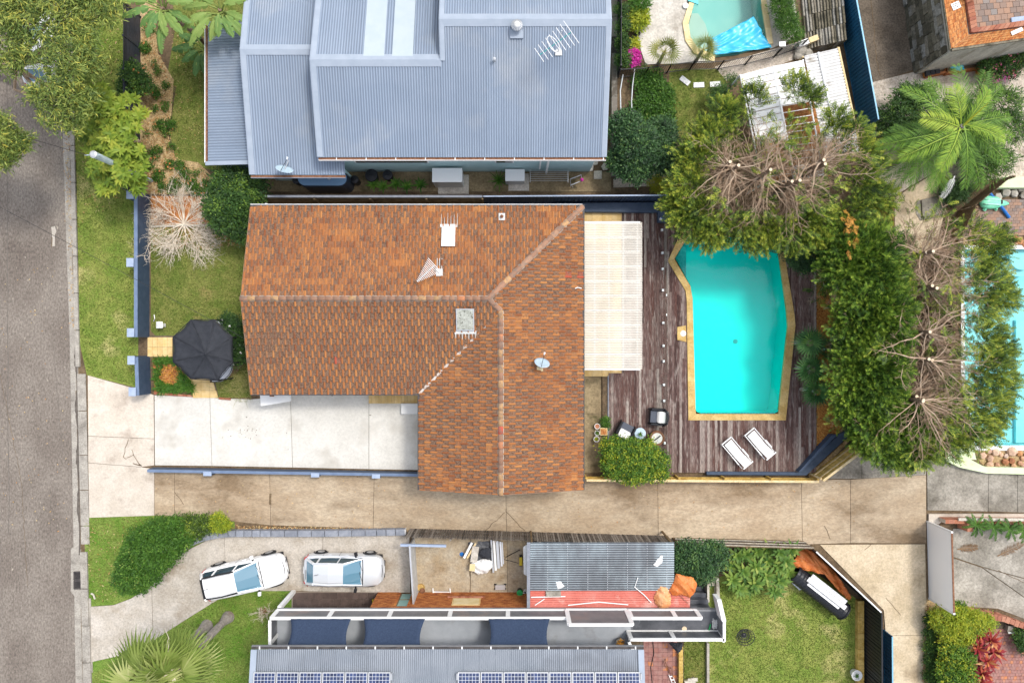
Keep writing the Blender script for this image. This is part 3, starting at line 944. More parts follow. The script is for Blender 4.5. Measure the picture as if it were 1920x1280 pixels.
def clip_convex(bm,p):
 p=ccw(p)
 for i in range(len(p)):
  a,b=p[i],p[(i+1)%len(p)]
  nx,ny=(b[1]-a[1]),-(b[0]-a[0])
  l=math.hypot(nx,ny)
  bmesh.ops.bisect_plane(bm,geom=bm.verts[:]+bm.edges[:]+bm.faces[:],plane_co=(a[0],a[1],0),
 plane_no=(nx/l,ny/l,0),clear_outer=True,clear_inner=False)
full,joined=[],[]
sc_len=math.sqrt(1+TP*TP)
tint_of=lambda:float(np.clip(rng.normal(.45,.2),0,.93))if rng.random()>.0012 else 1.0
for key,(zf,p,org,ud,vd,lich)in SL.items():
 U=Vector((ud[0],ud[1],0))
 V0=Vector((vd[0],vd[1],0))
 z0=zf(*org)
 dzdv=zf(org[0]+vd[0],org[1]+vd[1])-z0
 V=Vector((vd[0],vd[1],dzdv)).normalized()
 Nn=U.cross(V)
 R=Matrix((U,V,Nn)).transposed().to_4x4()
 O=Vector((org[0],org[1],z0))-V*.05
 cx=[((q[0]-org[0])*ud[0]+(q[1]-org[1])*ud[1])for q in p]
 cy=[((q[0]-org[0])*vd[0]+(q[1]-org[1])*vd[1])for q in p]
 bm=bmesh.new()
 lt,lr,ll=(bm.faces.layers.float.new(nm)for nm in('tint','roll','lich'))
 for r in range(0,int(max(cy)*sc_len/TG)+2):
  off=(r%2)*TW*.5
  for c in range(int(min(cx)/TW)-1,int(max(cx)/TW)+2):
   T=Matrix.Translation(O+U*(c*TW+off)+V*(r*TG)+Nn*random.uniform(-.003,.003))@R
   cor=[T@Vector(q)for q in((0.01,.06,0),(TW-.01,.06,0),(TW-.01,TG,0),(0.01,TG,0))]
   ins=[inside(p,q.x,q.y)for q in cor]
   if not any(ins):
    continue
   tint,lc=tint_of(),lich+random.uniform(-.12,.12)
   if all(ins):
    mid=(cor[0]+cor[2])/2
    full.append((mid.x**2+(mid.y)**2,key,T,tint,lc))
   else:
    vs=[bm.verts.new(T@Vector(v))for v in TV]
    for f,rl in zip(TF,TR):
     fc=bm.faces.new([vs[i]for i in f])
     fc[lt],fc[lr],fc[ll]=tint,rl,lc
 if key not in('Ea','Eb')or True:
  clip_convex(bm,p)
 joined.append((bm,lich))
full.sort(key=lambda q:q[0])
var={}
for q in full[:300]:
 kk=(q[1],int(q[3]*6))
 if kk not in var:
  var[kk]=tile_mesh('roof_tile',(kk[1]+.5)/6,SL[q[1]][5])
 inst(var[kk],'roof_tile',q[2],house)
big=bmesh.new()
lt,lr,ll=(big.faces.layers.float.new(nm)for nm in('tint','roll','lich'))
for _,key,T,tint,lc in full[300:]:
 vs=[big.verts.new(T@Vector(v))for v in TV]
 for f,rl in zip(TF,TR):
  fc=big.faces.new([vs[i]for i in f])
  fc[lt],fc[lr],fc[ll]=tint,rl,lc
me=bpy.data.meshes.new('roof_tiles')
big.to_mesh(me)
big.free()
for bm,_ in joined:
 m2=bpy.data.meshes.new('tmp')
 bm.to_mesh(m2)
 bm.free()
 bb=bmesh.new()
 bb.from_mesh(me)
 bb.from_mesh(m2)
 bb.to_mesh(me)
 bb.free()
 bpy.data.meshes.remove(m2)
me.materials.append(M['roof_tile'])
o=bpy.data.objects.new('roof_tiles',me)
C.objects.link(o)
o['kind']='stuff'
attach(o,house)
# ridge and hip caps
def cap_mesh(L_=.42):
 mb_=MB()
 vs,fs=[],[]
 k=8
 for yy_,r,dz in((0,.135,.012),(L_,.118,0)):
  for i in range(k+1):
   a=PI*i/k
   vs.append((math.cos(a)*r,yy_,math.sin(a)*r*.62+dz))
 for i in range(k):
  fs.append((i+1,i,k+1+i,k+2+i))
 fs.append(tuple(range(k+1)))
 return vs,fs
CV,CF=cap_mesh()
capm={}
for t in(.1,.3,.5,.7,.85,1.0):
 me=bpy.data.meshes.new('ridge_cap')
 me.from_pydata(CV,[],CF)
 me.materials.append(M['ridge_tile'])
 me.attributes.new('tint','FLOAT','FACE').data.foreach_set('value',[t]*len(CF))
 me.polygons.foreach_set('use_smooth',[True]*(len(CF)-1)+[False])
 capm[t]=me
bed=MB()
def ridge(a,b,special={}):
 a,b=Vector(a),Vector(b)
 dd=(b-a)
 k=max(1,round(dd.length/.385))
 V=dd.normalized()
 U=V.cross(Vector((0,0,1))).normalized()
 Nn=U.cross(V)
 R=Matrix((U,V,Nn)).transposed().to_4x4()
 for i in range(k):
  t=special.get(i,random.choice((.1,.1,.3,.3,.5,.7)))
  o_=inst(capm[t],'ridge_cap',Matrix.Translation(a+dd*(i/k)+Nn*.03)@R,house)
  if t==1.0:
   o_['label']='bright red replacement ridge cap'
 w=.16
 q=[a-U*w-Nn*.03,b-U*w-Nn*.03,b+U*w-Nn*.03,a+U*w-Nn*.03]
 bed.add([(*v,)for v in q]+[(*(v+Nn*.075-U*(.05*s)),)for v,s in zip(q,(-1,-1,1,1))],
 [(0,1,5,4),(1,2,6,5),(2,3,7,6),(3,0,4,7),(4,5,6,7)])
zr1,zr2=ZE+TP*(YN-YR),ZE+TP*(XE-XR)
ridge((XW-.02,YR,zr1),(XH,YR,zr1),{28:.85})
ridge((XE+.02,YN+.02,ZE+.02),(XH,YR,zr1))
ridge((XH,YR,zr1),(XR,YJ,zr2))
ridge((XR,YG-.03,zr2),(XR,YJ,zr2),{8:1.0,6:.85,20:.85})
bed.build('ridge_mortar',M['mortar'],house)
# valley: worn pale metal tray with crumbled edges
mb=MB()
k=40
a0,b0=Vector((XV-.02,YS-.02,ZE+.045)),Vector((XR-.1,YJ-.1,zr2-.01))
dv=(b0-a0)
nrm=Vector((dv.y,-dv.x,0)).normalized()
for i in range(k):
 p0,p1=a0+dv*(i/k),a0+dv*((i+1)/k)
 w0,w1=random.uniform(.05,.085),random.uniform(.05,.085)
 mb.add([p0-nrm*w0,p0,p0+nrm*w1,p1-nrm*w0,p1,p1+nrm*w1],[(1,4,3,0)[::-1],(2,5,4,1)[::-1]],0 if i<34 else 1)
mb.build('valley_tray',[mat('valley_metal',(.62,.58,.53),(.50,.42,.36),scale=6,rough=.8,speck=((.12,.09,.07),9,.62,.7)),M['ridge_tile']],house)
# verge, gutters, fascia, downpipes
mb=MB()
g=.11
mb.box(XW,YN+.0,ZE-.06,XE+.02,YN+g,ZE+.03)
mb.box(XW,YS-g,ZE-.06,XV,YS,ZE+.03)
mb.box(XE,YG,ZE-.06,XE+g,YN+g,ZE+.03)
mb.box(XV-g,YG,ZE-.06,XV,YS-g-.002,ZE+.03)
split_build(mb,'gutter',M['gutter_dark'],house)
mb=MB()
mb.box(XW,YN+g+.003,ZE-.09,XE,YN+g+.035,ZE+.045)
mb.box(XV-g+.01,YG,ZE-.26,XV-.01,YS-g-.05,ZE-.065)
mb.box(XW+.03,YS-g+.01,ZE-.26,XV-g-.05,YS-.01,ZE-.065)
split_build(mb,'fascia',M['white'],house)
mb=MB()
for s in(-1,1):     # sloping barge boards on the two gables
 y_e=YR+s*(YN-YR)
 mb.add([(XW-.03,YR,zr1+.0),(XW-.03,y_e,ZE+.0),(XW-.03,y_e,ZE-.16),(XW-.03,YR,zr1-.16),
 (XW+.02,YR,zr1),(XW+.02,y_e,ZE),(XW+.02,y_e,ZE-.16),(XW+.02,YR,zr1-.16)],
 [(0,1,2,3),(7,6,5,4),(0,4,5,1),(2,6,7,3)])
 x_e=XR+s*(XE-XR)
 mb.add([(XR,YG-.03,zr2),(x_e,YG-.03,ZE),(x_e,YG-.03,ZE-.16),(XR,YG-.03,zr2-.16),
 (XR,YG+.02,zr2),(x_e,YG+.02,ZE),(x_e,YG+.02,ZE-.16),(XR,YG+.02,zr2-.16)],
 [(0,1,2,3),(7,6,5,4),(0,4,5,1),(2,6,7,3)])
split_build(mb,'barge_board',M['ridge_tile'],house)
for xw,yw in((XW+.6,YN-.38),(XE-.36,YN-4),(XE-.36,-2.0),(XE-.36,-5.5)):
 f=MB()
 f.box(xw-.06,yw-.7,.9,xw+.02,yw+.7,2.1)
 wf=f.build('window',M['white'],house)
 f=MB().box(xw+.023,yw-.62,.98,xw+.03,yw+.62,2.02)
 f.build('pane',M['dark_glass'],wf)
def on_roof(px,py,zf):
 """point of the roof plane under a photo pixel"""
 z=3.2
 for _ in range(12):
  x,y,_z=P(px,py,z)
  z=zf(x,y)
 return Vector((x,y,z))
# skylights with lead aprons dressed down into the tile pans
def skylight(px0,py0,px1,py1,zf,glass,apron_side,label,zz=.16):
 a,b=on_roof(px0,py1,zf),on_roof(px1,py0,zf)
 m_=MB()
 x0,x1,y0,y1=a.x,b.x,a.y,b.y
 q=[(x0,y0),(x1,y0),(x1,y1),(x0,y1)]
 m_.hexa([(x,y,zf(x,y))for x,y in q]+[(x,y,zf(x,y)+zz)for x,y in q])
 r=m_.build('skylight',M['white']if glass=='white_gloss' else M['alu'],house)
 r['label']=label
 m_=MB()
 e=.05
 q=[(x0+e,y0+e),(x1-e,y0+e),(x1-e,y1-e),(x0+e,y1-e)]
 m_.hexa([(x,y,zf(x,y)+zz-.01)for x,y in q]+[(x,y,zf(x,y)+zz+.018)for x,y in q])
 m_.build('pane',M[glass],r)
 m_=MB()
 s=1 if apron_side>0 else-1
 yb=y1 if s>0 else y0
 ww=.02 if glass=='white_gloss' else .04
 q=[(x0-.1,yb),(x1+.1,yb),(x1+.1,yb+s*.16),(x0-.1,yb+s*.16)]
 q=ccw(q)
 m_.hexa([(x,y,zf(x,y)+.03)for x,y in q]+[(x,y,zf(x,y)+.062)for x,y in q])
 t_=x0-.06
 while t_<x1+.1:
  l_=random.uniform(.35,.62)if s>0 else random.uniform(.2,.32)
  q=ccw([(t_,yb+s*.16),(t_+ww,yb+s*.16),(t_+ww*.7,yb+s*(.16+l_)),(t_+ww*.2,yb+s*(.16+l_))])
  m_.hexa([(x,y,zf(x,y)+.02)for x,y in q]+[(x,y,zf(x,y)+.056)for x,y in q])
  t_+=.167
 m_.build('lead_apron',M['lead'],r)
M['old_glass']=mat('lichened_glass',(.33,.34,.29),(.44,.45,.40),scale=3,grain=.3,gscale=12,rough=.4,speck=((.12,.12,.10),7,.58,.66))
skylight(828,426,854,462,zN,'white_gloss',1,'white square skylight on the north slope')
skylight(856,579,889,620,zS,'old_glass',-1,'lichen spotted grey skylight')
c=on_roof(941,407,zN)
mb=MB().obox(c.x,c.y,c.z+.03,c.z+.12,.33,.36)
v=mb.build('roof_vent',M['lead'],house)
MB().lathe(c.x,c.y,[(.06,c.z+.122),(.06,c.z+.2),(.09,c.z+.22),(.02,c.z+.26)],10).build('vent_pipe',M['rust'],v)
# television aerials: boom, elements, mast, base plate
def aerial(label,base,top,boom_a,boom_b,n_el,l0,l1,plate,loops=False):
 base,top,ba,bb_=(Vector(q)for q in(base,top,boom_a,boom_b))
 r=thing('tv_aerial',label,'aerial',base)
 MB().tube([base,top],.025,6).build('mast',M['alu'],r)
 MB().tube([ba,bb_],.022,6).build('boom',M['steel_pole'],r)
 ax=(bb_-ba).normalized()
 pr=Vector((-ax.y,ax.x,0)).normalized()
 for i in range(n_el):
  t_=i/max(1,n_el-1)
  c_=ba+(bb_-ba)*t_+Vector((0,0,.03))
  l_=l0+(l1-l0)*t_
  MB().tube([c_-pr*l_/2,c_+pr*l_/2],.016,5).build('element',M['white'],r)
 if loops:
  c_=ba+(bb_-ba)*.45
  pts=[]
  for j in range(15):
   a_=2*PI*j/14
   pts.append(c_+ax*.2*math.cos(a_)+pr*.45*math.sin(a_)+Vector((0,0,.06)))
  MB().tube(pts,.016,5).build('element',M['white'],r)
 MB().obox(base.x,base.y,base.z-.04,base.z+.05,plate,plate*1.05,.03).build('base_plate',M['lead'],r)
 return r
b_=on_roof(824,511,zN)+Vector((0,0,.06))
aerial('small white comb shaped television aerial on the orange tiled roof',b_,b_+Vector((-.1,0,.95)),Vector(P(783,527,4.4)),Vector(P(815,497,4.45)),15,.12,.95,.34)
mb=MB()
for dx_ in(-.14,-.02,.1):
 q=[(b_.x+dx_,b_.y+.15),(b_.x+dx_+.03,b_.y+.15),(b_.x+dx_+.025,b_.y+.75),(b_.x+dx_,b_.y+.75)]
 mb.hexa([(x,y,zN(x,y)+.02)for x,y in q]+[(x,y,zN(x,y)+.05)for x,y in q])
o=mb.build('lead_apron',M['lead'],house)
o['kind']='stuff'
def sat_dish(label,c,az,tilt,r0,mount):
 """dish of radius r0 with centre c, facing azimuth az"""
 c=Vector(c)
 r=thing('satellite_dish',label,'satellite dish',mount)
 R=Matrix.Rotation(az,4,'Z')@Matrix.Rotation(tilt,4,'X')
 vs,fs=[],[]
 nr,na=4,20
 for i in range(nr+1):
  for j in range(na):
   q=i/nr
   a_=2*PI*j/na
   vs.append(c+R.to_3x3()@Vector((r0*q*math.cos(a_),r0*1.08*q*math.sin(a_),.14*r0*q*q)))
 for i in range(nr):
  for j in range(na):
   f_=(i*na+j,i*na+(j+1)%na,(i+1)*na+(j+1)%na,(i+1)*na+j)
   fs.append(f_)
 m_=MB().add(vs,fs)
 o_=m_.build('reflector',mat('dish_'+label[:9],(.38,.50,.58),(.43,.54,.62),scale=4,rough=.4),r,smooth=True)
 sdf=o_.modifiers.new('thick','SOLIDIFY')
 sdf.thickness=.015
 MB().tube([mount,c-R.to_3x3()@Vector((0,0,.02))],.03,6).build('bracket',M['alu'],r)
 tip=c+R.to_3x3()@Vector((0,.1,r0*1.25))
 MB().tube([c+R.to_3x3()@Vector((0,-r0,.05)),tip],.014,5).build('feed_arm',M['car_trim'],r)
 MB().tube([tip,tip+R.to_3x3()@Vector((0,0,.12))],[.035,.05],8).build('receiver',M['white_gloss'],r)
 return r
m0=on_roof(1011,691,zE)
sat_dish('pale blue satellite dish on the tiled slope beside the pergola',on_roof(1015,681,zE)+Vector((0,0,.5)),math.radians(-14),math.radians(-58),.40,m0)
MB().obox(m0.x,m0.y,m0.z-.02,m0.z+.06,.4,.24,0).build('dish_foot',M['coping_pale'],house)
# small white overflow pipe lying on the east slope
mb=MB().tube([on_roof(1078,541,zE)+Vector((0,0,.07)),on_roof(1083,539,zE)+Vector((0,0,.08)),on_roof(1090,541,zE)+Vector((0,0,.1))],.025,6)
mb.build('overflow_pipe',M['white'],house)
# front porch slab, timber landing and white step at the drive
step=thing('entry_landing','honey coloured timber landing beside the white driveway under the eave','landing',P(738,747))
x0,y0=P2(691,756,.2)
x1,y1=P2(789,730,.2)
k=16
for i in range(k):
 MB().box(x0+(x1-x0)*i/k+.006,y0,.05,x0+(x1-x0)*(i+1)/k-.006,y1,.2+random.uniform(-.003,.003),0,random.random()).build('plank',M['timber_step'],step)
MB().box(x0,y0+.03,.03,x1,y1,.06).build('bearer',M['timber_brown'],step)
mb=MB().box(*P2(752,776,.35),.03,*P2(786,756,.35),.35)
o=mb.build('box_step',M['white'],bevel=.02)
tag(o,'white box step at the end of the timber landing, against the roof corner','step')
mb=MB().prism([P2(*q,1.1)for q in((487,735),(545,735),(545,752),(515,757),(489,761))],1.0,1.1)
o=mb.build('window_hood',M['white'],house)
mb=MB().obox(*P2(510,741,1.15),1.1,1.22,.22,.12)
mb.build('meter',M['rust'],house)
# ---------------------------------------------------------------- patio, pergola, pool, deck
b=sheet('patio',[(1091,394),(1168,394),(1168,706),(1091,706)],.012,'joint')
for i in range(18):
 for j in range(4):
  xa,xb=1092+j*18.5,1092+(j+1)*18.5
  ya,yb=396+i*17.2,396+(i+1)*17.2
  MB().prism(inset(poly([(xa,ya),(xb,ya),(xb,yb),(xa,yb)],.1),.004),.016,.1+random.uniform(-.002,.002),0,random.random()).build('paving_slab',M['timber_step'],b)
slabs('side_path',[(1091,704),(1142,704),(1142,890),(1091,890)],
 [[(1095,706),(1127,706),(1127,776),(1095,776)],[(1095,776),(1127,776),(1127,886),(1095,886)]],.013,'conc_dirty')
mb=MB().prism(poly([(1129,700),(1140,700),(1140,800),(1129,800)]),.01,.09)
o=mb.build('edging_strip',M['soil'])
o['kind']='structure'
# clear roofing on a white frame
PZ=2.5
perg=thing('pergola','white framed pergola with clear corrugated roof sheets along the tiled house','pergola',P(1150,555))
xa,ya=P2(1093,692,PZ)
xb,yb=P2(1204,417,PZ)
def wave_sheet(w,l,pitch,depth,seg_=4,over=0.0):
 """sheet with ribs along y, from (0,0) to (w,l)"""
 n_=max(2,round(w/pitch))
 vs,fs=[],[]
 k_=n_*seg_
 for i in range(k_+1):
  x=w*i/k_
  z=depth*.5*(1+math.cos(2*PI*i/seg_))
  vs+=[(x,0,z),(x,l,z)]
 for i in range(k_):
  fs.append((2*i,2*i+2,2*i+3,2*i+1))
 return vs,fs
def frame_mat(O,U,V):
 U,V=Vector(U).normalized(),Vector(V).normalized()
 return Matrix.Translation(Vector(O))@Matrix((U,V,U.cross(V))).transposed().to_4x4()
def wave_mesh(name,w,l,pitch,depth,m,tint=.5,thick=0):
 vs,fs=wave_sheet(w,l,pitch,depth)
 me=bpy.data.meshes.new(name)
 me.from_pydata(vs,[],fs)
 me.materials.append(m)
 me.attributes.new('tint','FLOAT','FACE').data.foreach_set('value',[min(1,max(0,tint+(-.35 if i%4 in(1,2)else .22)))for i in range(len(fs))])  # valley faces darker: shade between the ribs put into the tint
 me.polygons.foreach_set('use_smooth',[True]*len(fs))
 return me
def corr_roof(parent,O,U,V,w,l,mkey,sheet_w=.76,pitch=.127,depth=.03,part='roof_sheet',mats=None):
 """a plane of ribbed sheets: O corner, U across the ribs, V along them"""
 n_=max(1,round(w/sheet_w))
 sw=w/n_
 ms={}
 for i in range(n_):
  t=random.choice((.45,.5,.55))
  mk=mats[i]if mats and i in mats else mkey
  if(t,mk)not in ms:
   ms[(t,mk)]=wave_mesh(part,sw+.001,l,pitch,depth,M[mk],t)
  Mx=frame_mat(Vector(O)+Vector(U).normalized()*(sw*i)+Vector((0,0,random.uniform(0,.004))),U,V)
  inst(ms[(t,mk)],part,Mx,parent)
lw=(yb-ya)
fall=-.10
corr_roof(perg,(xa,yb,PZ+.12),(0,-1,0),(xb-xa,0,fall),lw,xb-xa,'poly_sheet',sheet_w=.745,pitch=.124,depth=.032)
for i in range(11):
 y=yb-lw*i/10
 z_off=.0
 MB().box(xa,y-.055,PZ-.13,xb-.1,y+.055,PZ-.02).build('rafter',M['white'],perg)
for i,fx in enumerate((.2,.44,.68,.92)):
 x=xa+(xb-xa)*fx
 MB().box(x-.035,ya,PZ-.016,x+.035,yb,PZ+.008).build('batten',M['white'],perg)
for y in(ya+.2,(ya+yb)/2,yb-.2):
 MB().box(xb-.32,y-.05,.1,xb-.22,y+.05,PZ-.135).build('post',M['white'],perg)
# pool: shell, steps, coping, water
mb=MB()
p=ccw(poly(POOL_IN))
n=len(p)
vs=[(x,y,.15)for x,y in p]+[(x,y,-1.5)for x,y in p]
mb.add(vs,[(i,n+i,n+(i+1)%n,(i+1)%n)for i in range(n)]+[tuple(range(n,2*n))])
pool=mb.build('swimming_pool',M['pool_shell'])
tag(pool,'turquoise backyard swimming pool with gold coping set in the timber deck','swimming pool')
# steps in the pointed west bay
for i,(xs,zt)in enumerate(((1272,-.22),(1283,-.5),(1293,-.78))):
 q=[pt for pt in POOL_IN if pt[0]<=xs+1]
 q=[(1266,484),(min(xs,1288),484-(xs-1266)*1.7),(xs,484-(xs-1266)*1.4),(xs,min(560,484+(xs-1266)*1.9)),(min(xs,1293),484+(min(xs,1293)-1266)*1.85)]
 MB().prism(poly(q),-1.45,zt).build('pool_step',M['pool_step'],pool)
mb=MB().sheet(inset(poly(POOL_IN),-.02),.05)
w_=mb.build('pool_water',M['water'])
w_['kind']='structure'
def lerp2_(a,b,t):return(a[0]+(b[0]-a[0])*t,a[1]+(b[1]-a[1])*t)
def ring_pieces(inn,out,L_,z0,z1,m,parent,part,skip=()):
 """coping stones between two outlines: walks the outer line edge by edge"""
 inn,out=poly(inn),poly(out)
 for(ia,ib,oa,ob)in skip or():
  a,b_,c_,d_=inn[ia],inn[ib],out[oa],out[ob]
  k_=max(1,round(math.dist(c_,d_)/L_))
  for i in range(k_):
   t0,t1=i/k_,(i+1)/k_
   lp=lambda u,v,t_:(u[0]+(v[0]-u[0])*t_,u[1]+(v[1]-u[1])*t_)
   q=ccw([lp(a,b_,t0),lp(a,b_,t1),lp(c_,d_,t1),lp(c_,d_,t0)])
   MB().prism(inset(q,.003),z0,z1,0,random.random()).build(part,m,parent)
CI=[(1263,486),(1288,446),(1454,446),(1473,585),(1475,612),(1457,775),(1303,775),(1297,560),(1293,537)]
CO=[(1251,490),(1276,434),(1461,434),(1487,588),(1489,610),(1471,787),(1289,787),(1286,565),(1284,546)]
ring_pieces(CI,CO,.62,.0,.19,M['coping'],pool,'coping_stone',[(i,(i+1)%9,i,(i+1)%9)for i in range(9)])
# mosaic waterline and a floor drain
mw_=MB()
for a,b in(((1460,470),(1474,585)),((1474,585),(1476,612)),((1476,612),(1459,766)),((1450,774),(1312,774)),((1302,764),(1297,560))):
 pa,pb=P2(*a),P2(*b)
 k_=int(math.dist(pa,pb)/.17)
 for i in range(k_):
  mw_.seg(lerp2_(pa,pb,(i+.15)/k_),lerp2_(pa,pb,(i+.85)/k_),.06,.14,.045,0,random.random())
o=mw_.build('waterline_tiles',mat('mosaic',(.02,.16,.22),(.06,.28,.34),scale=9,rough=.2),pool)
o['kind']='stuff'
c=P2(1395,640)
MB().lathe(c[0],c[1],[(.13,-1.5),(.13,-1.46),(.02,-1.45)],14).build('floor_drain',M['pool_step'],pool)
MB().prism(poly([(1270,613),(1286,610),(1287,641),(1270,637)],.18),.14,.188,0,.5).build('skimmer_surround',M['coping'],pool)
c=P(1281,625,.19)
MB().lathe(c[0],c[1],[(.16,.189),(.16,.2),(.14,.206)],18).build('skimmer_lid',M['white'],pool)
# the deck: every board a piece
DECK=[(1168,396),(1234,396),(1234,408),(1300,408),(1300,430),(1480,430),(1530,500),(1530,886),(1250,886),(1141,886),(1141,700),(1168,700)]
dk=MB().prism(poly([(1142,702),(1168,702),(1168,398),(1250,410),(1250,884),(1142,884)]),.02,.07).build('deck',M['soil'])
dk['kind']='structure'
MB().prism(poly([(1251,800),(1528,800),(1528,884),(1251,884)]),.02,.07).build('joist',M['soil'],dk)
MB().prism(poly([(1492,500),(1528,500),(1528,799),(1480,799)]),.02,.07).build('joist',M['soil'],dk)
dp,hole=poly(DECK,.14),inset(poly(CO),.10)
x=P2(1141,0,.14)[0]
x_end=P2(1530,0,.14)[0]
bw=.142
deck_meshes=0
while x<x_end:
 xm=x+bw/2
 Y=np.arange(-8.4,8.4,.03)
 ok=np.zeros(len(Y),bool)
 for xx in(xm,):
  ok|=inside_np(dp,np.full(len(Y),xx),Y)
 hol=np.ones(len(Y),bool)
 for xx in(x,xm,x+bw):
  hol&=inside_np(hole,np.full(len(Y),xx),Y)
 ok&=~hol
 runs,st=[],None
 for i,f in enumerate(ok):
  if f and st is None:
   st=i
  if(not f or i==len(ok)-1)and st is not None:
   runs.append((Y[st],Y[i]))
   st=None
 for a,b_ in runs:
  y=a
  first=True
  while y<b_-.05:
   l_=random.choice((2.4,3.0,3.6,4.2,4.8))if not first else random.uniform(1.2,4.2)
   first=False
   y2=min(b_,y+l_)
   if b_-y2<.5:
    y2=b_
   dz=random.uniform(-.003,.003)
   MB().box(x+.004,y+.003,.085,x+bw-.004,y2-.003,.14+dz,0,random.random()).build('deck_board',M['deck'],dk)
   deck_meshes+=1
   y=y2
 x+=bw
MB().prism(poly([(1139.5,704),(1141.5,704),(1141.5,886),(1139.5,886)],.13),.02,.15).build('edge_board',M['block_grey'],dk)
for i,(ax_,ay,bx_,by_)in enumerate(((1166,395,1168,700),)):
 MB().prism(poly([(ax_,ay),(bx_,ay),(bx_,by_),(ax_,by_)],.12),.02,.145).build('edge_board',M['deck'],dk)
# frameless glass fence on white spigots
gf=thing('glass_fence','frameless clear glass pool fence on white spigots along the deck','glass fence',P(1243,640,.14))
ys=[424,431,474,504,544,553,605,590,648,677,721,751,795,826,872]
ys=[431,474,504,544,605,648,677,721,751,795,830,872]
for y in ys:
 c=P(1241.5+(y-431)*.012,y,.3)
 MB().obox(c[0],c[1],.14,.34,.105,.12).build('spigot',M['white_gloss'],gf)
for a,b_ in((415,488),(489,560),(561,634),(635,699),(700,773),(774,884)):
 pa,pb=P2(1242,a+1,.2),P2(1244,b_-1,.2)
 MB().seg(pa,pb,.22,1.4,.012).build('glass_panel',M['clear_glass'],gf)
mb=MB()
for a,b_ in((553,1),(590,1)):
 c=P(1250,a,1.1)
 mb.obox(c[0],c[1],1.0,1.1,.04,.12)
mb.build('hinge',M['alu'],gf)
# orange pebble bed along the east fence line
pts=poly([(1531,520),(1552,530),(1562,600),(1560,760),(1578,800),(1560,828),(1532,842)],.02)
X,Y=tri_area_sample(pts,5200)
k=len(X)
oct_v=np.array([(1,0,0),(0,1,0),(-1,0,0),(0,-1,0),(0,0,1)],float)
oct_f=np.array([(0,1,4),(1,2,4),(2,3,4),(3,0,4)])
sc=rng.uniform(.03,.065,(k,1,1))*rng.uniform(.7,1.2,(k,1,3))
ang=rng.uniform(0,6.28,k)
rot=np.stack([np.stack([np.cos(ang),-np.sin(ang),0*ang],1),np.stack([np.sin(ang),np.cos(ang),0*ang],1),np.stack([0*ang,0*ang,1+0*ang],1)],1)
V=np.einsum('kij,kvj->kvi',rot,oct_v[None]*sc)+np.stack([X,Y,np.full(k,.02)+rng.uniform(0,.05,k)],1)[:,None]
Fq=(oct_f[None]+5*np.arange(k)[:,None,None]).reshape(-1,3)
o=np_mesh('pebbles',V.reshape(-1,3),Fq,M['pebble_orange'],None,np.repeat(rng.random(k),4))
o['kind']='stuff'
# ---------------------------------------------------------------- fences and walls
def lerp2(a,b,t):return(a[0]+(b[0]-a[0])*t,a[1]+(b[1]-a[1])*t)
def paling_fence(label,a,b,h,m,pw=.1,gap=.012,rails=2,rail_side=-1,post_every=2.4,name='paling_fence',cat='fence',rail_m=None,cap=None,jag=.03,ph=None):
 """upright palings between plan points a and b; rails and posts on one side (+1: left of a->b)"""
 r=thing(name,label,cat,((a[0]+b[0])/2,(a[1]+b[1])/2,0))
 L_=math.dist(a,b)
 dx,dy=(b[0]-a[0])/L_,(b[1]-a[1])/L_
 nx,ny=-dy,dx
 ang=math.atan2(dy,dx)
 n_=max(1,int(L_/pw))
 step_=L_/n_
 me={}
 for i in range(n_):
  t=(i+.5)*step_
  hh=h+random.uniform(-jag,jag)
  tk=random.choice((.08,.3,.5,.7,.92))
  kk=(tk,round(hh,2))
  if kk not in me:
   m_=MB()
   m_.box(-(step_-gap)/2,-.009,.02,(step_-gap)/2,.009,round(hh,2),0,tk)
   o_=m_.build('paling',M[m])
   me[kk]=o_.data
   bpy.data.objects.remove(o_)
  inst(me[kk],'paling',Matrix.Translation((a[0]+dx*t,a[1]+dy*t,random.uniform(-.01,.01)))@Matrix.Rotation(ang+random.uniform(-.03,.03),4,'Z'),r)
 rm=M[rail_m or m]
 for k_ in range(rails):
  z=h*((k_+.6)/(rails+.2))
  o1=rail_side*.035
  MB().seg((a[0]+nx*o1,a[1]+ny*o1),(b[0]+nx*o1,b[1]+ny*o1),z-.04,z+.05,.045).build('rail',rm,r)
 k_=max(1,round(L_/post_every))
 for i in range(k_+1):
  t=L_*i/k_
  o1=rail_side*.1
  MB().obox(a[0]+dx*t+nx*o1,a[1]+dy*t+ny*o1,0,ph or h-.05,.09,.09,ang).build('post',rm,r)
 if cap:
  MB().seg(a,b,h+.04,h+.075,.12).build('capping',M[cap],r)
 return r
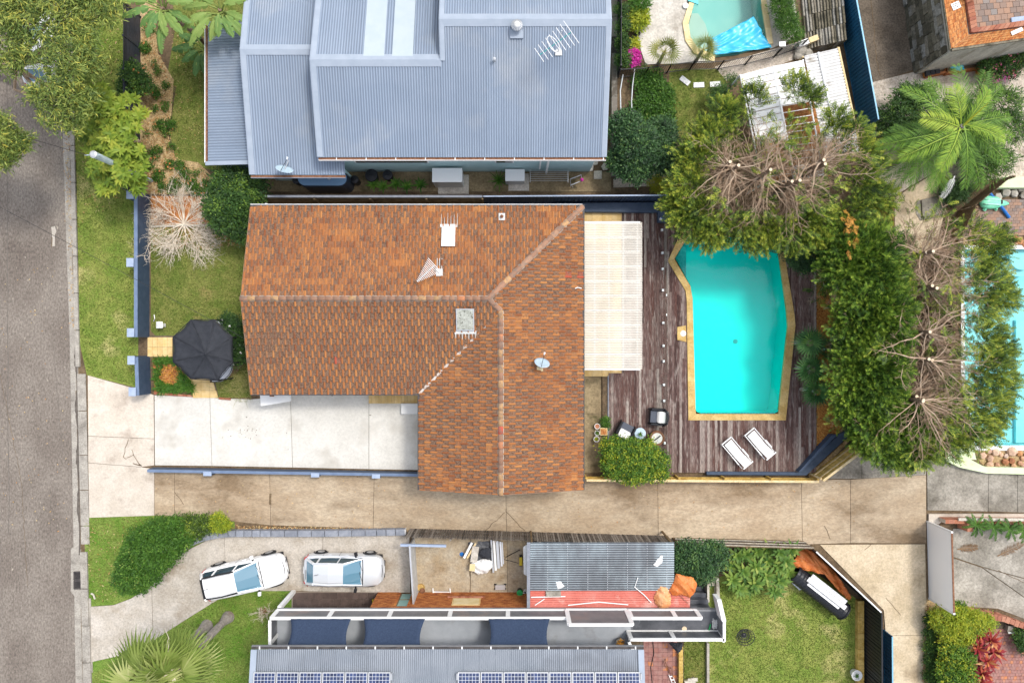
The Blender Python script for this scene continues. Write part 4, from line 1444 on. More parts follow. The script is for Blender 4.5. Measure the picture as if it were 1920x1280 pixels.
def sheet_fence(label,a,b,h,m,panel=2.35,cap=None,th=.04,post=None,name='steel_fence',side=0,rib=True,z0=0):
 r=thing(name,label,'fence',((a[0]+b[0])/2,(a[1]+b[1])/2,0))
 L_=math.dist(a,b)
 k_=max(1,round(L_/panel))
 ang=math.atan2(b[1]-a[1],b[0]-a[0])
 for i in range(k_):
  p0,p1=lerp2(a,b,i/k_),lerp2(a,b,(i+1)/k_)
  m_=MB()
  # shallow trapezoid ribs along the panel
  l1=math.dist(p0,p1)
  nr=max(4,int(l1/.19))if rib else 1
  nx,ny=-math.sin(ang),math.cos(ang)
  pr=[]
  for j in range(nr):
   for u,d_ in((0,0),(.4,0),(.5,.03),(.9,.03)):
    q=lerp2(p0,p1,(j+u)/nr)
    pr.append((q[0]+nx*(d_-.015),q[1]+ny*(d_-.015)))
  pr.append((p1[0],p1[1]))
  vs=[(x,y,z0+.03)for x,y in pr]+[(x,y,h)for x,y in pr]
  n_=len(pr)
  m_.add(vs,[(j,j+1,n_+j+1,n_+j)for j in range(n_-1)],0,random.random())
  m_.build('panel',M[m],r)
 for i in range(k_+1):
  q=lerp2(a,b,i/k_)
  MB().obox(q[0],q[1],z0,h+.02,.07,.06,ang).build('post',M[post or m],r)
 MB().seg(a,b,h-.01,h+.035,th+.03).build('top_rail',M[cap or m],r)
 MB().seg(a,b,z0+.03,z0+.08,th+.02).build('bottom_rail',M[post or m],r)
 return r
# front wall of the main house: navy render, sky reflection painted into the pale pier caps
def navy_wall(label,pts,h,piers,th=.2,pw=(.36,.44)):
 r=thing('garden_wall',label,'garden wall',P(*pts[0]))
 for i in range(len(pts)-1):
  a,b=P2(*pts[i]),P2(*pts[i+1])
  MB().seg(a,b,0,h,th).build('wall',M['navy'],r)
  MB().seg(a,b,h+.002,h+.03,th*.96).build('wall_cap',M['wall_cap'],r)
 for x,y in piers:
  c=P2(x,y)
  pr=MB().obox(c[0],c[1],0,h+.07,*pw).build('pier',M['navy'],r)
  MB().obox(c[0],c[1],h+.072,h+.11,pw[0]+.03,pw[1]+.03).build('pier_cap',M['navy_cap'],pr)
 return r
navy_wall('long navy rendered front wall with pale blue pier caps beside the verge grass',[(277,366),(277,632)],1.2,[(268,374),(268,497),(269,624)])
navy_wall('short navy rendered front wall beside the strap leaf garden bed',[(278,668),(280,738)],1.2,[(270,674),(272,731)])
navy_wall('low navy boundary wall with pale blue cap between white driveway and brown lane',[(288,878),(787,886)],.65,[(400,883),(598,885.5),(710,887.5)],th=.16,pw=(.42,.2))
# timber and navy steel fences north of the tiled house
a,b=P2(505,381),P2(907,381)
fr=paling_fence('brown timber paling fence with rails, in the narrow passage north of the tiled roof',a,b,1.75,'timber_brown',pw=.15,rails=3,rail_side=-1,post_every=3.1,cap='block_grey')
sheet_fence('navy steel fence between the tiled house and the neighbouring passage',P2(909,381),P2(1245,379),1.8,'navy_steel',panel=2.6,cap='navy_cap')
mb=MB().prism(poly([(1040,381),(1236,379),(1236,398),(1092,397),(1092,391),(1040,391)],.45),.02,.45)
o=mb.build('planter_ledge',M['navy'],bevel=.02)
tag(o,'navy rendered ledge in front of the navy steel fence above the deck','ledge')
o=MB().prism(poly([(1234,396),(1262,396),(1262,416),(1234,416)],.5),.02,.5).build('planter_ledge',M['navy'])
tag(o,'small navy ledge block with white bottles at the deck corner under the conifer','ledge')
bt=thing('bottle','white pool chemical bottles standing on the small navy ledge block','bottle',P(1244,410,.5),'pool bottles on the navy ledge')
for i,(x,y)in enumerate(((1238,411),)):
 c=P2(x,y,.5)
 MB().lathe(c[0],c[1],[(.07,.502),(.07,.72),(.03,.78),(.03,.82)],10).build('body',M['white_gloss'],bt)
 MB().lathe(c[0],c[1],[(.035,.822),(.035,.86)],8).build('lid',M['blue_paint'],bt)
bt.location=bt.location
bt['label']='white pool bottle at the deck end of the small navy ledge block'
for dx,lb in((.2,'white pool bottle between the other two on the small navy ledge block'),(.42,'white pool bottle nearest the conifer on the small navy ledge block')):
 dup(bt,(bt.location.x+dx,bt.location.y+random.uniform(-.05,.05),bt.location.z),label=lb)
# south boundary: yellow palings, navy retaining ledge and the splayed corner
paling_fence('long golden timber paling fence beside the brown lane, south of the deck',P2(1096,893),P2(1520,895.5),1.0,'timber_gold',pw=.1,rails=2,rail_side=1,post_every=2.6,cap='timber_pale')
a,b=P2(1519,890),P2(1622,813)
paling_fence('splayed golden paling fence with two rails at the lane corner by the conifers',a,b,1.55,'timber_gold',pw=.1,rails=2,rail_side=1,post_every=4.5,cap='timber_pale',rail_m='timber_pale')
o=MB().prism(poly([(1325,884),(1497,885),(1572,815),(1588,808),(1594,815),(1512,891),(1325,890)],.3),.02,.3).build('planter_ledge',M['navy'],bevel=.015)
tag(o,'angled navy rendered retaining ledge along the south east corner of the deck','ledge')
o=MB().prism(poly([(1497,884.4),(1560,815),(1571,814.6),(1501,884.6)],.55),.02,.55).build('ledge_upstand',M['navy'],bevel=.015)
tag(o,'sloping navy upstand where deck boards meet the orange pebble bed','ledge')
sheet('soil_strip',[(1513,892),(1594,816),(1606,812),(1524,897)],.03,'litter')
# charcoal slat fence at the far left and the dark fence behind the frangipani
def slat_fence(label,a,b,h,n_=10,m='slat_dark'):
 r=thing('slat_fence',label,'fence',((a[0]+b[0])/2,(a[1]+b[1])/2,0))
 for i in range(n_):
  z0,z1=.05+(h-.05)*i/n_,.05+(h-.05)*(i+1)/n_-.018
  MB().seg(a,b,z0,z1,.025,0,random.random()).build('slat',M[m],r)
 k_=max(1,round(math.dist(a,b)/2.2))
 ang=math.atan2(b[1]-a[1],b[0]-a[0])
 for i in range(k_+1):
  q=lerp2(a,b,i/k_)
  MB().obox(q[0],q[1],0,h+.03,.08,.09,ang).build('post',M[m],r)
 return r
slat_fence('charcoal slat fence on the verge beside the paddle leaf plants',P2(264,33),P2(264,152),1.75)
slat_fence('charcoal slat fence behind the bright rosette tree',P2(263,172),P2(264,366),1.7)
# east: tall blue fence, pool railing, black and blue fences
sheet_fence('tall blue steel fence between the dark drive and the white carport roofs',P2(1556,-60),P2(1612,245),1.95,'blue_fence',panel=2.9,cap='blue_fence_cap')
sheet_fence('black steel fence on the splay between the lane and the lawn',P2(1502,1014),P2(1618,1122),1.9,'black_steel',cap='white',panel=2.0)
sheet_fence('black steel fence beside the golden retaining sleepers, along the lane branch',P2(1617,1124),P2(1618,1320),2.0,'black_steel',cap='black_steel',panel=2.2)
sheet_fence('light blue steel fence beside the black fence along the lane branch',P2(1656,1180),P2(1657,1320),.9,'blue_fence',cap='blue_fence_cap',panel=2.2)
rw=thing('retaining_wall','golden treated pine sleeper wall at the edge of the back lawn','retaining wall',P(1610,1200))
for i in range(6):
 ya,yb=1122+i*30,1122+(i+1)*30
 MB().prism(inset(poly([(1603,ya),(1615,ya),(1615,yb),(1603,yb)]),.008),0,.32,0,random.random()).build('sleeper',M['timber_gold'],rw)
paling_fence('weathered grey paling fence between lane and south neighbour\'s yard',P2(769,990),P2(1252,1003.5),1.75,'timber_grey',pw=.13,gap=.028,rails=2,rail_side=-1,post_every=2.6,jag=.06)
rf=thing('rail_fence','dark lapped timber fence with three pale rails above the rosette plants','fence',P(1380,1012))
a,b=P2(1262,1006),P2(1505,1013)
for i in range(5):
 MB().seg(lerp2(a,b,.0),b,.12+i*.3,.34+i*.3,.03,0,random.random()).build('board',M['timber_grey' if i%2 else 'timber_brown'],rf)
for i in range(3):
 MB().seg((a[0],a[1]+.03),(b[0],b[1]+.03),.40+i*.5,.46+i*.5,.03).build('rail',M['stone_pale'],rf)
for i in range(5):
 q=lerp2(a,b,i/4)
 MB().obox(q[0],q[1]-.06,0,1.5,.1,.08).build('post',M['timber_brown'],rf)
# grey block edging round the neighbour's drive: every block a piece
bw_=thing('block_wall','low curved wall of grey blocks with pale mortar joints along the neighbour\'s drive','block wall',P(600,996))
path=[(345,1027),(358,1017),(374,1009),(392,1003),(412,999),(440,996.5),(500,996.5),(600,996.5),(700,995),(770,993.5)]
pts=[]
for i in range(len(path)-1):
 a,b=P2(*path[i]),P2(*path[i+1])
 k_=8
 for j in range(k_):
  pts.append(lerp2(a,b,j/k_))
pts.append(P2(*path[-1]))
acc,last,cuts=0,pts[0],[pts[0]]
for q in pts[1:]:
 acc+=math.dist(last,q)
 last=q
 if acc>=.43:
  cuts.append(q)
  acc=0
core=MB()
for a,b in zip(cuts,cuts[1:]):
 ang=math.atan2(b[1]-a[1],b[0]-a[0])
 l_=math.dist(a,b)
 c=lerp2(a,b,.5)
 MB().obox(c[0],c[1],.0,.40,l_-.03,.34,ang,0,random.random()).build('block',M['block_grey'],bw_)
 core.obox(c[0],c[1],0,.385,l_+.06,.31,ang)
core.build('mortar_core',M['block_pale'],bw_)
# picket line of the neighbour's pool: black railing with pickets
def railing(label,pts,h,name='pool_railing',step_=.13):
 r=thing(name,label,'railing',P(*pts[0]))
 for i in range(len(pts)-1):
  a,b=P2(*pts[i]),P2(*pts[i+1])
  for z in(.12,h-.04):
   MB().seg(a,b,z-.02,z+.02,.035).build('rail',M['black_steel'],r)
  L_=math.dist(a,b)
  k_=max(1,int(L_/step_))
  me=None
  for j in range(k_+1):
   q=lerp2(a,b,j/k_)
   if me is None:
    o_=MB().box(-.009,-.009,.1,.009,.009,h).build('picket',M['black_steel'])
    me=o_.data
    bpy.data.objects.remove(o_)
   inst(me,'picket',Matrix.Translation((q[0],q[1],0)),r)
  for q in(a,b):
   MB().obox(q[0],q[1],0,h+.03,.06,.06).build('post',M['black_steel'],r)
 return r
railing('black picket pool railing curving below the pale teal pool',[(1158,146),(1208,143),(1250,137),(1292,132),(1345,131),(1396,122),(1450,108),(1497,92)],1.2)
slat_fence('black privacy screen beside the blue grey roof, along the side path',P2(1158,-30),P2(1157,142),1.5,8,'black_steel')
tf=thing('timber_edging','weathered grey timber sleeper edging along the planted bed by the blue grey roof','edging',P(1150,230))
for i in range(9):
 ya,yb=0+i*37,0+(i+1)*37
 MB().prism(inset(poly([(1145,ya),(1156,ya),(1156,yb),(1145,yb)]),.008),0,.35+random.uniform(-.02,.02),0,random.random()).build('sleeper',M['timber_grey'],tf)
for i,(pts_,r_)in enumerate((([(1168,140),(1163,170),(1164,215)],.035),([(1190,130),(1186,160),(1184,190),(1185,216)],.035))):
 o=MB().tube([P(x,y,.5)for x,y in pts_],r_,8).build('drain_pipe',M['alu'])
 tag(o,('grey pipe lying along the bed nearest the dark privacy screen','grey pipe arching through the leafy ground cover bed')[i],'pipe')
# white gate and brick planter at the right
o=thing('white_gate','tall plain white fence panel standing between the lane and the side drive','fence panel',P(1741,1050))
a,b=P2(1738,977),P2(1742,1121)
MB().seg(a,b,.02,2.15,.05).build('panel',mat('gate_white',(.93,.93,.92),rough=.35),o)
MB().seg(a,b,2.152,2.19,.08).build('top_rail',M['rust'],o)
for q in(a,b):
 MB().obox(q[0],q[1],0,2.2,.1,.1).build('post',M['white'],o)
def brick_courses(parent,a,b,z0,z1,th,m='brick_red',L_=.24,hh=.085,mort='mortar',side=1):
 """wall of single bricks along a-b; mortar core inside"""
 D=math.dist(a,b)
 ang=math.atan2(b[1]-a[1],b[0]-a[0])
 dx,dy=(b[0]-a[0])/D,(b[1]-a[1])/D
 MB().seg(a,b,z0,z1-.012,th-.02).build('mortar_core',M[mort],parent)
 cs=max(1,round((z1-z0)/hh))
 ch=(z1-z0)/cs
 cnt=0
 ms={}
 for c_ in range(cs):
  n_=max(1,round(D/L_))
  bl=D/n_
  for i in range(n_+(c_%2)):
   s0=i*bl-(bl/2 if c_%2 else 0)
   s1=min(D,s0+bl)
   s0=max(0,s0)
   if s1-s0<.04:
    continue
   kk=(round(s1-s0,3),random.choice((.1,.35,.6,.85)))
   if kk not in ms:
    o_=MB().box(-kk[0]/2+.006,-th/2,.006,kk[0]/2-.006,th/2,ch-.006,0,kk[1]).build('brick',M[m])
    ms[kk]=o_.data
    bpy.data.objects.remove(o_)
   s_=(s0+s1)/2
   inst(ms[kk],'brick',Matrix.Translation((a[0]+dx*s_,a[1]+dy*s_,z0+c_*ch+random.uniform(-.002,.002)))@Matrix.Rotation(ang,4,'Z'),parent)
   cnt+=1
 return cnt
bp=thing('brick_planter','long brown brick garden wall with pale capping at the side drive','brick wall',P(1840,975))
a,b=P2(1757,971),P2(1940,972)
brick_courses(bp,a,b,0,.75,.22)
for i in range(8):
 p0,p1=lerp2(P2(1797,973,.8),P2(1960,974,.8),i/8),lerp2(P2(1797,973,.8),P2(1960,974,.8),(i+1)/8)
 MB().seg(lerp2(p0,p1,.01),lerp2(p0,p1,.99),.755,.83,.16).build('cap_stone',M['stone_pale'],bp)
MB().obox(*P2(1800,981),0,.86,.3,.45).build('end_pier',M['brick_red'],bp)
o=MB().prism(poly([(1739,962),(1960,962),(1960,968),(1772,969),(1757,981),(1739,979)]),.02,.14).build('kerb_edging',M['conc_pink'])
tag(o,'pale concrete kerb edging in front of the brown brick wall','kerb')
# ---------------------------------------------------------------- north neighbour: blue-grey steel roofed house
nh=thing('steel_roof_house','large house with blue grey ribbed steel roofs and pale teal wall','house',(-3,13,0))
EZ,NT=4.2,.293
xl,xr=-9.70,4.68
ye=9.22
y1,y2=13.56,15.27
z1,z2=EZ+NT*(y1-ye),EZ+NT*(y2-ye)
xs=-3.42
s_=math.sqrt(1+NT*NT)
# south plane, left part up to the lower ridge; right part up to the higher ridge
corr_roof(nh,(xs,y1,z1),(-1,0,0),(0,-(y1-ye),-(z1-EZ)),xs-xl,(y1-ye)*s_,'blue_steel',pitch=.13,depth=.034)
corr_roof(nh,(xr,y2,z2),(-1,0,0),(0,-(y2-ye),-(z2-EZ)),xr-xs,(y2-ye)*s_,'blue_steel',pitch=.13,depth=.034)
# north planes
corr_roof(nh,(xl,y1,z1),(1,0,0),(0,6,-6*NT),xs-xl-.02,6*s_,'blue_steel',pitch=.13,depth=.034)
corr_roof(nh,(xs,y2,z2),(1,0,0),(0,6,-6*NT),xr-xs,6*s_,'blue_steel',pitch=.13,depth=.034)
# two flat pale sheets laid up the north plane
for a,b in((681,720),(735,774)):
 xa,xb=P2(a,113,z1)[0],P2(b,113,z1)[0]
 ya,yb=y1+.12,y1+6
 q=[(xa,ya),(xb,ya),(xb,yb),(xa,yb)]
 zf=lambda y:z1-NT*(y-y1)
 MB().hexa([(x,y,zf(y)+.03)for x,y in q]+[(x,y,zf(y)+.055)for x,y in q]).build('roof_light',M['steel_light'],nh)
# little gable wall where the roof steps
m_=MB()
m_.add([(xs-.01,y1,z1-.05),(xs-.01,y2,z2-.02),(xs-.01,y2+6,z2-6*NT),(xs-.01,y2+6,z1-NT*(y2+6-y1)-.1)],[(0,1,2,3),(3,2,1,0)])
m_.build('gable',M['blue_steel2'],nh)
def flash(a,b,w1,w2,up=.05,name='flashing',m='blue_steel2',parent=None):
 """bent strip along a-b; w1,w2 are offset vectors of its two wings"""
 a,b,w1,w2=Vector(a),Vector(b),Vector(w1),Vector(w2)
 u=Vector((0,0,up))
 vs=[a+w1+u,a+u*1.3,a+w2+u,b+w1+u,b+u*1.3,b+w2+u]
 lo_=[v-Vector((0,0,.02))for v in vs]
 o_=MB().add(vs+lo_,[(0,1,4,3),(1,2,5,4),(9,10,7,6),(10,11,8,7),(0,3,9,6),(5,2,8,11),(1,0,6,7),(2,1,7,8),(3,4,10,9),(4,5,11,10)]).build(name,M[m],parent or nh)
 return o_
flash((xl-.05,y1,z1),(xs,y1,z1),(0,-.3,-.3*NT),(0,.3,-.3*NT))
flash((xs,y2,z2),(xr+.05,y2,z2),(0,-.3,-.3*NT),(0,.3,-.3*NT))
flash((xl,ye,EZ),(xl,y1,z1),(-.06,0,0),(.24,0,0),name='verge_flashing')
flash((xl,y1+6,z1-6*NT),(xl,y1,z1),(-.06,0,0),(.24,0,0),name='verge_flashing')
flash((xr,ye,EZ),(xr,y2,z2),(-.2,0,0),(.06,0,0),name='verge_flashing')
flash((xr,y2+6,z2-6*NT),(xr,y2,z2),(-.2,0,0),(.06,0,0),name='verge_flashing')
flash((xs,y1-.05,z1),(xs,y2,z2),(-.06,0,0),(.2,0,0),name='verge_flashing')
flash((xs,y2+6,z2-6*NT),(xs,y2,z2),(-.06,0,0),(.2,0,0),name='verge_flashing')
# eaves gutter with brackets
MB().box(xl,ye-.13,EZ-.12,xr,ye-.01,EZ-.04).build('gutter',M['rust'],nh)
MB().box(xl,ye-.155,EZ-.16,xr+.03,ye-.132,EZ-.0).build('gutter_lip',M['white'],nh)
k=10
for i in range(k):
 x=xl+.9+(xr-xl-1)*i/(k-1)
 MB().box(x-.02,ye-.131,EZ-.038,x+.02,ye,EZ-.015).build('bracket',M['white'],nh)
# pale boarded south wall
wy=9.52
x0w,x1w=-9.35,4.35
for i in range(20):
 za,zb=.35+i*.19,.35+(i+1)*.19-.012
 MB().box(x0w,wy-.012,za,x1w,wy+.1,zb).build('weatherboard',M['teal_wall'],nh)
MB().box(x0w+.01,wy+.02,0,x1w-.01,wy+.2,EZ-.1).build('wall',M['teal_wall'],nh)
MB().box(x1w-.2,wy+.2,0,x1w-.02,19,EZ).build('wall',M['teal_wall'],nh)
MB().box(x0w,ye-.0,EZ-.17,x1w,wy+.1,EZ-.13).build('soffit',M['white'],nh)
for xa,xb in((-8.3,-4.4),(-.9,.1)):
 wf=MB().box(xa,wy-.06,2.2,xb,wy-.014,2.75).build('window',M['white'],nh)
 MB().box(xa+.07,wy-.075,2.27,xb-.07,wy-.061,2.68).build('pane',M['dark_glass'],wf)
MB().tube([(-4.0,wy-.1,3.3),(.5,wy-.1,3.3),(1.5,wy-.1,3.25),(1.5,wy-.1,1.2)],.05,8).build('waste_pipe',M['white'],nh)
MB().tube([(1.9,wy-.15,3.4),(1.9,wy-.15,.4)],.06,8).build('waste_pipe',M['white'],nh)
MB().tube([(-9.3,ye-.05,EZ-.2),(-9.3,wy-.08,EZ-.6),(-9.3,wy-.08,.2)],.05,8).build('downpipe',M['teal_wall'],nh)
# west wing, lower
wz,wt=3.2,.21
wye,wyr=8.58,14.5
wzr=wz+wt*(wyr-wye)
wxl,wxr=-13.475,-8.6
sw_=math.sqrt(1+wt*wt)
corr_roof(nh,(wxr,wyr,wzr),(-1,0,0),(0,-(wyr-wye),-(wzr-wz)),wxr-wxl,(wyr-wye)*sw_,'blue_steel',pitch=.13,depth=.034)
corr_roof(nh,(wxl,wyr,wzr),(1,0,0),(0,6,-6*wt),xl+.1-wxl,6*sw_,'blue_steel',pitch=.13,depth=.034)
flash((wxl-.04,wyr,wzr),(xl+.05,wyr,wzr),(0,-.26,-.26*wt),(0,.26,-.26*wt))
flash((wxl,wye,wz),(wxl,wyr,wzr),(-.06,0,0),(.24,0,0),name='verge_flashing')
flash((wxl,wyr+6,wzr-6*wt),(wxl,wyr,wzr),(-.06,0,0),(.24,0,0),name='verge_flashing')
MB().box(wxl,wye-.13,wz-.1,wxr,wye-.01,wz-.03).build('gutter',M['rust'],nh)
MB().box(wxl,wye-.15,wz-.14,wxr,wye-.132,wz+.0).build('gutter_lip',M['blue_steel2'],nh)
MB().box(wxl+.3,wye+.45,0,wxr-.3,wye+.6,wz).build('wall',M['teal_wall'],nh)
MB().box(wxl+.25,wye+.45,0,wxl+.4,19,wz).build('wall',M['teal_wall'],nh)
# verandah roof at the street side, ribs running east-west
vz=2.95
vx0,vx1=-15.9,-13.55
vy0,vy1=P2(388,303,2.75)[1],P2(388,40,2.75)[1]
corr_roof(nh,(vx1,vy1,vz),(0,-1,0),(vx0-vx1,0,-.22),vy1-vy0,math.hypot(vx1-vx0,.22),'blue_steel',pitch=.14,depth=.04)
MB().box(vx0-.12,vy0,2.62,vx0-.03,vy1,2.70).build('gutter',M['rust'],nh)
MB().box(vx0-.16,vy0-.05,2.6,vx0-.122,vy1+.05,2.76).build('gutter_lip',M['white'],nh)
MB().hexa([(vx0-.1,vy0-.2,2.70),(vx1,vy0-.2,2.92),(vx1,vy0,2.92),(vx0-.1,vy0,2.70),(vx0-.1,vy0-.2,2.79),(vx1,vy0-.2,3.01),(vx1,vy0,3.01),(vx0-.1,vy0,2.79)]).build('verge_flashing',M['blue_steel2'],nh)
for y in(vy0+.3,(vy0+vy1)/2,vy1-.3):
 MB().box(vx0+.1,y-.05,0,vx0+.2,y+.05,2.7).build('post',M['white'],nh)
MB().box(vx0+.05,vy0+.1,.02,vx1,vy1,.25).build('verandah_floor',M['navy'],nh)
def zNorth(x,y):return EZ+NT*(y-ye)
# whirlybird, flue, aerial and dish on the steel roofs
c=on_roof(969,54,zNorth)
wv=thing('roof_ventilator','round pale spinning ventilator near the ridge of the blue grey roof','ventilator',c)
MB().lathe(c.x,c.y,[(.16,c.z-.05),(.16,c.z+.18)],16).build('throat',M['blue_steel2'],wv)
m_=MB()
for j in range(18):
 a_=2*PI*j/18
 pts_=[(c.x+r_*math.cos(a_+tw),c.y+r_*math.sin(a_+tw),c.z+z_)for r_,z_,tw in((.17,.18,0),(.27,.28,.1),(.27,.38,.2),(.14,.47,.3))]
 pts2=[(c.x+r_*math.cos(a_+tw),c.y+r_*math.sin(a_+tw),c.z+z_)for r_,z_,tw in((.17,.18,.24),(.265,.28,.36),(.265,.38,.46),(.14,.47,.54))]
 m_.add(pts_+pts2,[(i,i+1,5+i,4+i)for i in range(3)])
o=m_.build('vanes',M['alu'],wv)
o['kind']='stuff'
MB().lathe(c.x,c.y,[(.15,c.z+.47),(.12,c.z+.5),(.03,c.z+.53)],16).build('cap',M['lead'],wv)
MB().obox(c.x,c.y-.1,c.z-.06,c.z+.0,.62,.7).build('flashing',M['blue_steel2'],wv)
c=on_roof(927,115,zNorth)
fl=MB().lathe(c.x,c.y,[(.07,c.z),(.05,c.z+.12),(.05,c.z+.3),(.085,c.z+.31),(.02,c.z+.36)],10).build('flue',M['alu'],nh)
b_=on_roof(1047,98,zNorth)
ar=aerial('large white television aerial with teal boom on the blue grey roof',b_,b_+Vector((.05,.3,1.6)),Vector(P(1011,104,6.9)),Vector(P(1071,61,7.0)),9,.75,1.25,.33,loops=True)
for ch in ar.children:
 if ch.name.startswith('boom'):
  ch.data.materials[0]=mat('teal_boom',(.03,.28,.28),rough=.4)
def zWing(x,y):return wz+wt*(y-wye)
m0=on_roof(541,301,zWing)
sat_dish('pale blue satellite dish at the eave of the lower steel roof wing',Vector(P(533,319,3.9)),math.radians(-22),math.radians(-60),.44,m0)
# things in the passage south of the steel roofed house
tk=thing('water_tank','long navy slimline water tank with blue top under the lower steel eave','water tank',P(610,338))
c0=P2(568,339,1.2)
c1=P2(652,341,1.2)
m_=MB()
outl=[]
for(cx_,s0)in((c1[0]-.3,-90),(c0[0]+.3,90)):
 for j in range(9):
  a_=math.radians(s0+180*j/8)
  outl.append((cx_+.42*math.cos(a_),c0[1]+.42*math.sin(a_)))
MB().prism(outl,.05,1.75).build('body',M['water_tank'],tk)
MB().prism(inset(outl,.03),1.752,1.82).build('lid',M['tank_top'],tk)
MB().lathe(c0[0]+1.6,c0[1],[(.1,1.822),(.1,1.9),(.02,1.91)],12).build('inlet',M['alu'],tk)
def bin_(px,py,r,h,m,lab):
 c_=P2(px,py,h/2)
 t_=thing('bin',lab,'bin',(c_[0],c_[1],0))
 MB().lathe(c_[0],c_[1],[(r*.8,.02),(r,h)],16).build('body',M[m],t_)
 MB().lathe(c_[0],c_[1],[(r*1.05,h+.002),(r*.98,h+.05),(r*.3,h+.08)],16).build('lid',M[m],t_)
 MB().tube([(c_[0]-r*.4,c_[1],h+.07),(c_[0],c_[1],h+.13),(c_[0]+r*.4,c_[1],h+.07)],.02,5).build('handle',M[m],t_)
 return t_
bin_(560,340,.24,.7,'black_steel','small black bin left of the navy water tank')
bin_(668,340,.22,.8,'black_steel','narrow black bin right of the navy water tank')
bin_(699,332,.34,.75,'black_steel','wide black bin behind the bright strap plants')
bin_(729,331,.27,.7,'black_steel','round black bin against the pale teal wall')
bin_(576,346,.13,.3,'alu','small pale bucket between the black bin and the navy tank')
def aircon(px0,py0,px1,py1,h,lab):
 a_,b_=P2(px0,py1,h),P2(px1,py0,h)
 t_=thing('air_conditioner',lab,'air conditioner',((a_[0]+b_[0])/2,(a_[1]+b_[1])/2,0))
 MB().box(a_[0],a_[1],.12,b_[0],b_[1],h).build('casing',M['white'],t_,bevel=.02)
 MB().box(a_[0]-.02,a_[1]-.02,h+.001,b_[0]+.02,b_[1]+.02,h+.03).build('lid',M['white_gloss'],t_,bevel=.01)
 MB().box(a_[0]+.06,a_[1]-.012,.25,b_[0]-.06,a_[1]-.002,h-.1).build('grille',M['alu'],t_)
 MB().box(a_[0]+.15,a_[1]-.35,.013,b_[0]+.28,b_[1],.11).build('slab',M['conc_pool'],t_)
 return t_
aircon(811,316,866,341,1.5,'large white air conditioning box against the pale teal wall')
aircon(948,318,983,339,1.0,'smaller white air conditioning box beside the clothes airer')
mb=MB()
rk=thing('clothes_airer','grey metal clothes airer folded out beside the smaller white air conditioner','clothes airer',P(1028,330))
for j in range(6):
 y=321+j*3.6
 MB().tube([P(994,y,.9),P(1065,y,.9)],.012,5).build('rail',M['alu'],rk)
for x in(994,1065):
 MB().tube([P(x,318,.9),P(x,342,.9)],.018,6).build('side_rail',M['alu'],rk)
 MB().tube([P(x,322,.9),P(x,338,.02)],.018,6).build('leg',M['alu'],rk)
 MB().tube([P(x,338,.9),P(x,322,.02)],.018,6).build('leg',M['alu'],rk)
wf=thing('folding_airer','bent white tube airer with a pink peg bag at the end of the passage','airer',P(1080,338))
MB().tube([P(*q)for q in((1070,349,.05),(1069,336,.7),(1090,328,.75),(1091,339,.7),(1071,347,.65),(1074,351,.05))],.022,6).build('frame',M['alu_white'],wf)
MB().lathe(*P2(1091,337,.8),[(.02,.66),(.09,.72),(.10,.82),(.04,.9)],8).build('peg_bag',M['flower_pink'],wf)
for q,l_ in(((1115,302),'round white stepping stone by the corner of the steel roofed house'),((1106,314),'pale pointed stepping stone beside the round white one'),
 ((1121,328),'square pale stepping stone near the passage end'),((1134,313),'rough tan stepping stone under the camellia')):
 c_=P2(*q,.06)
 n_=9 if 'round' in l_ else 5
 p_=[(c_[0]+random.uniform(.2,.27)*math.cos(2*PI*j/n_+.5),c_[1]+random.uniform(.2,.26)*math.sin(2*PI*j/n_+.5))for j in range(n_)]
 if 'square' in l_:
  p_=[(c_[0]-.22,c_[1]-.24),(c_[0]+.22,c_[1]-.22),(c_[0]+.22,c_[1]+.24),(c_[0]-.22,c_[1]+.22)]
 o=MB().prism(p_,.01,.07).build('stepping_stone',M['conc_pool' if 'white' in l_ else 'stone_pale'],bevel=.01)
 tag(o,l_,'stepping stone','stepping stones at the house corner')
# garden with three white slabs, between passage and conifers
for i,(x,y,a_)in enumerate(((1284,152,-38),(1310,160,2),(1341,158.5,4))):
 c_=P2(x,y)
 o=MB().obox(c_[0],c_[1],.014,.06,.60,.29,math.radians(a_)).build('stepping_slab',M['white'],bevel=.008)
 tag(o,('tilted white stepping slab, first from the bougainvillea side','middle white stepping slab on the shady lawn','white stepping slab nearest the white carport roof')[i],'stepping slab','white stepping slabs on the shady lawn')
o=MB().obox(*P2(1187.5,192),.03,.08,.16,.28).build('garden_brick',M['coping_pale'])
tag(o,'single yellow brick lying in the leafy ground cover bed','brick')
# north pool
p=ccw(poly(NPOOL_IN))
n=len(p)
mb=MB().add([(x,y,.1)for x,y in p]+[(x,y,-1.3)for x,y in p],[(i,n+i,n+(i+1)%n,(i+1)%n)for i in range(n)]+[tuple(range(n,2*n))])
np_=mb.build('neighbour_pool',M['pool_shell_pale'])
tag(np_,'pale teal freeform pool with yellow coping and a loose blue cover','swimming pool')
MB().prism(poly([(1292,50),(1300,20),(1312,20),(1326,40),(1334,70),(1336,100),(1306,91),(1293,72)]),-1.2,-.35).build('pool_step',mat('sandy_step',(.40,.54,.46),(.45,.58,.50),scale=2),np_)
w_=MB().sheet(inset(poly(NPOOL_IN),-.02),.0).build('pool_water',M['water_pale'])
w_['kind']='structure'
ci=[(1301,8),(1290,46),(1294,72),(1307,91),(1340,106)]
co=[(1291,6),(1279,45),(1284,78),(1300,101),(1338,118)]
ring_pieces(ci,co,.42,.0,.12,M['coping_pale'],np_,'coping_stone',[(i,i+1,i,i+1)for i in range(4)])
ci=[(1418,-60),(1424,-5),(1438,84)]
co=[(1427,-60),(1434,-5),(1449,84)]
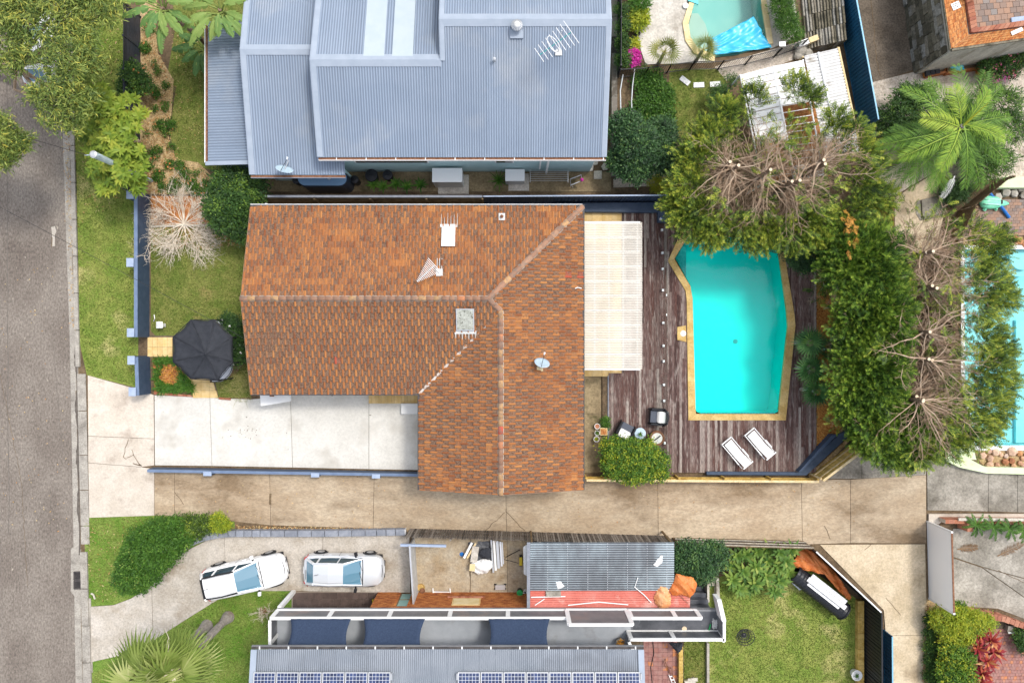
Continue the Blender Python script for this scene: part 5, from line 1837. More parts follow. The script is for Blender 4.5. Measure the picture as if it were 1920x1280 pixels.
ring_pieces(ci,co,.42,.0,.12,M['coping_pale'],np_,'coping_stone',[(0,1,0,1),(1,2,1,2)])
# loose blue cover, rumpled
V,Fs=[],[]
nx_,ny_=34,26
c00,c10,c11,c01=P2(1337,106),P2(1445,92),P2(1412,33),P2(1334,74)
for j in range(ny_):
 for i in range(nx_):
  u,v=i/(nx_-1),j/(ny_-1)
  a_,b_=lerp2(c00,c10,u),lerp2(c01,c11,u)
  q=lerp2(a_,b_,v)
  z=.05+.05*math.sin(u*17+4*math.sin(v*5))*math.sin(v*9+u*6)+.05*max(0,math.sin(u*9-v*13))**3+(.08 if v<.12 else 0)
  V.append((q[0],q[1],z+.03))
for j in range(ny_-1):
 for i in range(nx_-1):
  a_=j*nx_+i
  Fs.append((a_,a_+1,a_+nx_+1,a_+nx_))
o=MB().add(V,Fs).build('pool_cover',M['cover_blue'],smooth=True)
o.modifiers.new('t','SOLIDIFY').thickness=.012
tag(o,'rumpled bright blue solar cover floating on the pale teal pool','pool cover')
o=MB().add(*(lambda vs:(vs,[(0,1,2,3,4)]))([(*P2(x,y),.16)for x,y in((1289,4),(1308,11),(1306,-4),(1300,-14),(1290,-12))])).build('pool_float',M['cyan'])
o.modifiers.new('t','SOLIDIFY').thickness=.1
tag(o,'small cyan foam float at the pool edge by the white chair pad','pool float')
c=P2(1286,10,.2)
o=MB().lathe(c[0],c[1],[(.02,.09),(.15,.1),(.16,.14),(.12,.16)],16).build('skimmer_lid',M['white'],np_)
dg=thing('pool_rules_sign','small white notice board fixed to the black pool railing','sign',P(1467,83,1.2))
c=P2(1467,83,1.25)
MB().obox(c[0],c[1],1.24,1.27,.34,.26,.05).build('board',M['white'],dg)
for j in range(3):
 MB().obox(c[0]-.02,c[1]+.07-j*.07,1.272,1.275,.2-.04*(j%2),.018,.05).build('print_line',M['car_trim'],dg)
# carport roofs, one white and one ribbed grey-white, and the golden beam
wc=thing('white_carport','white sheet roofed carport partly hidden by the lopped conifers','carport',P(1470,210))
cz=2.3
A,B_,Cc,D=(Vector((*P2(*q,cz),cz))for q in((1388,141),(1506,113),(1545,330),(1430,345)))
mid0,mid1=(A+B_)/2+Vector((0,0,.16)),(D+Cc)/2+Vector((0,0,.16))
ux=(D-A)
n_=17
for half in(0,1):
 for i in range(n_):
  t0,t1=i/n_,(i+1)/n_
  if half==0:
   q=[A+(D-A)*t0,mid0+(mid1-mid0)*t0,mid0+(mid1-mid0)*t1,A+(D-A)*t1]
  else:
   q=[mid0+(mid1-mid0)*t0,B_+(Cc-B_)*t0,B_+(Cc-B_)*t1,mid0+(mid1-mid0)*t1]
  if(half==1 and 6<=i<=14)or(half==0 and i>=11):
   continue                      # sheets missing: rafters and soil show through
  if half==0 and i>1:
   q[0]=q[0]+(q[1]-q[0])*.07
   q[3]=q[3]+(q[2]-q[3])*.07
  g_=(q[3]-q[0])*.09
  q=[q[0]+g_,q[1]+g_,q[2]-g_*.6,q[3]-g_*.6]
  dz=Vector((0,0,.04))
  m_=MB().hexa([v for v in(q if(q[1]-q[0]).cross(q[3]-q[0]).z>0 else q[::-1])]+[v+dz for v in(q if(q[1]-q[0]).cross(q[3]-q[0]).z>0 else q[::-1])])
  m_.build('roof_sheet',M['white'],wc)
MB().tube([A,D],.045,6).build('edge_beam',M['white'],wc)
MB().tube([mid0-Vector((0,0,.02)),mid1-Vector((0,0,.02))],.09,6).build('ridge_beam',M['white'],wc)
MB().tube([B_-Vector((0,0,.05)),Cc-Vector((0,0,.05))],.045,6).build('edge_beam',M['white'],wc)
for i in range(n_+1):
 p0,p1=A+(D-A)*(i/n_),mid0+(mid1-mid0)*(i/n_)
 p2=B_+(Cc-B_)*(i/n_)
 MB().tube([p0-Vector((0,0,.05)),p1-Vector((0,0,.05)),p2-Vector((0,0,.05))],.022,5).build('rafter',M['white'],wc)
for q in(A,B_,Cc,D):
 MB().tube([(q.x,q.y,0),(q.x,q.y,cz)],.05,6).build('post',M['white'],wc)
sheet('carport_floor',[(1400,160),(1520,130),(1560,330),(1440,345)],.014,'mulch')
gc=thing('ribbed_awning','ribbed grey white awning roof with a golden edge beam beside the blue fence','awning',P(1560,170))
az=2.2
A,B_=Vector((*P2(1507,106,az),az)),Vector((*P2(1572,89,az),az-.05))
D,Cc=Vector((*P2(1548,300,az),az)),Vector((*P2(1614,282,az),az-.05))
U=(D-A).normalized()
l_=(B_-A).length
tot=(D-A).length
corr_roof(gc,A+Vector((0,0,.02)),U,(B_-A),tot,l_,'poly_grey',sheet_w=.8,pitch=.15,depth=.05)if 'poly_grey' in M else None
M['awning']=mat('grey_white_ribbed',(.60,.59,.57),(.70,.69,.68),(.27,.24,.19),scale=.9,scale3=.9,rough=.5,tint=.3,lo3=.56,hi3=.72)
corr_roof(gc,A+Vector((0,0,.02)),U,(B_-A),tot,l_,'awning',sheet_w=.8,pitch=.16,depth=.055)
MB().tube([A+(B_-A)*.4+Vector((0,0,.08)),D+(Cc-D)*.4+Vector((0,0,.08))],.06,6).build('cover_strip',M['white'],gc)
MB().tube([B_+Vector((0,0,.03)),Cc+Vector((0,0,.03))],.07,4).build('edge_beam',M['timber_pale'],gc)
for q in(A,B_,Cc,D):
 MB().tube([(q.x,q.y,0),(q.x,q.y,az-.06)],.05,6).build('post',M['timber_pale'],gc)
# rough bank with sleepers, pale block cap, boulders above the awning
bank=thing('sleeper_bank','steep bank of rough dark timber sleepers beside the blue fence','retaining wall',P(1530,30))
for i in range(14):
 f0,f1=i/14,(i+1)/14
 for k_ in range(5):
  ya=-60+k_*31
  yb=ya+31
  xa=1497+(ya+60)*.07
  X0,X1=xa+58*f0,xa+58*f1
  za=.15+1.2*f0+random.uniform(0,.08)
  MB().prism(inset(poly([(X0,ya),(X1,ya),(X1+3,yb),(X0+3,yb)]),.012),0,za,0,random.random()).build('sleeper',M['stone_old'],bank)
o=thing('block_coping','two pale rendered blocks set at an angle above the grey white awning','block wall',P(1518,80))
for a_,b_ in(((1497,84),(1516,77)),((1517,76.5),(1534,70))):
 MB().seg(P2(*a_,.55),P2(*b_,.55),.05,.6,.30).build('block',M['white' if a_[0]<1500 else 'coping_pale'],o,bevel=.015)
for i,(x,y,r_)in enumerate(((1499,96,.34),(1512,104,.3),(1495,106,.26))):
 c_=P2(x,y)
 bm=bmesh.new()
 bmesh.ops.create_icosphere(bm,subdivisions=2,radius=r_)
 for v in bm.verts:
  v.co*=random.uniform(.85,1.12)
  v.co.z*=.7
  v.co+=Vector((c_[0],c_[1],r_*.45))
 me=bpy.data.meshes.new('boulder')
 bm.to_mesh(me)
 bm.free()
 me.materials.append(M['stone_grey'])
 ob=bpy.data.objects.new('boulder',me)
 C.objects.link(ob)
 tag(ob,('tan boulder under the pale block coping','jagged boulder beside the awning corner','low mossy boulder at the railing end')[i],'boulder','boulders by the awning')
# ---------------------------------------------------------------- south neighbour: terrace house
TZ=2.75
ty=-14.04
sh=thing('terrace_house','grey house with white framed roof terrace, navy shade sails and brick front below','house',(-3,-16,0))
def stuff_bricks(parent,a,b,z0,z1,th,m='brick_red',L_=.24,hh=.086,openings=()):
 D=math.dist(a,b)
 ang=math.atan2(b[1]-a[1],b[0]-a[0])
 dx,dy=(b[0]-a[0])/D,(b[1]-a[1])/D
 nx,ny=-dy,dx
 mb_=MB()
 cs=round((z1-z0)/hh)
 for c_ in range(cs):
  n_=round(D/L_)
  for i in range(n_+c_%2):
   s0=max(0,i*L_-(L_/2 if c_%2 else 0))+.006
   s1=min(D,i*L_+L_-(L_/2 if c_%2 else 0))-.006
   za,zb=z0+c_*hh+.006,z0+(c_+1)*hh-.006
   if s1-s0<.03 or any(o_[0]<(s0+s1)/2<o_[1]and o_[2]<(za+zb)/2<o_[3]for o_ in openings):
    continue
   c=(a[0]+dx*(s0+s1)/2,a[1]+dy*(s0+s1)/2)
   mb_.obox(c[0],c[1],za,zb,s1-s0,th,ang,0,random.random())
 o_=mb_.build('bricks',M[m],parent)
 o_['kind']='stuff'
 return o_
# brick front, recessed porch at its left end
fy=-14.12
bx0,bx1=P2(709,0)[0],P2(992,0)[0]
M['brick_rust']=mat('rust_brick',(.34,.11,.035),ramp=[(.24,.07,.025),(.34,.11,.035),(.42,.15,.045),(.5,.2,.06)],grain=.2,gscale=16,rough=.9)
dx0,dx1=P2(752,0)[0]-bx0,P2(776,0)[0]-bx0
wx0,wx1=P2(852,0)[0]-bx0,P2(903,0)[0]-bx0
MB().box(bx0,fy-.25,0,bx1,fy-.02,TZ-.3).build('wall',M['mortar'],sh)
stuff_bricks(sh,(bx0,fy),(bx1,fy),.0,2.4,.1,'brick_rust',openings=((dx0,dx1,0,2.1),(wx0,wx1,.9,2.0)))
df=MB().box(bx0+dx0,fy-.03,0,bx0+dx1,fy+.0,2.1).build('door',M['timber_brown'],sh)
for z0,z1 in((.2,.95),(1.1,2.0)):
 MB().box(bx0+dx0+.1,fy+.001,z0,bx0+dx1-.1,fy+.012,z1).build('pane',mat('teal_pane',(.20,.36,.32),rough=.15,spec=.6),df)
MB().lathe(bx0+dx1-.06,fy+.03,[(.02,1.0),(.02,1.06)],8).build('handle',M['alu'],df)
wf=MB().box(bx0+wx0,fy-.02,.95,bx0+wx1,fy+.06,1.95).build('window',M['timber_step'],sh)
MB().box(bx0+wx0+.08,fy+.061,1.03,bx0+wx1-.08,fy+.07,1.87).build('pane',M['coping_pale'],wf)
for i in range(int((wx1-wx0+.6)/.12)):
 MB().box(bx0+wx0-.3+i*.12+.005,fy-.02,.80,bx0+wx0-.3+(i+1)*.12-.005,fy+.12,.88,0,random.random()).build('sill_brick',M['brick_red'],wf)
# porch: brown tiles one by one
pf=sheet('porch',[(547,1109),(712,1109),(712,1180),(547,1180)],.018,'grout')
tw=.42
X0,X1=P2(549,0)[0],P2(711,0)[0]
Y0=P2(0,1110)[1]
nx_=int((X1-X0)/tw)
for j in range(5):
 for i in range(nx_+1):
  xa=X0+i*tw-(tw/2 if j%2 else 0)
  xb=min(X1,xa+tw)
  xa=max(X0,xa)
  if xb-xa<.05:
   continue
  MB().box(xa+.008,Y0-(j+1)*.36+.008,.02,xb-.008,Y0-j*.36-.008,.045,0,random.random()).build('floor_tile',M['porch_tile'],pf)
MB().box(X0-.02,-17,0,bx0,-16.4,TZ-.3).build('wall',M['brick_red'],sh)
MB().box(bx0-.01,-17,0,bx0+.2,fy-.26,TZ-.31).build('wall',M['brick_red'],sh)
# terrace slab and floor
MB().box(-12.29,-16.6,TZ-.3,6.2,ty+.04,TZ-.02).build('terrace_slab',M['grey_wall'],sh)
MB().box(-12.25,-16.6,TZ-.018,6.2,ty-.05,TZ).build('terrace_floor',M['grey_floor'],sh)
MB().box(6.21,-15.16,TZ-.3,10.8,ty+.04,TZ-.02).build('walkway_slab',M['grey_wall'],sh)
MB().box(6.21,-15.1,TZ-.018,10.76,ty-.05,TZ+.002).build('walkway_floor',M['grey_dark'],sh)
MB().box(-12.25,-16.7,0,6.3,-16.61,5.1).build('wall',M['grey_wall'],sh)
for xa,xb in((-9.6,-5.4),(-3.2,1.2),(2.2,5.0)):
 wf=MB().box(xa,-16.6,TZ+.05,xb,-16.55,TZ+2.0).build('window',M['car_trim'],sh)
 MB().box(xa+.08,-16.549,TZ+.13,xb-.08,-16.54,TZ+1.92).build('pane',M['dark_glass'],wf)
def balustrade(a,b,z0,z1,posts,infill='trough',th=.14,name='balustrade',rail_h=.1,bottom=True):
 g=MB().seg(a,b,z0+.06,z1-.06,.05).build(name,M[infill],sh)
 MB().seg(a,b,z1-rail_h,z1,th).build('top_rail',M['white'],g)
 if bottom:
  MB().seg(a,b,z0-.06,z0+.07,.16).build('bottom_rail',M['white'],g)
 ang=math.atan2(b[1]-a[1],b[0]-a[0])
 for t in posts:
  q=lerp2(a,b,t)
  MB().obox(q[0],q[1],z0,z1-rail_h-.002,.22,.12,ang).build('post',M['white'],g)
 return g
bx=lambda px:(px-960)*(38.4-TZ)/F
xL,xM0,xM1,xR_=-12.29,bx(1061),bx(1175),bx(1306)
LL=xM0-xL
balustrade((xL,ty),(xM0-.02,ty),TZ,3.78,[(bx(q)-xL)/LL for q in(625,735,846,953)]+[.005])
balustrade((xM0,ty+.02),(xM1,ty+.02),TZ,4.62,[.012,.988],infill='trough')
balustrade((xM1+.02,ty),(xR_,ty),TZ,3.78,[.02,(bx(1259)-xM1)/(xR_-xM1),.985])
balustrade((xM1+.02,-15.12),(10.77,-15.12),TZ,3.78,[.01,.47],infill='grey_dark')
balustrade((10.77,-15.2),(10.77,-14.2),TZ,3.78,[.02],infill='grey_wall',bottom=False)
balustrade((xL,ty-.1),(xL,-16.5),TZ,3.78,[.5],infill='grey_dark',bottom=False)
balustrade((xM1-.05,-15.25),(xM1+.45,-16.2),TZ,3.75,[],infill='grey_dark',bottom=False)
# left corner post down to the ground
MB().box(-12.36,ty-.1,0,-12.16,ty+.1,TZ-.32).build('post',M['white'],sh)
# lower white shadow-line beam under the sails
# shade sails, three cloths with curved side edges
for i,(pa,pb,qa,qb)in enumerate(((545,658,533,652),(682,797,675,790),(916,1031,913,1031))):
 V,Fs=[],[]
 nu,nv=14,10
 for v in range(nv+1):
  tv=v/nv
  z=3.80+(4.85-3.80)*tv
  yv=ty+(-15.25-ty)*tv
  xa=bx(0)+0
  k_=(38.4-z)/F
  px_a=pa+(qa-pa)*tv
  px_b=pb+(qb-pb)*tv
  xa=(pa-960)*(38.4-3.8)/F+((qa-960)*(38.4-4.85)/F-(pa-960)*(38.4-3.8)/F)*tv+.16*math.sin(PI*tv)
  xb=(pb-960)*(38.4-3.8)/F+((qb-960)*(38.4-4.85)/F-(pb-960)*(38.4-3.8)/F)*tv-.16*math.sin(PI*tv)
  for u in range(nu+1):
   x=xa+(xb-xa)*u/nu
   V.append((x,yv,z-.12*math.sin(PI*tv)*math.sin(PI*u/nu)+.015*math.sin(u*2.3+v*3)))
 for v in range(nv):
  for u in range(nu):
   a_=v*(nu+1)+u
   Fs.append((a_+nu+1,a_+nu+2,a_+1,a_))
 o=MB().add(V,Fs).build('shade_sail',M['shade_cloth'],smooth=True)
 o.modifiers.new('t','SOLIDIFY').thickness=.01
 tag(o,('navy shade sail nearest the lawn end of the white framed terrace','middle navy shade sail over the white framed terrace','navy shade sail nearest the tall white framed screen')[i],'shade sail','navy shade sails over the terrace')
# pot of yellow flowers and a drip tray on the terrace
c=P(1161,1199,TZ)
pt=thing('plant_pot','grey pot of mustard flowers on the terrace floor beside the sloping white rail','plant pot',c)
MB().lathe(c[0],c[1],[(.16,TZ+.002),(.24,TZ+.4),(.20,TZ+.4),(.19,TZ+.3)],18).build('pot',M['conc_grey'],pt)
pot_spots=[(pt,c[0],c[1],TZ+.38)]
# dark roof over the walkway door, gutters
# main steel roof of this house with its flashings
rz,rt=5.1,.17
ry=-15.0
rxl,rxr=-12.72,6.43
rs=math.sqrt(1+rt*rt)
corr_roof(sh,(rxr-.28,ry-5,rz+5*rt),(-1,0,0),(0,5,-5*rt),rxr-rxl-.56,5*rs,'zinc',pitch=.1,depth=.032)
for xa,xb in((rxl,rxl+.29),(rxr-.29,rxr)):
 MB().hexa([(xa,ry-5,rz+5*rt+.0),(xb,ry-5,rz+5*rt),(xb,ry,rz),(xa,ry,rz),
 (xa,ry-5,rz+5*rt+.06),(xb,ry-5,rz+5*rt+.06),(xb,ry,rz+.06),(xa,ry,rz+.06)]).build('verge_flashing',M['blue_steel2'],sh)
MB().box(rxl,ry+.01,rz-.1,rxr,ry+.14,rz-.03).build('gutter',M['gutter_dark'],sh)
MB().box(rxl,ry+.142,rz-.14,rxr,ry+.16,rz+.0).build('gutter_lip',M['grey_wall'],sh)
for i in range(14):
 x=rxl+.4+i*(rxr-rxl-.8)/13
 MB().box(x-.03,ry+.0,rz-.028,x+.03,ry+.141,rz-.01).build('bracket',M['white'],sh)
def zS2(x,y):return rz+rt*(ry-y)
def solar(px_l,px_r,label):
 ytop=-15.98
 z0=zS2(0,ytop)+.1
 xa,xb=(px_l-960)*(38.4-z0)/F,(px_r-960)*(38.4-z0)/F
 r=thing('solar_panel',label,'solar panel',((xa+xb)/2,ytop-.85,z0))
 Lp,Wp=1.7,xb-xa-.04
 O=Vector((xa+.02,ytop,z0))
 U,V_=Vector((1,0,0)),Vector((0,-1,rt)).normalized()
 N_=Vector((0,rt,1)).normalized()
 def slab(u0,u1,v0,v1,n0,n1,mb_,t=.5):
  q=[O+U*u+V_*v for u,v in((u0,v1),(u1,v1),(u1,v0),(u0,v0))]
  mb_.hexa([p_+N_*n0 for p_ in q]+[p_+N_*n1 for p_ in q],0,t)
  return mb_
 slab(.02,Wp-.02,.02,Lp-.02,-.01,.012,MB()).build('backing',M['alu_white'],r)
 m_=MB()
 nc,nr_=6,10
 cw,chh=(Wp-.08)/nc,(Lp-.08)/nr_
 for i in range(nc):
  for j in range(nr_):
   slab(.04+i*cw+.009,.04+(i+1)*cw-.009,.04+j*chh+.009,.04+(j+1)*chh-.009,.0122,.016,m_,random.random())
 o_=m_.build('cells',M['solar'],r)
 o_['kind']='stuff'
 m_=MB()
 for q in((0,Wp,0,.03),(0,Wp,Lp-.03,Lp),(0,.03,.03,Lp-.03),(Wp-.03,Wp,.03,Lp-.03)):
  slab(*q,-.03,.022,m_)
 o_=m_.build('frame',M['alu'],r)
 o_['kind']='stuff'
 return r
ord_=['first','second','third','fourth','fifth','sixth','seventh','eighth']
e=[475,518,561,604,647,690,733]
for i in range(6):
 solar(e[i],e[i+1],f'{ord_[i]} solar panel from the street end in the row nearest the street').update()if False else tag(solar(e[i],e[i+1],f'{ord_[i]} solar panel from the street end in the row of six'),group='solar panels in the row of six nearest the street')
for i in range(8):
 tag(solar(858+i*42.8,858+(i+1)*42.8,f'{ord_[i]} solar panel from the street end in the row of eight'),group='solar panels in the row of eight nearest the red patio')
for x,y in((733.5,1268),(857,1268),(1202,1268)):
 c=P(x,y,5.45)
 MB().obox(c[0],c[1],5.36,5.47,.07,.3).build('mounting_rail',M['alu'],sh)
# outside stairs, dark treads
st=thing('outside_stairs','dark concrete stairs rising from the yard to the white framed walkway','stairs',P(1322,1110))
for i in range(7):
 z1=.4+i*.36
 ya=P2(0,1082)[1]-i*.235
 xa,xb=9.42,10.62
 MB().box(xa,ya-.24,0 if i==0 else z1-.45,xb,ya-.008,z1).build('tread',M['grey_dark'],st,bevel=.015)
MB().box(10.64,-14.2,0,10.76,-12.7,1.2).build('side_wall',M['stone_pale'],st)
m_=MB()
m_.hexa([(10.66,-14.2,2.9),(10.88,-14.2,2.9),(10.88,-13.4,2.1),(10.66,-13.4,2.1),(10.66,-14.2,3.6),(10.88,-14.2,3.6),(10.88,-13.4,2.7),(10.66,-13.4,2.7)][0:4][::1]+[(10.66,-14.2,3.75),(10.88,-14.2,3.75),(10.88,-13.4,2.9),(10.66,-13.4,2.9)])
m_.build('sloping_rail',M['white'],st)
o=MB().prism(poly([(1304,1078),(1338,1078),(1338,1094),(1304,1094)]),.02,.3).build('landing_stone',M['stone_pale'])
tag(o,'rounded pale stone at the foot of the dark outside stairs','landing stone')
MB().prism(poly([(1338,1078),(1343,1078),(1346,1140),(1340,1140)]),.0,.5).build('garden_kerb',M['stone_grey'],st)
# odds and ends on the walkway
jn=thing('cable_heap','tangled white cable heap in the corner of the dark walkway','cable',P(1340,1170,TZ))
pts=[]
c=P(1339,1168,TZ)
for i in range(70):
 pts.append((c[0]+random.uniform(-.14,.14),c[1]+random.uniform(-.28,.30),TZ+.02+random.uniform(0,.12)))
MB().tube(pts,.016,4).build('cable',M['white'],jn)
o=MB().obox(*P2(1330,1176,TZ),TZ+.004,TZ+.06,.06,.42,-.25).build('broom',M['green_plastic'])
tag(o,'green broom head lying beside the white cable heap','broom')
o=MB().lathe(*P2(1283,1178,TZ),[(.02,TZ+.004),(.13,TZ+.01),(.13,TZ+.02),(.02,TZ+.025)],14).build('timber_disc',M['cut_wood'])
tag(o,'round pale wooden lid on the dark walkway','lid')
# red paver patio at the right, each paver a piece
pp=sheet('paver_patio',[(1200,1190),(1282,1190),(1282,1330),(1200,1330)],.012,'joint')
x0,x1=P2(1206,0)[0],P2(1270,0)[0]
y0,y1=P2(0,1196)[1],P2(0,1290)[1]
nx_,ny_=7,11
for i in range(nx_):
 for j in range(ny_):
  xa,xb=x0+(x1-x0)*i/nx_,x0+(x1-x0)*(i+1)/nx_
  ya,yb=y0+(y1-y0)*j/ny_,y0+(y1-y0)*(j+1)/ny_
  t=1.0 if random.random()<.13 else random.uniform(0,.74)
  MB().box(xa+.007,yb+.007,.014,xb-.007,ya-.007,.045+random.uniform(-.004,.004),0,t).build('paver',M['paver_red'],pp)
o=MB().tube([P(1224,1200,.07),P(1226,1225,.06),P(1220,1250,.06),P(1224,1290,.06)],.022,5).build('hose',M['car_trim'])
tag(o,'dark hose lying across the red paver patio','hose')
sw2=thing('retaining_wall','golden sleeper edge between red paver patio and the narrow grass strip','retaining wall',P(1274,1240))
for i in range(4):
 MB().prism(inset(poly([(1270,1206+i*25),(1278,1206+i*25),(1278,1231+i*25),(1270,1231+i*25)]),.008),0,.35,0,random.random()).build('sleeper',M['timber_gold'],sw2)
kb=thing('garden_edging','thin grey concrete edging between grass strip and back lawn','edging',P(1325,1240))
for i in range(4):
 MB().prism(inset(poly([(1323,1202+i*25),(1328,1202+i*25),(1328,1227+i*25),(1323,1227+i*25)]),.008),0,.25,0,random.random()).build('kerb_block',M['stone_grey'],kb)
def cloth(name,outline,z0,m,lab,cat,amp=.16,rise=.2,rings=9,seed=1,sub=48):
 """crumpled sheet over an outline (photo pixels at z0)"""
 r_=random.Random(seed)
 p=[Vector(q)for q in poly(outline,z0)]
 per=[]
 tot=sum((p[(i+1)%len(p)]-p[i]).length for i in range(len(p)))
 for i in range(len(p)):
  a_,b_=p[i],p[(i+1)%len(p)]
  k_=max(1,round((b_-a_).length/tot*sub))
  for j in range(k_):
   per.append(a_.lerp(b_,j/k_))
 c_=sum(per,Vector((0,0)))/len(per)
 ph=[(r_.uniform(2,8),r_.uniform(2,8),r_.uniform(0,6))for _ in range(7)]
 def hgt(q,r):
  s_=0
  for a_,b_,f_ in ph:
   s_+=abs(math.sin(q.x*a_+q.y*b_+f_))
  return z0+rise*(1-r**2)+amp*(s_/7-.5)*2*(1.0 if r<1 else .5)
 V,Fs=[(c_.x,c_.y,hgt(c_,0))],[]
 n_=len(per)
 for k_ in range(1,rings+1):
  r=k_/rings
  for q0 in per:
   q=c_.lerp(q0,r)+Vector((r_.uniform(-1,1),r_.uniform(-1,1)))*.025
   V.append((q.x,q.y,max(z0+.004,hgt(q,r))))
 for j in range(n_):
  Fs.append((0,1+j,1+(j+1)%n_))
 for k_ in range(rings-1):
  for j in range(n_):
   a_=1+k_*n_
   Fs.append((a_+j,a_+n_+j,a_+n_+(j+1)%n_,a_+(j+1)%n_))
 if area([(v.x,v.y)for v in per])<0:
  Fs=[f[::-1]for f in Fs]
 o_=MB().add(V,Fs).build(name,M[m])
 o_.modifiers.new('t','SOLIDIFY').thickness=.012
 return tag(o_,lab,cat)
# workshop roof: weathered zinc with a faded red strip
cp=thing('workshop_roof','weathered zinc shed roof with a faded red strip, beside the grey paling fence','shed',P(1130,1075))
wz_=2.45
q=[P2(*k_,wz_)for k_ in((994,1017),(1262,1024),(1266,1106),(994,1106))]
x0,x1=q[0][0],P2(1264,1060,wz_)[0]
y0,y1=P2(0,1016,wz_)[1],P2(0,1106,wz_)[1]
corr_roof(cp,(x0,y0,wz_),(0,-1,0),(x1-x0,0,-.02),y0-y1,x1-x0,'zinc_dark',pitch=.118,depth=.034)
cp.children[0]
for o_ in cp.children:
 pass
x2=P2(1293,1120,2.3)[0]
y2a,y2b=P2(0,1106,2.36)[1],P2(0,1139,2.3)[1]
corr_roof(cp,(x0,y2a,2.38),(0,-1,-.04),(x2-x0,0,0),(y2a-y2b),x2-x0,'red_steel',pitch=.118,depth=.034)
MB().box(x0-.17,y1-.95,wz_-.04,x0-.002,y0,wz_+.06).build('fascia',M['block_grey'],cp)
MB().prism(poly([(981,1025),(989,1020),(990,1080),(982,1075)],1.9),1.85,1.95).build('window_hood',M['white'],cp)
for x,y in((x0+.1,y0-.1),(x1-.1,y0-.1),(x1-.1,y1+.1),(x0+.1,y1+.1)):
 MB().obox(x,y,0,wz_-.05,.09,.09).build('post',M['timber_brown'],cp)
MB().box(x0+.1,y0-.62,.3,x1,y0-.56,1.6).build('back_wall',M['timber_grey'],cp)
m_=MB()
for px in(1027,1064,1102,1139,1176,1213,1250):
 xx=P2(px,0,wz_)[0]
 for j in range(20):
  m_.obox(xx,y0-.06-j*(y0-y1)/20,wz_+.03,wz_+.05,.03,.03)
o=m_.build('screws',M['alu_white'],cp)
o['kind']='stuff'
MB().box(x0,P2(0,1143,2.3)[1],2.1,x2+.4,P2(0,1137.5,2.3)[1],2.22).build('gutter',M['grey_dark'],cp)
# litter on the workshop roof
z=wz_+.04
for nm,pts_,zz,m_,l_,c_ in(
 ('paper_sheet',[(1042,1091),(1051,1089),(1058,1099),(1046,1104)],z,'white','crumpled white paper sheet on the zinc roof near the red strip','paper'),
 ('plastic_sheet',[(1225,1058),(1239,1040),(1243,1042),(1241,1055),(1231,1062)],z,'white','white plastic shard near the far end of the zinc roof','plastic sheet')):
 cloth(nm,pts_,zz,m_,l_,c_,amp=.03,rise=.05,rings=3,sub=14)
o=MB().obox(*P2(1037.5,1112,2.45),2.42,2.52,.78,.27,.02).build('gutter_offcut',M['conc_grey'])
tag(o,'grey gutter offcut lying across the red roof strip','offcut')
for i,(pts_,r_,l_)in enumerate((
 ([(996,1119),(1060,1117.5)],.03,'straight white batten under the grey gutter offcut'),
 ([(1003,1134),(1021,1122)],.025,'short slanting white stick at the street end of the red strip'),
 ([(1065,1134),(1122,1128),(1178,1133)],.028,'bent white strip along the lower edge of the red strip'),
 ([(1196,1082),(1190,1100),(1208,1115),(1221,1129)],.026,'kinked white pipe crossing from zinc roof to red strip'),
 ([(1272,1113),(1290,1130)],.014,'thin dark stick beside the orange tarpaulin'))):
 o=MB().tube([P(x,y,2.47 if y>1104 else 2.52)for x,y in pts_],r_,6).build('stick',M['white' if i!=4 else 'bark'])
 tag(o,l_,'stick','sticks and strips lying on the workshop roof')
cloth('tarpaulin',[(1237,1099),(1250,1099),(1257,1112),(1259,1130),(1252,1139),(1240,1142),(1229,1132),(1226,1120),(1231,1106)],2.42,'tar_peach','pale orange tarpaulin bundle on the red roof strip','tarpaulin',amp=.12,rise=.28,seed=3)
cloth('tarpaulin',[(1268,1074),(1282,1078),(1300,1082),(1307,1095),(1302,1110),(1294,1120),(1280,1114),(1262,1116),(1254,1106),(1262,1090)],2.45,'tar_orange','deeper orange tarpaulin bundle at the roof end by the dark stairs','tarpaulin',amp=.14,rise=.3,seed=5)
# yard divider: pale weathered sheet panel
o=thing('panel_gate','pale weathered panel gate between the parked cars and the cluttered yard','gate',P(780,1060))
MB().seg(P2(777,1006),P2(784,1112),.05,1.75,.05).build('panel',mat('pale_zinc',(.52,.54,.55),(.42,.43,.42),(.62,.64,.65),scale=2,scale3=1.2,grain=.2,rough=.5),o)
MB().seg(P2(777,1006),P2(784,1112),1.752,1.80,.09).build('top_rail',M['alu'],o)
for q in((777,1006),(784,1112)):
 MB().obox(*P2(*q),0,1.82,.09,.09).build('post',M['alu'],o)
MB().seg(P2(760,1004.5),P2(842,1006),1.6,1.75,.12).build('gate_beam',M['navy_cap'],o)
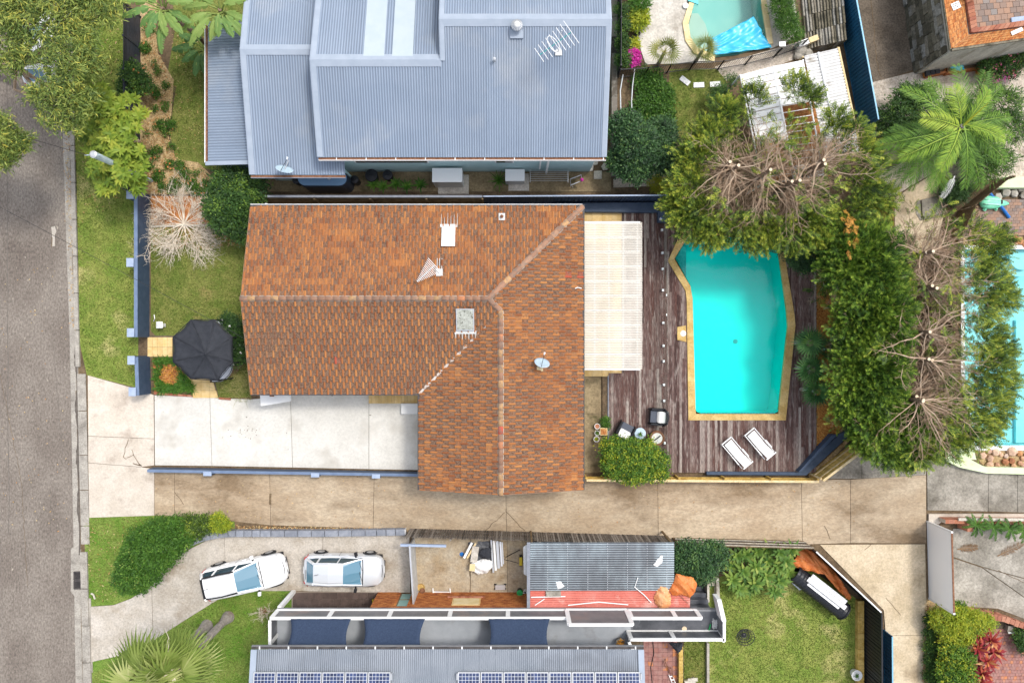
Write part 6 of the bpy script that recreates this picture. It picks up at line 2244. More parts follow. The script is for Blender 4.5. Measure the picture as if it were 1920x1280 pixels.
# yard clutter
def boards(name,lab,cat,pts,z0,z1,w,m,group=None):
 a_,b_=P2(*pts[0],z1),P2(*pts[1],z1)
 o_=MB().seg(a_,b_,z0,z1,w).build(name,M[m])
 return tag(o_,lab,cat,group)
cloth('tarpaulin',[(882,1056),(905,1046),(922,1050),(923,1064),(912,1074),(897,1076),(886,1070)],.35,'white','crumpled white tarpaulin on the yard clutter heap','tarpaulin',amp=.1,rise=.25,seed=8)
cloth('tarpaulin',[(897,1038),(908,1027),(921,1026),(921,1044),(914,1047)],.6,'fabric_black','dark grey cloth on top of the yard clutter heap','cloth',amp=.04,rise=.08,seed=9)
cloth('ground_sheet',[(876,1014),(920,1012),(924,1050),(920,1070),(884,1062),(880,1040)],.02,'grey_dark','dark ground sheet under the yard clutter heap','ground sheet',amp=.05,rise=.12,seed=11)
boards('board','white painted board leaning at the street side of the clutter heap','board',((885,1017),(870,1046)),.4,.46,.13,'white','boards on the clutter heap')
boards('board','brown board beside the white painted board on the clutter heap','board',((892,1018),(876,1046)),.32,.38,.1,'timber_pale','boards on the clutter heap')
boards('board','wide plaster board offcut in the middle of the clutter heap','board',((892,1024),(888,1054)),.40,.43,.38,'conc_pool','boards on the clutter heap')
boards('board','stained cream board at the lower end of the clutter heap','board',((886,1057),(885,1070)),.52,.55,.3,'coping_pale','boards on the clutter heap')
for i,(xa,w_,m_)in enumerate(((921,.09,'alu'),(926,.12,'white'),(932,.15,'alu'),(938,.1,'alu_white'),(941.5,.06,'alu'))):
 boards('metal_length',('thin aluminium length nearest the dark cloth','white plastic length beside the thin aluminium one','wide aluminium channel with yellow tape mark','pale metal length right of the wide channel','thin end length of the metal stack')[i],'metal length',
 ((xa,1012+i),(xa+4-i*.4,1073-i*4)),.2+.04*i,.28+.04*i,w_,m_,'metal lengths stacked in the yard')
c=P2(866,1038)
o=MB().lathe(c[0],c[1],[(.1,.02),(.13,.05),(.05,.1)],12).build('blue_tool',M['blue_paint'])
tag(o,'small blue plastic tool lying beside the clutter heap','tool')
yl=thing('power_tool','yellow power tool with dark ends by the white window hood','power tool',P(977,1049))
MB().obox(*P2(976.5,1049),.1,.32,.17,.46).build('body',M['yellow'],yl,bevel=.03)
MB().obox(*P2(976.5,1041),.02,.25,.15,.12).build('motor',M['car_trim'],yl,bevel=.02)
MB().obox(*P2(976.5,1057),.02,.25,.15,.08).build('motor',M['car_trim'],yl,bevel=.02)
o=MB().tube([P(975,1030,.1),P(950,1043,.06),P(945,1048,.04),P(972,1055,.05)],.018,5).build('cable',M['car_trim'])
tag(o,'black cable trailing across the brown yard to the yellow tool','cable')
gb=thing('gas_bottle','green bucket with lid by the corner of the workshop roof','bucket',P(975,1107))
MB().lathe(*P2(974.5,1105),[(.14,.02),(.17,.45),(.17,.5)],16).build('body',M['black_steel'],gb)
MB().lathe(*P2(974.5,1105),[(.18,.502),(.16,.54),(.03,.56)],16).build('lid',M['green_plastic'],gb)
gb.name='bucket'
pt_=thing('paint_tin','open white paint tin beside the green lidded bucket','paint tin',P(985,1108))
MB().lathe(*P2(984.5,1107),[(.11,.02),(.12,.3),(.10,.3),(.10,.26)],14).build('tin',M['white'],pt_)
MB().lathe(*P2(984.5,1107),[(.05,.262),(.05,.27)],10).build('paint',M['car_trim'],pt_)
sb=thing('silver_trolley','small silver wheeled trolley on the brown yard concrete','trolley',P(938,1098))
MB().obox(*P2(938,1098.5),.08,.2,.55,.26,.02).build('tray',M['alu'],sb)
for x in(929,947):
 for y in(1094,1102):
  MB().tube([(P2(x,y)[0],P2(x,y)[1]-.03,.08),(P2(x,y)[0],P2(x,y)[1]+.03,.08)],.07,10).build('wheel',M['car_trim'],sb)
rk=thing('white_rack','low white metal rack lying near the brick front','rack',P(827,1107))
MB().seg(P2(812,1108),P2(844,1109),.04,.1,.07).build('bar',M['white'],rk)
for x in(812,844):
 MB().seg(P2(x,1101),P2(x+1,1111),.04,.14,.06).build('foot',M['white'],rk)
MB().seg(P2(816,1106),P2(840,1107),.11,.13,.03).build('crossbar',M['alu'],rk)
pn=thing('garden_pan','olive pan and rusty frying pan left against the panel gate','pan',P(791,1100))
MB().lathe(*P2(790,1099),[(.16,.06),(.22,.14),(.2,.14),(.15,.08)],18).build('olive_pan',M['coping'],pn)
pn2=thing('frying_pan','rusty long handled pan leaning by the panel gate','pan',P(792,1105))
MB().lathe(*P2(793,1104),[(.12,.16),(.15,.22),(.13,.22),(.1,.18)],16).build('bowl',M['rust'],pn2)
MB().tube([P(793,1108,.2),P(784,1133,.25)],.03,6).build('handle',M['rust'],pn2)
pn.name='olive_dish'
pn['label']='olive coloured dish on the ground beside the panel gate'
o=MB().obox(*P2(782.5,1123),.1,.3,.2,.28).build('letter_box',M['white'],bevel=.03)
tag(o,'small white box at the foot of the panel gate','box')
o=MB().obox(*P2(700,1124),.05,.2,.06,.14).build('yellow_tap',M['yellow'])
tag(o,'small yellow tag standing at the edge of the brown porch tiles','tag')
# black culvert pipe with white panels and tarpaulin at the lawn corner
bpipe=thing('drain_culvert','wide black ribbed plastic pipe lying at the lawn corner with an open end','pipe',P(1535,1100))
a_,b_=Vector((*P2(1480,1066),.55)),Vector((*P2(1572,1138),.55))
ax=(b_-a_).normalized()
pts,rr=[],[]
k_=30
for i in range(k_+1):
 pts.append(a_+(b_-a_)*(i/k_))
 rr.append(.5 if i%2 else .47)
MB().tube(pts,rr,24,cap=False).build('shell',M['black_steel'],bpipe)
MB().tube([p_ for p_ in pts],[.44]*len(pts),24,cap=False).build('lining',M['car_trim'],bpipe)
MB().tube([b_-ax*.04,b_+ax*.06],[.53,.53],24).build('rim',M['black_steel'],bpipe)if False else None
m_=MB()
u_=ax.orthogonal().normalized()
w_=ax.cross(u_)
ring=[]
for i in range(25):
 t=2*PI*i/24
 ring.append(b_+(u_*math.cos(t)+w_*math.sin(t))*.49)
m_.tube(ring,.04,6,cap=False).build('rim',M['black_steel'],bpipe)
for i,(off,w_,z_)in enumerate(((-.02,.26,1.08),(.24,.24,1.0),(-.24,.16,.99))):
 n_=Vector((-ax.y,ax.x,0))
 p0,p1=a_+ax*(.55+.1*i)+n_*(off+.24),b_-ax*(.35+.12*i)+n_*(off+.24)
 o=MB().seg((p0.x,p0.y),(p1.x,p1.y),z_,z_+.06,w_).build('foam_board',M['white'],bevel=.01)
 tag(o,('middle white board on top of the black pipe','white board nearest the orange tarpaulin on the black pipe','white board nearest the lawn on the black pipe')[i],'board','white boards stacked on the black pipe')
 o=MB().seg((p0.x+n_.x*w_*.3,p0.y+n_.y*w_*.3),(p1.x+n_.x*w_*.3,p1.y+n_.y*w_*.3),z_+.062,z_+.085,.025).build('rib',M['alu'],o)
cloth('tarpaulin',[(1497,1029),(1522,1030),(1545,1049),(1566,1072),(1581,1094),(1597,1119),(1592,1124),(1573,1110),(1552,1082),(1536,1062),(1514,1068),(1487,1062),(1476,1053),(1492,1046)],.5,'tar_deep' if 'tar_deep' in M else 'tar_orange','long deep orange tarpaulin heaped between the black pipe and the splayed fence','tarpaulin',amp=.22,rise=.35,seed=14,rings=12,sub=90)
cloth('plastic_bag',[(1480,1079),(1488,1081),(1500,1092),(1509,1104),(1498,1105),(1486,1094)],.1,'alu_white','torn silver grey plastic bag on the lawn beside the black pipe','bag',amp=.06,rise=.08,seed=15,rings=5)
# round wire basket and pot on the lawn
wb=thing('wire_basket','round black wire fire basket on the back lawn','basket',P(1394,1188))
c=P2(1394,1189)
for r_,z_ in((.50,.35),(.40,.22),(.28,.12),(.14,.08)):
 MB().tube([(c[0]+r_*math.cos(2*PI*i/28),c[1]+r_*.9*math.sin(2*PI*i/28),z_)for i in range(29)],.02,5,cap=False).build('ring',M['black_steel'],wb)
for j in range(16):
 t=2*PI*j/16
 MB().tube([(c[0]+r_*math.cos(t),c[1]+r_*.9*math.sin(t),z_)for r_,z_ in((.06,.07),(.28,.12),(.5,.35))],.013,4).build('wire',M['black_steel'],wb)
MB().lathe(c[0],c[1],[(.09,.03),(.09,.1),(.03,.12)],10).build('hub',M['black_steel'],wb)
c=P(1600,1259,0)
pt=thing('plant_pot','white pot with a small green plant at the lawn edge by the golden sleepers','plant pot',c)
MB().lathe(c[0],c[1],[(.2,.02),(.3,.42),(.25,.42),(.23,.34)],18).build('pot',M['white'],pt)
pot_spots.append((pt,c[0],c[1],.4))
# black cover and tools near the red pavers
cloth('garden_cover',[(1254,1204),(1280,1203),(1279,1216),(1271,1224),(1262,1214)],.7,'fabric_black','black canvas cover hanging by the walkway end over the red pavers','cover',amp=.06,rise=.25,seed=21)
fm=thing('folding_chair','folded rusty tube chair frame lying on the red pavers','chair',P(1250,1255))
for pts_ in([(1248,1234,.1),(1246,1248,.3),(1258,1252,.2)],[(1258,1250,.3),(1262,1270,.15),(1270,1282,.1)],[(1246,1236,.3),(1256,1262,.1)]):
 MB().tube([P(*q)for q in pts_],.022,6).build('frame',M['rust'],fm)
lb=thing('step_ladder','white step ladder lying at the lower end of the red pavers','ladder',P(1264,1275))
a_,b_=P(1257,1264,.15),P(1270,1296,.15)
for s_ in(-.09,.09):
 MB().tube([(a_[0]+s_,a_[1],.15),(b_[0]+s_,b_[1],.15)],.022,5).build('rail',M['white'],lb)
for j in range(5):
 t=(j+.5)/5
 q=lerp2(a_,b_,t)
 MB().box(q[0]-.1,q[1]-.03,.13,q[0]+.1,q[1]+.03,.165).build('rung',M['white'],lb)
bx_=thing('cardboard_box','crumpled tan cardboard box on the narrow grass strip','box',P(1293,1275))
c=P2(1293,1277)
MB().obox(c[0],c[1],.02,.22,.6,.42,.3).build('box',M['stone_pale'],bx_)
MB().obox(c[0]+.12,c[1]+.2,.2,.23,.55,.2,.1).build('flap',M['stone_pale'],bx_)
# ---------------------------------------------------------------- east side: raised brick terrace, sky blue pool, fences
rt_=thing('raised_terrace','raised brick paved terrace on an old stone retaining wall, beside the dark drive','terrace',P(1850,40))
TZ2=3.2
top=poly([(1785,92),(2040,54),(2040,-140),(1752,-140)],TZ2)
MB().prism(top,0,TZ2-.12).build('core',M['stone_pale'],rt_)
# west face: rough old stones, course by course
a,b=top[0],top[3]
D=math.dist(a,b)
ang=math.atan2(b[1]-a[1],b[0]-a[0])
dx,dy=(b[0]-a[0])/D,(b[1]-a[1])/D
nx,ny=-dy,dx
z=.0
while z<TZ2-.35:
 h_=random.uniform(.26,.38)
 s0=random.uniform(-.3,0)
 while s0<D:
  l_=random.uniform(.35,.75)
  s1=min(D,s0+l_)
  st_=max(0,s0)
  if s1-st_>.08:
   c=((st_+s1)/2)
   pr=random.uniform(.03,.09)
   MB().obox(a[0]+dx*c+nx*pr*.5,a[1]+dy*c+ny*pr*.5,z+.012,min(z+h_,TZ2-.14)-.012,s1-st_-.024,.1+pr,ang,0,random.random()).build('wall_stone',M['stone_old'],rt_)
  s0+=l_
 z+=h_
# south face: weathered render in wide bays
a2,b2=top[0],top[1]
for i in range(4):
 p0,p1=lerp2(a2,b2,i/4),lerp2(a2,b2,(i+1)/4)
 MB().seg((p0[0],p0[1]-.04),(p1[0],p1[1]-.04),0,TZ2-.14,.1).build('render_bay',M['stone_pale'],rt_)
MB().seg((a2[0],a2[1]-.02),(b2[0],b2[1]-.02),TZ2-.11,TZ2-.0,.16).build('edge_course',M['stone_old'],rt_)
MB().seg(a,b,TZ2-.11,TZ2-.0,.2).build('edge_course',M['stone_old'],rt_)
# orange brick border
MB().prism(inset(top,.08),TZ2-.118,TZ2-.03).build('bedding',M['mortar'],rt_)
def terr(px,py):return P2(px,py,TZ2)
def brick_field(q,along,m,parent,name,bl=.23,bw_=.075,z0=TZ2-.03,z1=TZ2+.03,thingy=False,gap=.006):
 """q: four plan corners (a,b,c,d); bricks run along a-b ('u') or a-d ('v')"""
 a_,b_,c_,d_=q
 nu=max(1,round(math.dist(a_,b_)/(bl if along=='u' else bw_)))
 nv=max(1,round(math.dist(a_,d_)/(bw_ if along=='u' else bl)))
 m_=MB()
 for j in range(nv):
  for i in range(nu+1):
   o_=.5*(j%2)if along=='u' else 0
   u0,u1=max(0,(i-o_)/nu),min(1,(i+1-o_)/nu)
   if u1<=u0:
    continue
   v0,v1=j/nv,(j+1)/nv
   f=lambda u,v:lerp2(lerp2(a_,b_,u),lerp2(d_,c_,u),v)
   p_=inset([f(u0,v0),f(u1,v0),f(u1,v1),f(u0,v1)],gap)
   zz=z1+random.uniform(-.006,.006)
   if thingy:
    MB().prism(p_,z0,zz,0,random.random()).build(name,m,parent)
   else:
    m_.prism(p_,z0,zz,0,random.random())
 if not thingy:
  o_=m_.build(name,m,parent)
  o_['kind']='stuff'
brick_field([terr(1756,-90),terr(1797,-90),terr(1815,66),terr(1783,92)],'v',M['brick_orange'],rt_,'border_bricks',bl=.23,bw_=.076)
brick_field([terr(1785,91),terr(1815,66),terr(1990,42),terr(1990,62)][0:4],'v',M['brick_orange'],rt_,'border_bricks',bl=.076,bw_=.23)
for q in([(1798,-60),(1812,-60),(1830,58),(1818,64)],[(1819,64),(1830,54),(1990,30),(1990,42)]):
 pts_=[terr(*k_)for k_ in q]
 L1=math.dist(pts_[0],pts_[3])if q[0][0]==1798 else math.dist(pts_[0],pts_[3])
 n_=18
 for i in range(n_):
  f0,f1=i/n_,(i+1)/n_
  A_,B2=(pts_[0],pts_[3]),(pts_[1],pts_[2])
  p_=inset([lerp2(*A_,f0),lerp2(*A_,f1),lerp2(*B2,f1),lerp2(*B2,f0)],.006)
  MB().prism(p_,TZ2-.02,TZ2+.16+random.uniform(-.01,.01),0,random.random()).build('edge_brick',M['brick_red'],rt_)
brick_field([terr(1826,56),terr(1990,34),terr(1990,-60),(terr(1808,-60))],'u',M['paver_brown'],rt_,'paver',bl=.33,bw_=.32,thingy=True,z1=TZ2+.02,gap=.008)
sg=thing('notice_board','small white notice board with black print lying on the orange brick border','sign',P(1791,11,TZ2))
c=terr(1791,12)
MB().obox(c[0],c[1],TZ2+.04,TZ2+.07,.44,.36,.42).build('board',M['white'],sg)
m_=MB()
for j,row in enumerate(('1101101','101101','11011')):
 for i,ch_ in enumerate(row):
  if ch_=='1':
   u,v=-.16+i*.052,.09-j*.09
   m_.obox(c[0]+u*math.cos(.42)-v*math.sin(.42),c[1]+u*math.sin(.42)+v*math.cos(.42),TZ2+.071,TZ2+.073,.036,.055,.42+random.uniform(-.2,.2))
o=m_.build('print',M['car_trim'],sg)
o['kind']='stuff'
o=MB().obox(*terr(1905,60),TZ2+.04,TZ2+.08,.62,.2,.42).build('roof_tile',M['white'])
tag(o,'pale tile lying across the orange brick border','tile')
o.name='loose_slab'
o=MB().obox(*terr(1910,38),TZ2+.03,TZ2+.12,.9,.28,.12).build('tray',M['navy_cap'],bevel=.02)
tag(o,'pale blue tray on the brown pavers of the raised terrace','tray')
ch_=thing('garden_chair','white curved garden chair at the edge of the raised terrace','chair',P(1820,-5,TZ2))
for dz in(.5,.85):
 MB().tube([(terr(1812,-25)[0]+.5*math.cos(t),terr(1812,-10)[1]+.4*math.sin(t),TZ2+dz)for t in[(-1.7+3*k_/10)for k_ in range(11)]],.035,6).build('arm_rail',M['white'],ch_)
c=terr(1812,-12)
MB().obox(c[0],c[1],TZ2+.40,TZ2+.45,.6,.55).build('seat',M['timber_pale'],ch_)
for sx in(-.25,.25):
 for sy in(-.22,.22):
  MB().tube([(c[0]+sx,c[1]+sy,TZ2+.03),(c[0]+sx,c[1]+sy,TZ2+.41)],.025,6).build('leg',M['white'],ch_)
# planter boxes along the foot of the wall
for i,(q,lab)in enumerate((([(1729,127),(1765,118),(1766,140),(1731,147)],'first orange timber planter box holding black trays'),
 ([(1765,118),(1828,108),(1830,132),(1767,142)],'middle orange timber planter box with a blue plastic sheet'),
 ([(1826,108),(1960,88),(1960,118),(1830,140)],'long orange timber planter box full of rosy flowers'))):
 pts_=ccw(poly(q))
 t_=thing('planter_box',lab,'planter box',(*pts_[0],0),'planter boxes below the raised terrace')
 for k_ in range(4):
  MB().seg(pts_[k_],pts_[(k_+1)%4],.02,.42,.1,0,random.random()).build('side',M['brick_orange'],t_)
 MB().prism(inset(pts_,.06),.02,.3).build('soil',M['soil'],t_)
 if i==0:
  for k_ in range(3):
   c=P2(1738+k_*9,135-k_*2,.35)
   MB().obox(c[0],c[1],.3,.45,.24,.5,.15).build('seed_tray',M['black_steel'],t_)
cloth('plastic_sheet',[(1776,124),(1790,121),(1806,122),(1808,130),(1800,134),(1786,129)],.42,'cover_blue','blue plastic sheet crumpled in the middle planter box','plastic sheet',amp=.05,rise=.08,seed=31,rings=5)
# pit cover on the pale path
pc=thing('pit_cover','square grey concrete pit cover set in the pale garden path','pit cover',P(1744,388))
MB().prism(poly([(1718,377),(1762,366),(1770,372),(1768,406),(1724,414),(1716,400)]),.03,.07).build('surround',M['conc_grey'],pc)
MB().prism(poly([(1725,376),(1762,369),(1765,403),(1727,408)]),.03,.16).build('lid',M['conc_grey'],pc,bevel=.02)
for q in((1737,391),(1753,387)):
 MB().lathe(*P2(*q),[(.03,.161),(.03,.166)],8).build('lifting_hole',M['car_trim'],pc)
# leaning paling fences down to the right hand pool
paling_fence('mossy leaning paling fence running from the pale path to the green coping',P2(1764,462),P2(1797,396),1.5,'timber_brown',pw=.12,rails=2,rail_side=-1,jag=.06)
paling_fence('mossy paling fence behind the green pool toy, up to the pale green coping',P2(1798,394),P2(1868,339),1.4,'timber_brown',pw=.12,rails=2,rail_side=-1,jag=.06)
paling_fence('dark paling fence under the lopped conifers beside the sky blue pool',P2(1752,470),P2(1762,790),1.5,'timber_brown',pw=.16,rails=2,rail_side=1,jag=.05)
paling_fence('short golden paling fence at the end of the conifer row, by the pale path',P2(1650,385),P2(1652,432),1.3,'timber_gold',pw=.12,rails=2)
# sky blue pool
p=ccw(poly(EPOOL_IN))
n=len(p)
mb=MB().add([(x,y,.1)for x,y in p]+[(x,y,-1.2)for x,y in p],[(i,n+i,n+(i+1)%n,(i+1)%n)for i in range(n)]+[tuple(range(n,2*n))])
ep=mb.build('side_pool',M['pool_shell_sky'])
tag(ep,'sky blue pool with white edge beyond the lopped conifers','swimming pool')
w_=MB().sheet(inset(poly(EPOOL_IN),-.02),.0).build('pool_water',M['water_pale'])
w_['kind']='structure'
c=P2(1925,480)
MB().lathe(c[0],c[1],[(1.1,-1.15),(1.1,-.55)],28).build('pool_step',M['pool_shell_sky'],ep)
MB().lathe(c[0],c[1],[(.75,-.549),(.75,-.3)],28).build('pool_step',M['pool_shell_sky'],ep)
MB().prism(poly([(1905,600),(1960,600),(1960,830),(1905,830)],-1),-1.19,-1.0).build('pool_bench',M['pool_shell_sky'],ep)
for a,b,w_ in(((1804,464),(1990,464),.22),((1803,466),(1803,700),.2),((1803,700),(1824,838),.2),((1824,839),(1990,839),.28)):
 pa,pb=P2(*a),P2(*b)
 k_=max(1,round(math.dist(pa,pb)/1.0))
 for i in range(k_):
  MB().seg(lerp2(pa,pb,i/k_+.004),lerp2(pa,pb,(i+1)/k_-.004),.0,.12,w_,0,random.random()).build('coping_stone',M['white'],ep)
# paving north of it, stone edges, green walls
bpv=sheet('brick_paving',[(1812,372),(1990,372),(1990,444),(1800,444)],.012,'joint')
brick_field([P2(1815,442),P2(1985,442),P2(1985,374),P2(1830,374)],'u',M['paver_brown'],bpv,'pavers',bl=.25,bw_=.17,z0=.013,z1=.045)
def stones(parent,pts,cnt,r0,r1,m,name='stone',z=.05):
 p_=poly(pts)
 X_,Y_=tri_area_sample(p_,cnt*3)
 placed=[]
 for x,y in zip(X_,Y_):
  r=random.uniform(r0,r1)
  if all((x-a_)**2+(y-b_)**2>(.75*(r+c_))**2 for a_,b_,c_ in placed):
   placed.append((x,y,r))
   bm=bmesh.new()
   bmesh.ops.create_icosphere(bm,subdivisions=1,radius=r)
   sz=random.uniform(.45,.7)
   for v in bm.verts:
    v.co*=random.uniform(.78,1.15)
    v.co.z*=sz
    v.co+=Vector((x,y,z+r*.25))
   me=bpy.data.meshes.new(name)
   bm.to_mesh(me)
   bm.free()
   me.materials.append(m)
   me.attributes.new('tint','FLOAT','FACE').data.foreach_set('value',[random.random()]*len(me.polygons))
   o_=bpy.data.objects.new(name,me)
   C.objects.link(o_)
   attach(o_,parent)
  if len(placed)>=cnt:
   break
se=sheet('stone_edging',[(1806,444),(1990,444),(1990,463),(1806,463)],.014,'litter')
stones(se,[(1825,445),(1990,445),(1990,462),(1825,462)],70,.12,.22,M['stone_red'])
se=sheet('stone_edging',[(1826,843),(1990,843),(1990,876),(1846,874),(1834,862)],.014,'litter')
stones(se,[(1832,845),(1990,845),(1990,874),(1850,872),(1836,860)],60,.16,.3,M['stone_red'])
se=sheet('stone_edging',[(1850,350),(1990,350),(1990,374),(1820,374)],.014,'soil')
stones(se,[(1875,352),(1990,352),(1990,372),(1868,372)],16,.25,.42,M['stone_grey'])
gw=MB().prism(poly([(1882,331),(1995,331),(1995,352),(1866,352)],.5),.02,.5).build('green_wall',M['green_paint'],bevel=.02)
tag(gw,'pale green coping wall at the corner behind the green pool toy','garden wall')
gw=thing('green_wall','pale green curved wall round the stone bed below the sky blue pool','garden wall',P(1830,870))
outer=[(1752,842),(1768,860),(1800,876),(1850,887),(1920,889),(1995,889)]
inner=[(1780,828),(1795,842),(1822,862),(1846,875),(1920,877),(1995,877)]
for i in range(5):
 MB().prism(poly([outer[i],outer[i+1],inner[i+1],inner[i]],.4),.02,.4).build('wall_section',M['green_paint'],gw)
MB().prism(poly([(1782,826),(1826,838),(1832,862),(1822,861),(1796,841)],.4),.02,.35).build('step',M['green_paint'],gw)
# inflatable and noodle
fl=thing('pool_toy','mint green inflatable crocodile shaped float lying on the brick paving','pool toy',P(1858,383))
body=[(1832,.12),(1836,.3),(1846,.38),(1856,.36),(1866,.3),(1871,.2),(1878,.15),(1886,.05)]
pts_=[(*P2(x,380+(x-1832)*.06),.22)for x,_ in body]
m_=MB().tube(pts_,[r for _,r in body],12)
for i,v in enumerate(m_.v):
 m_.v[i]=(v[0],v[1],.22+(v[2]-.22)*.55)
m_.build('body',M['mint'],fl,smooth=True)
for dy in(-.14,.14):
 MB().tube([(x,y+dy,.40)for x,y,z_ in pts_[1:5]],.05,6).build('ridge',mat('pale_mint',(.4,.8,.62),rough=.3),fl,smooth=True)
for x,y,r in((1843,371,.12),(1843,393,.12),(1864,372,.1),(1864,393,.1)):
 q=P2(x,y)
 MB().lathe(q[0],q[1],[(.03,.08),(r,.14),(.03,.24)],10).build('foot',M['mint'],fl)
MB().obox(*P2(1870,381),.30,.37,.1,.22).build('eye_band',M['car_trim'],fl)
o=MB().tube([P(1854,360,.25),P(1866,375,.22),P(1880,391,.2),P(1892,408,.1)],.085,10).build('pool_noodle',M['blue_paint'])
tag(o,'blue foam pool noodle lying under the mint green float','pool noodle')
# lower right: brick paving, side wall, white rail
bp2=sheet('brick_paving',[(1838,1160),(1990,1150),(1990,1400),(1800,1400),(1830,1280)],.012,'joint')
brick_field([P2(1835,1290),P2(1985,1290),P2(1985,1178),P2(1850,1178)],'u',M['paver_red'],bp2,'pavers',bl=.18,bw_=.18,z0=.013,z1=.04)
sw3=thing('stone_wall','low brown split stone retaining wall between side drive and brick paving','retaining wall',P(1850,1150))
a,b=P2(1803,1139),P2(1870,1152)
for k_ in range(3):
 for i in range(9):
  p0,p1=lerp2(a,b,i/9),lerp2(a,b,(i+1)/9)
  MB().seg(lerp2(p0,p1,.04),lerp2(p0,p1,.96),.02+k_*.22,.22+k_*.22,random.uniform(.26,.34),0,random.random()).build('wall_stone',M['brick_red'],sw3)
a,b=P2(1870,1152),P2(1945,1180)
for k_ in range(3):
 for i in range(9):
  p0,p1=lerp2(a,b,i/9),lerp2(a,b,(i+1)/9)
  MB().seg(lerp2(p0,p1,.04),lerp2(p0,p1,.96),.02+k_*.22,.22+k_*.22,random.uniform(.26,.34),0,random.random()).build('wall_stone',M['brick_red'],sw3)
o=MB().seg(P2(1882,1180.5),P2(1960,1182),.3,.36,.08).build('white_rail',M['white'])
tag(o,'white rail above the brick paving at the low stone wall','rail')
o=MB().prism(poly([(1884,1169),(1960,1165),(1960,1179),(1882,1179)]),.02,.28).build('stone_bench',M['conc_grey'])
tag(o,'grey stone bench top behind the white rail','bench')
for nm in('rail',):
 pass
sheet('hedge_bed',[(1735,1120),(1800,1145),(1850,1180),(1825,1330),(1728,1330)],.012,'litter')
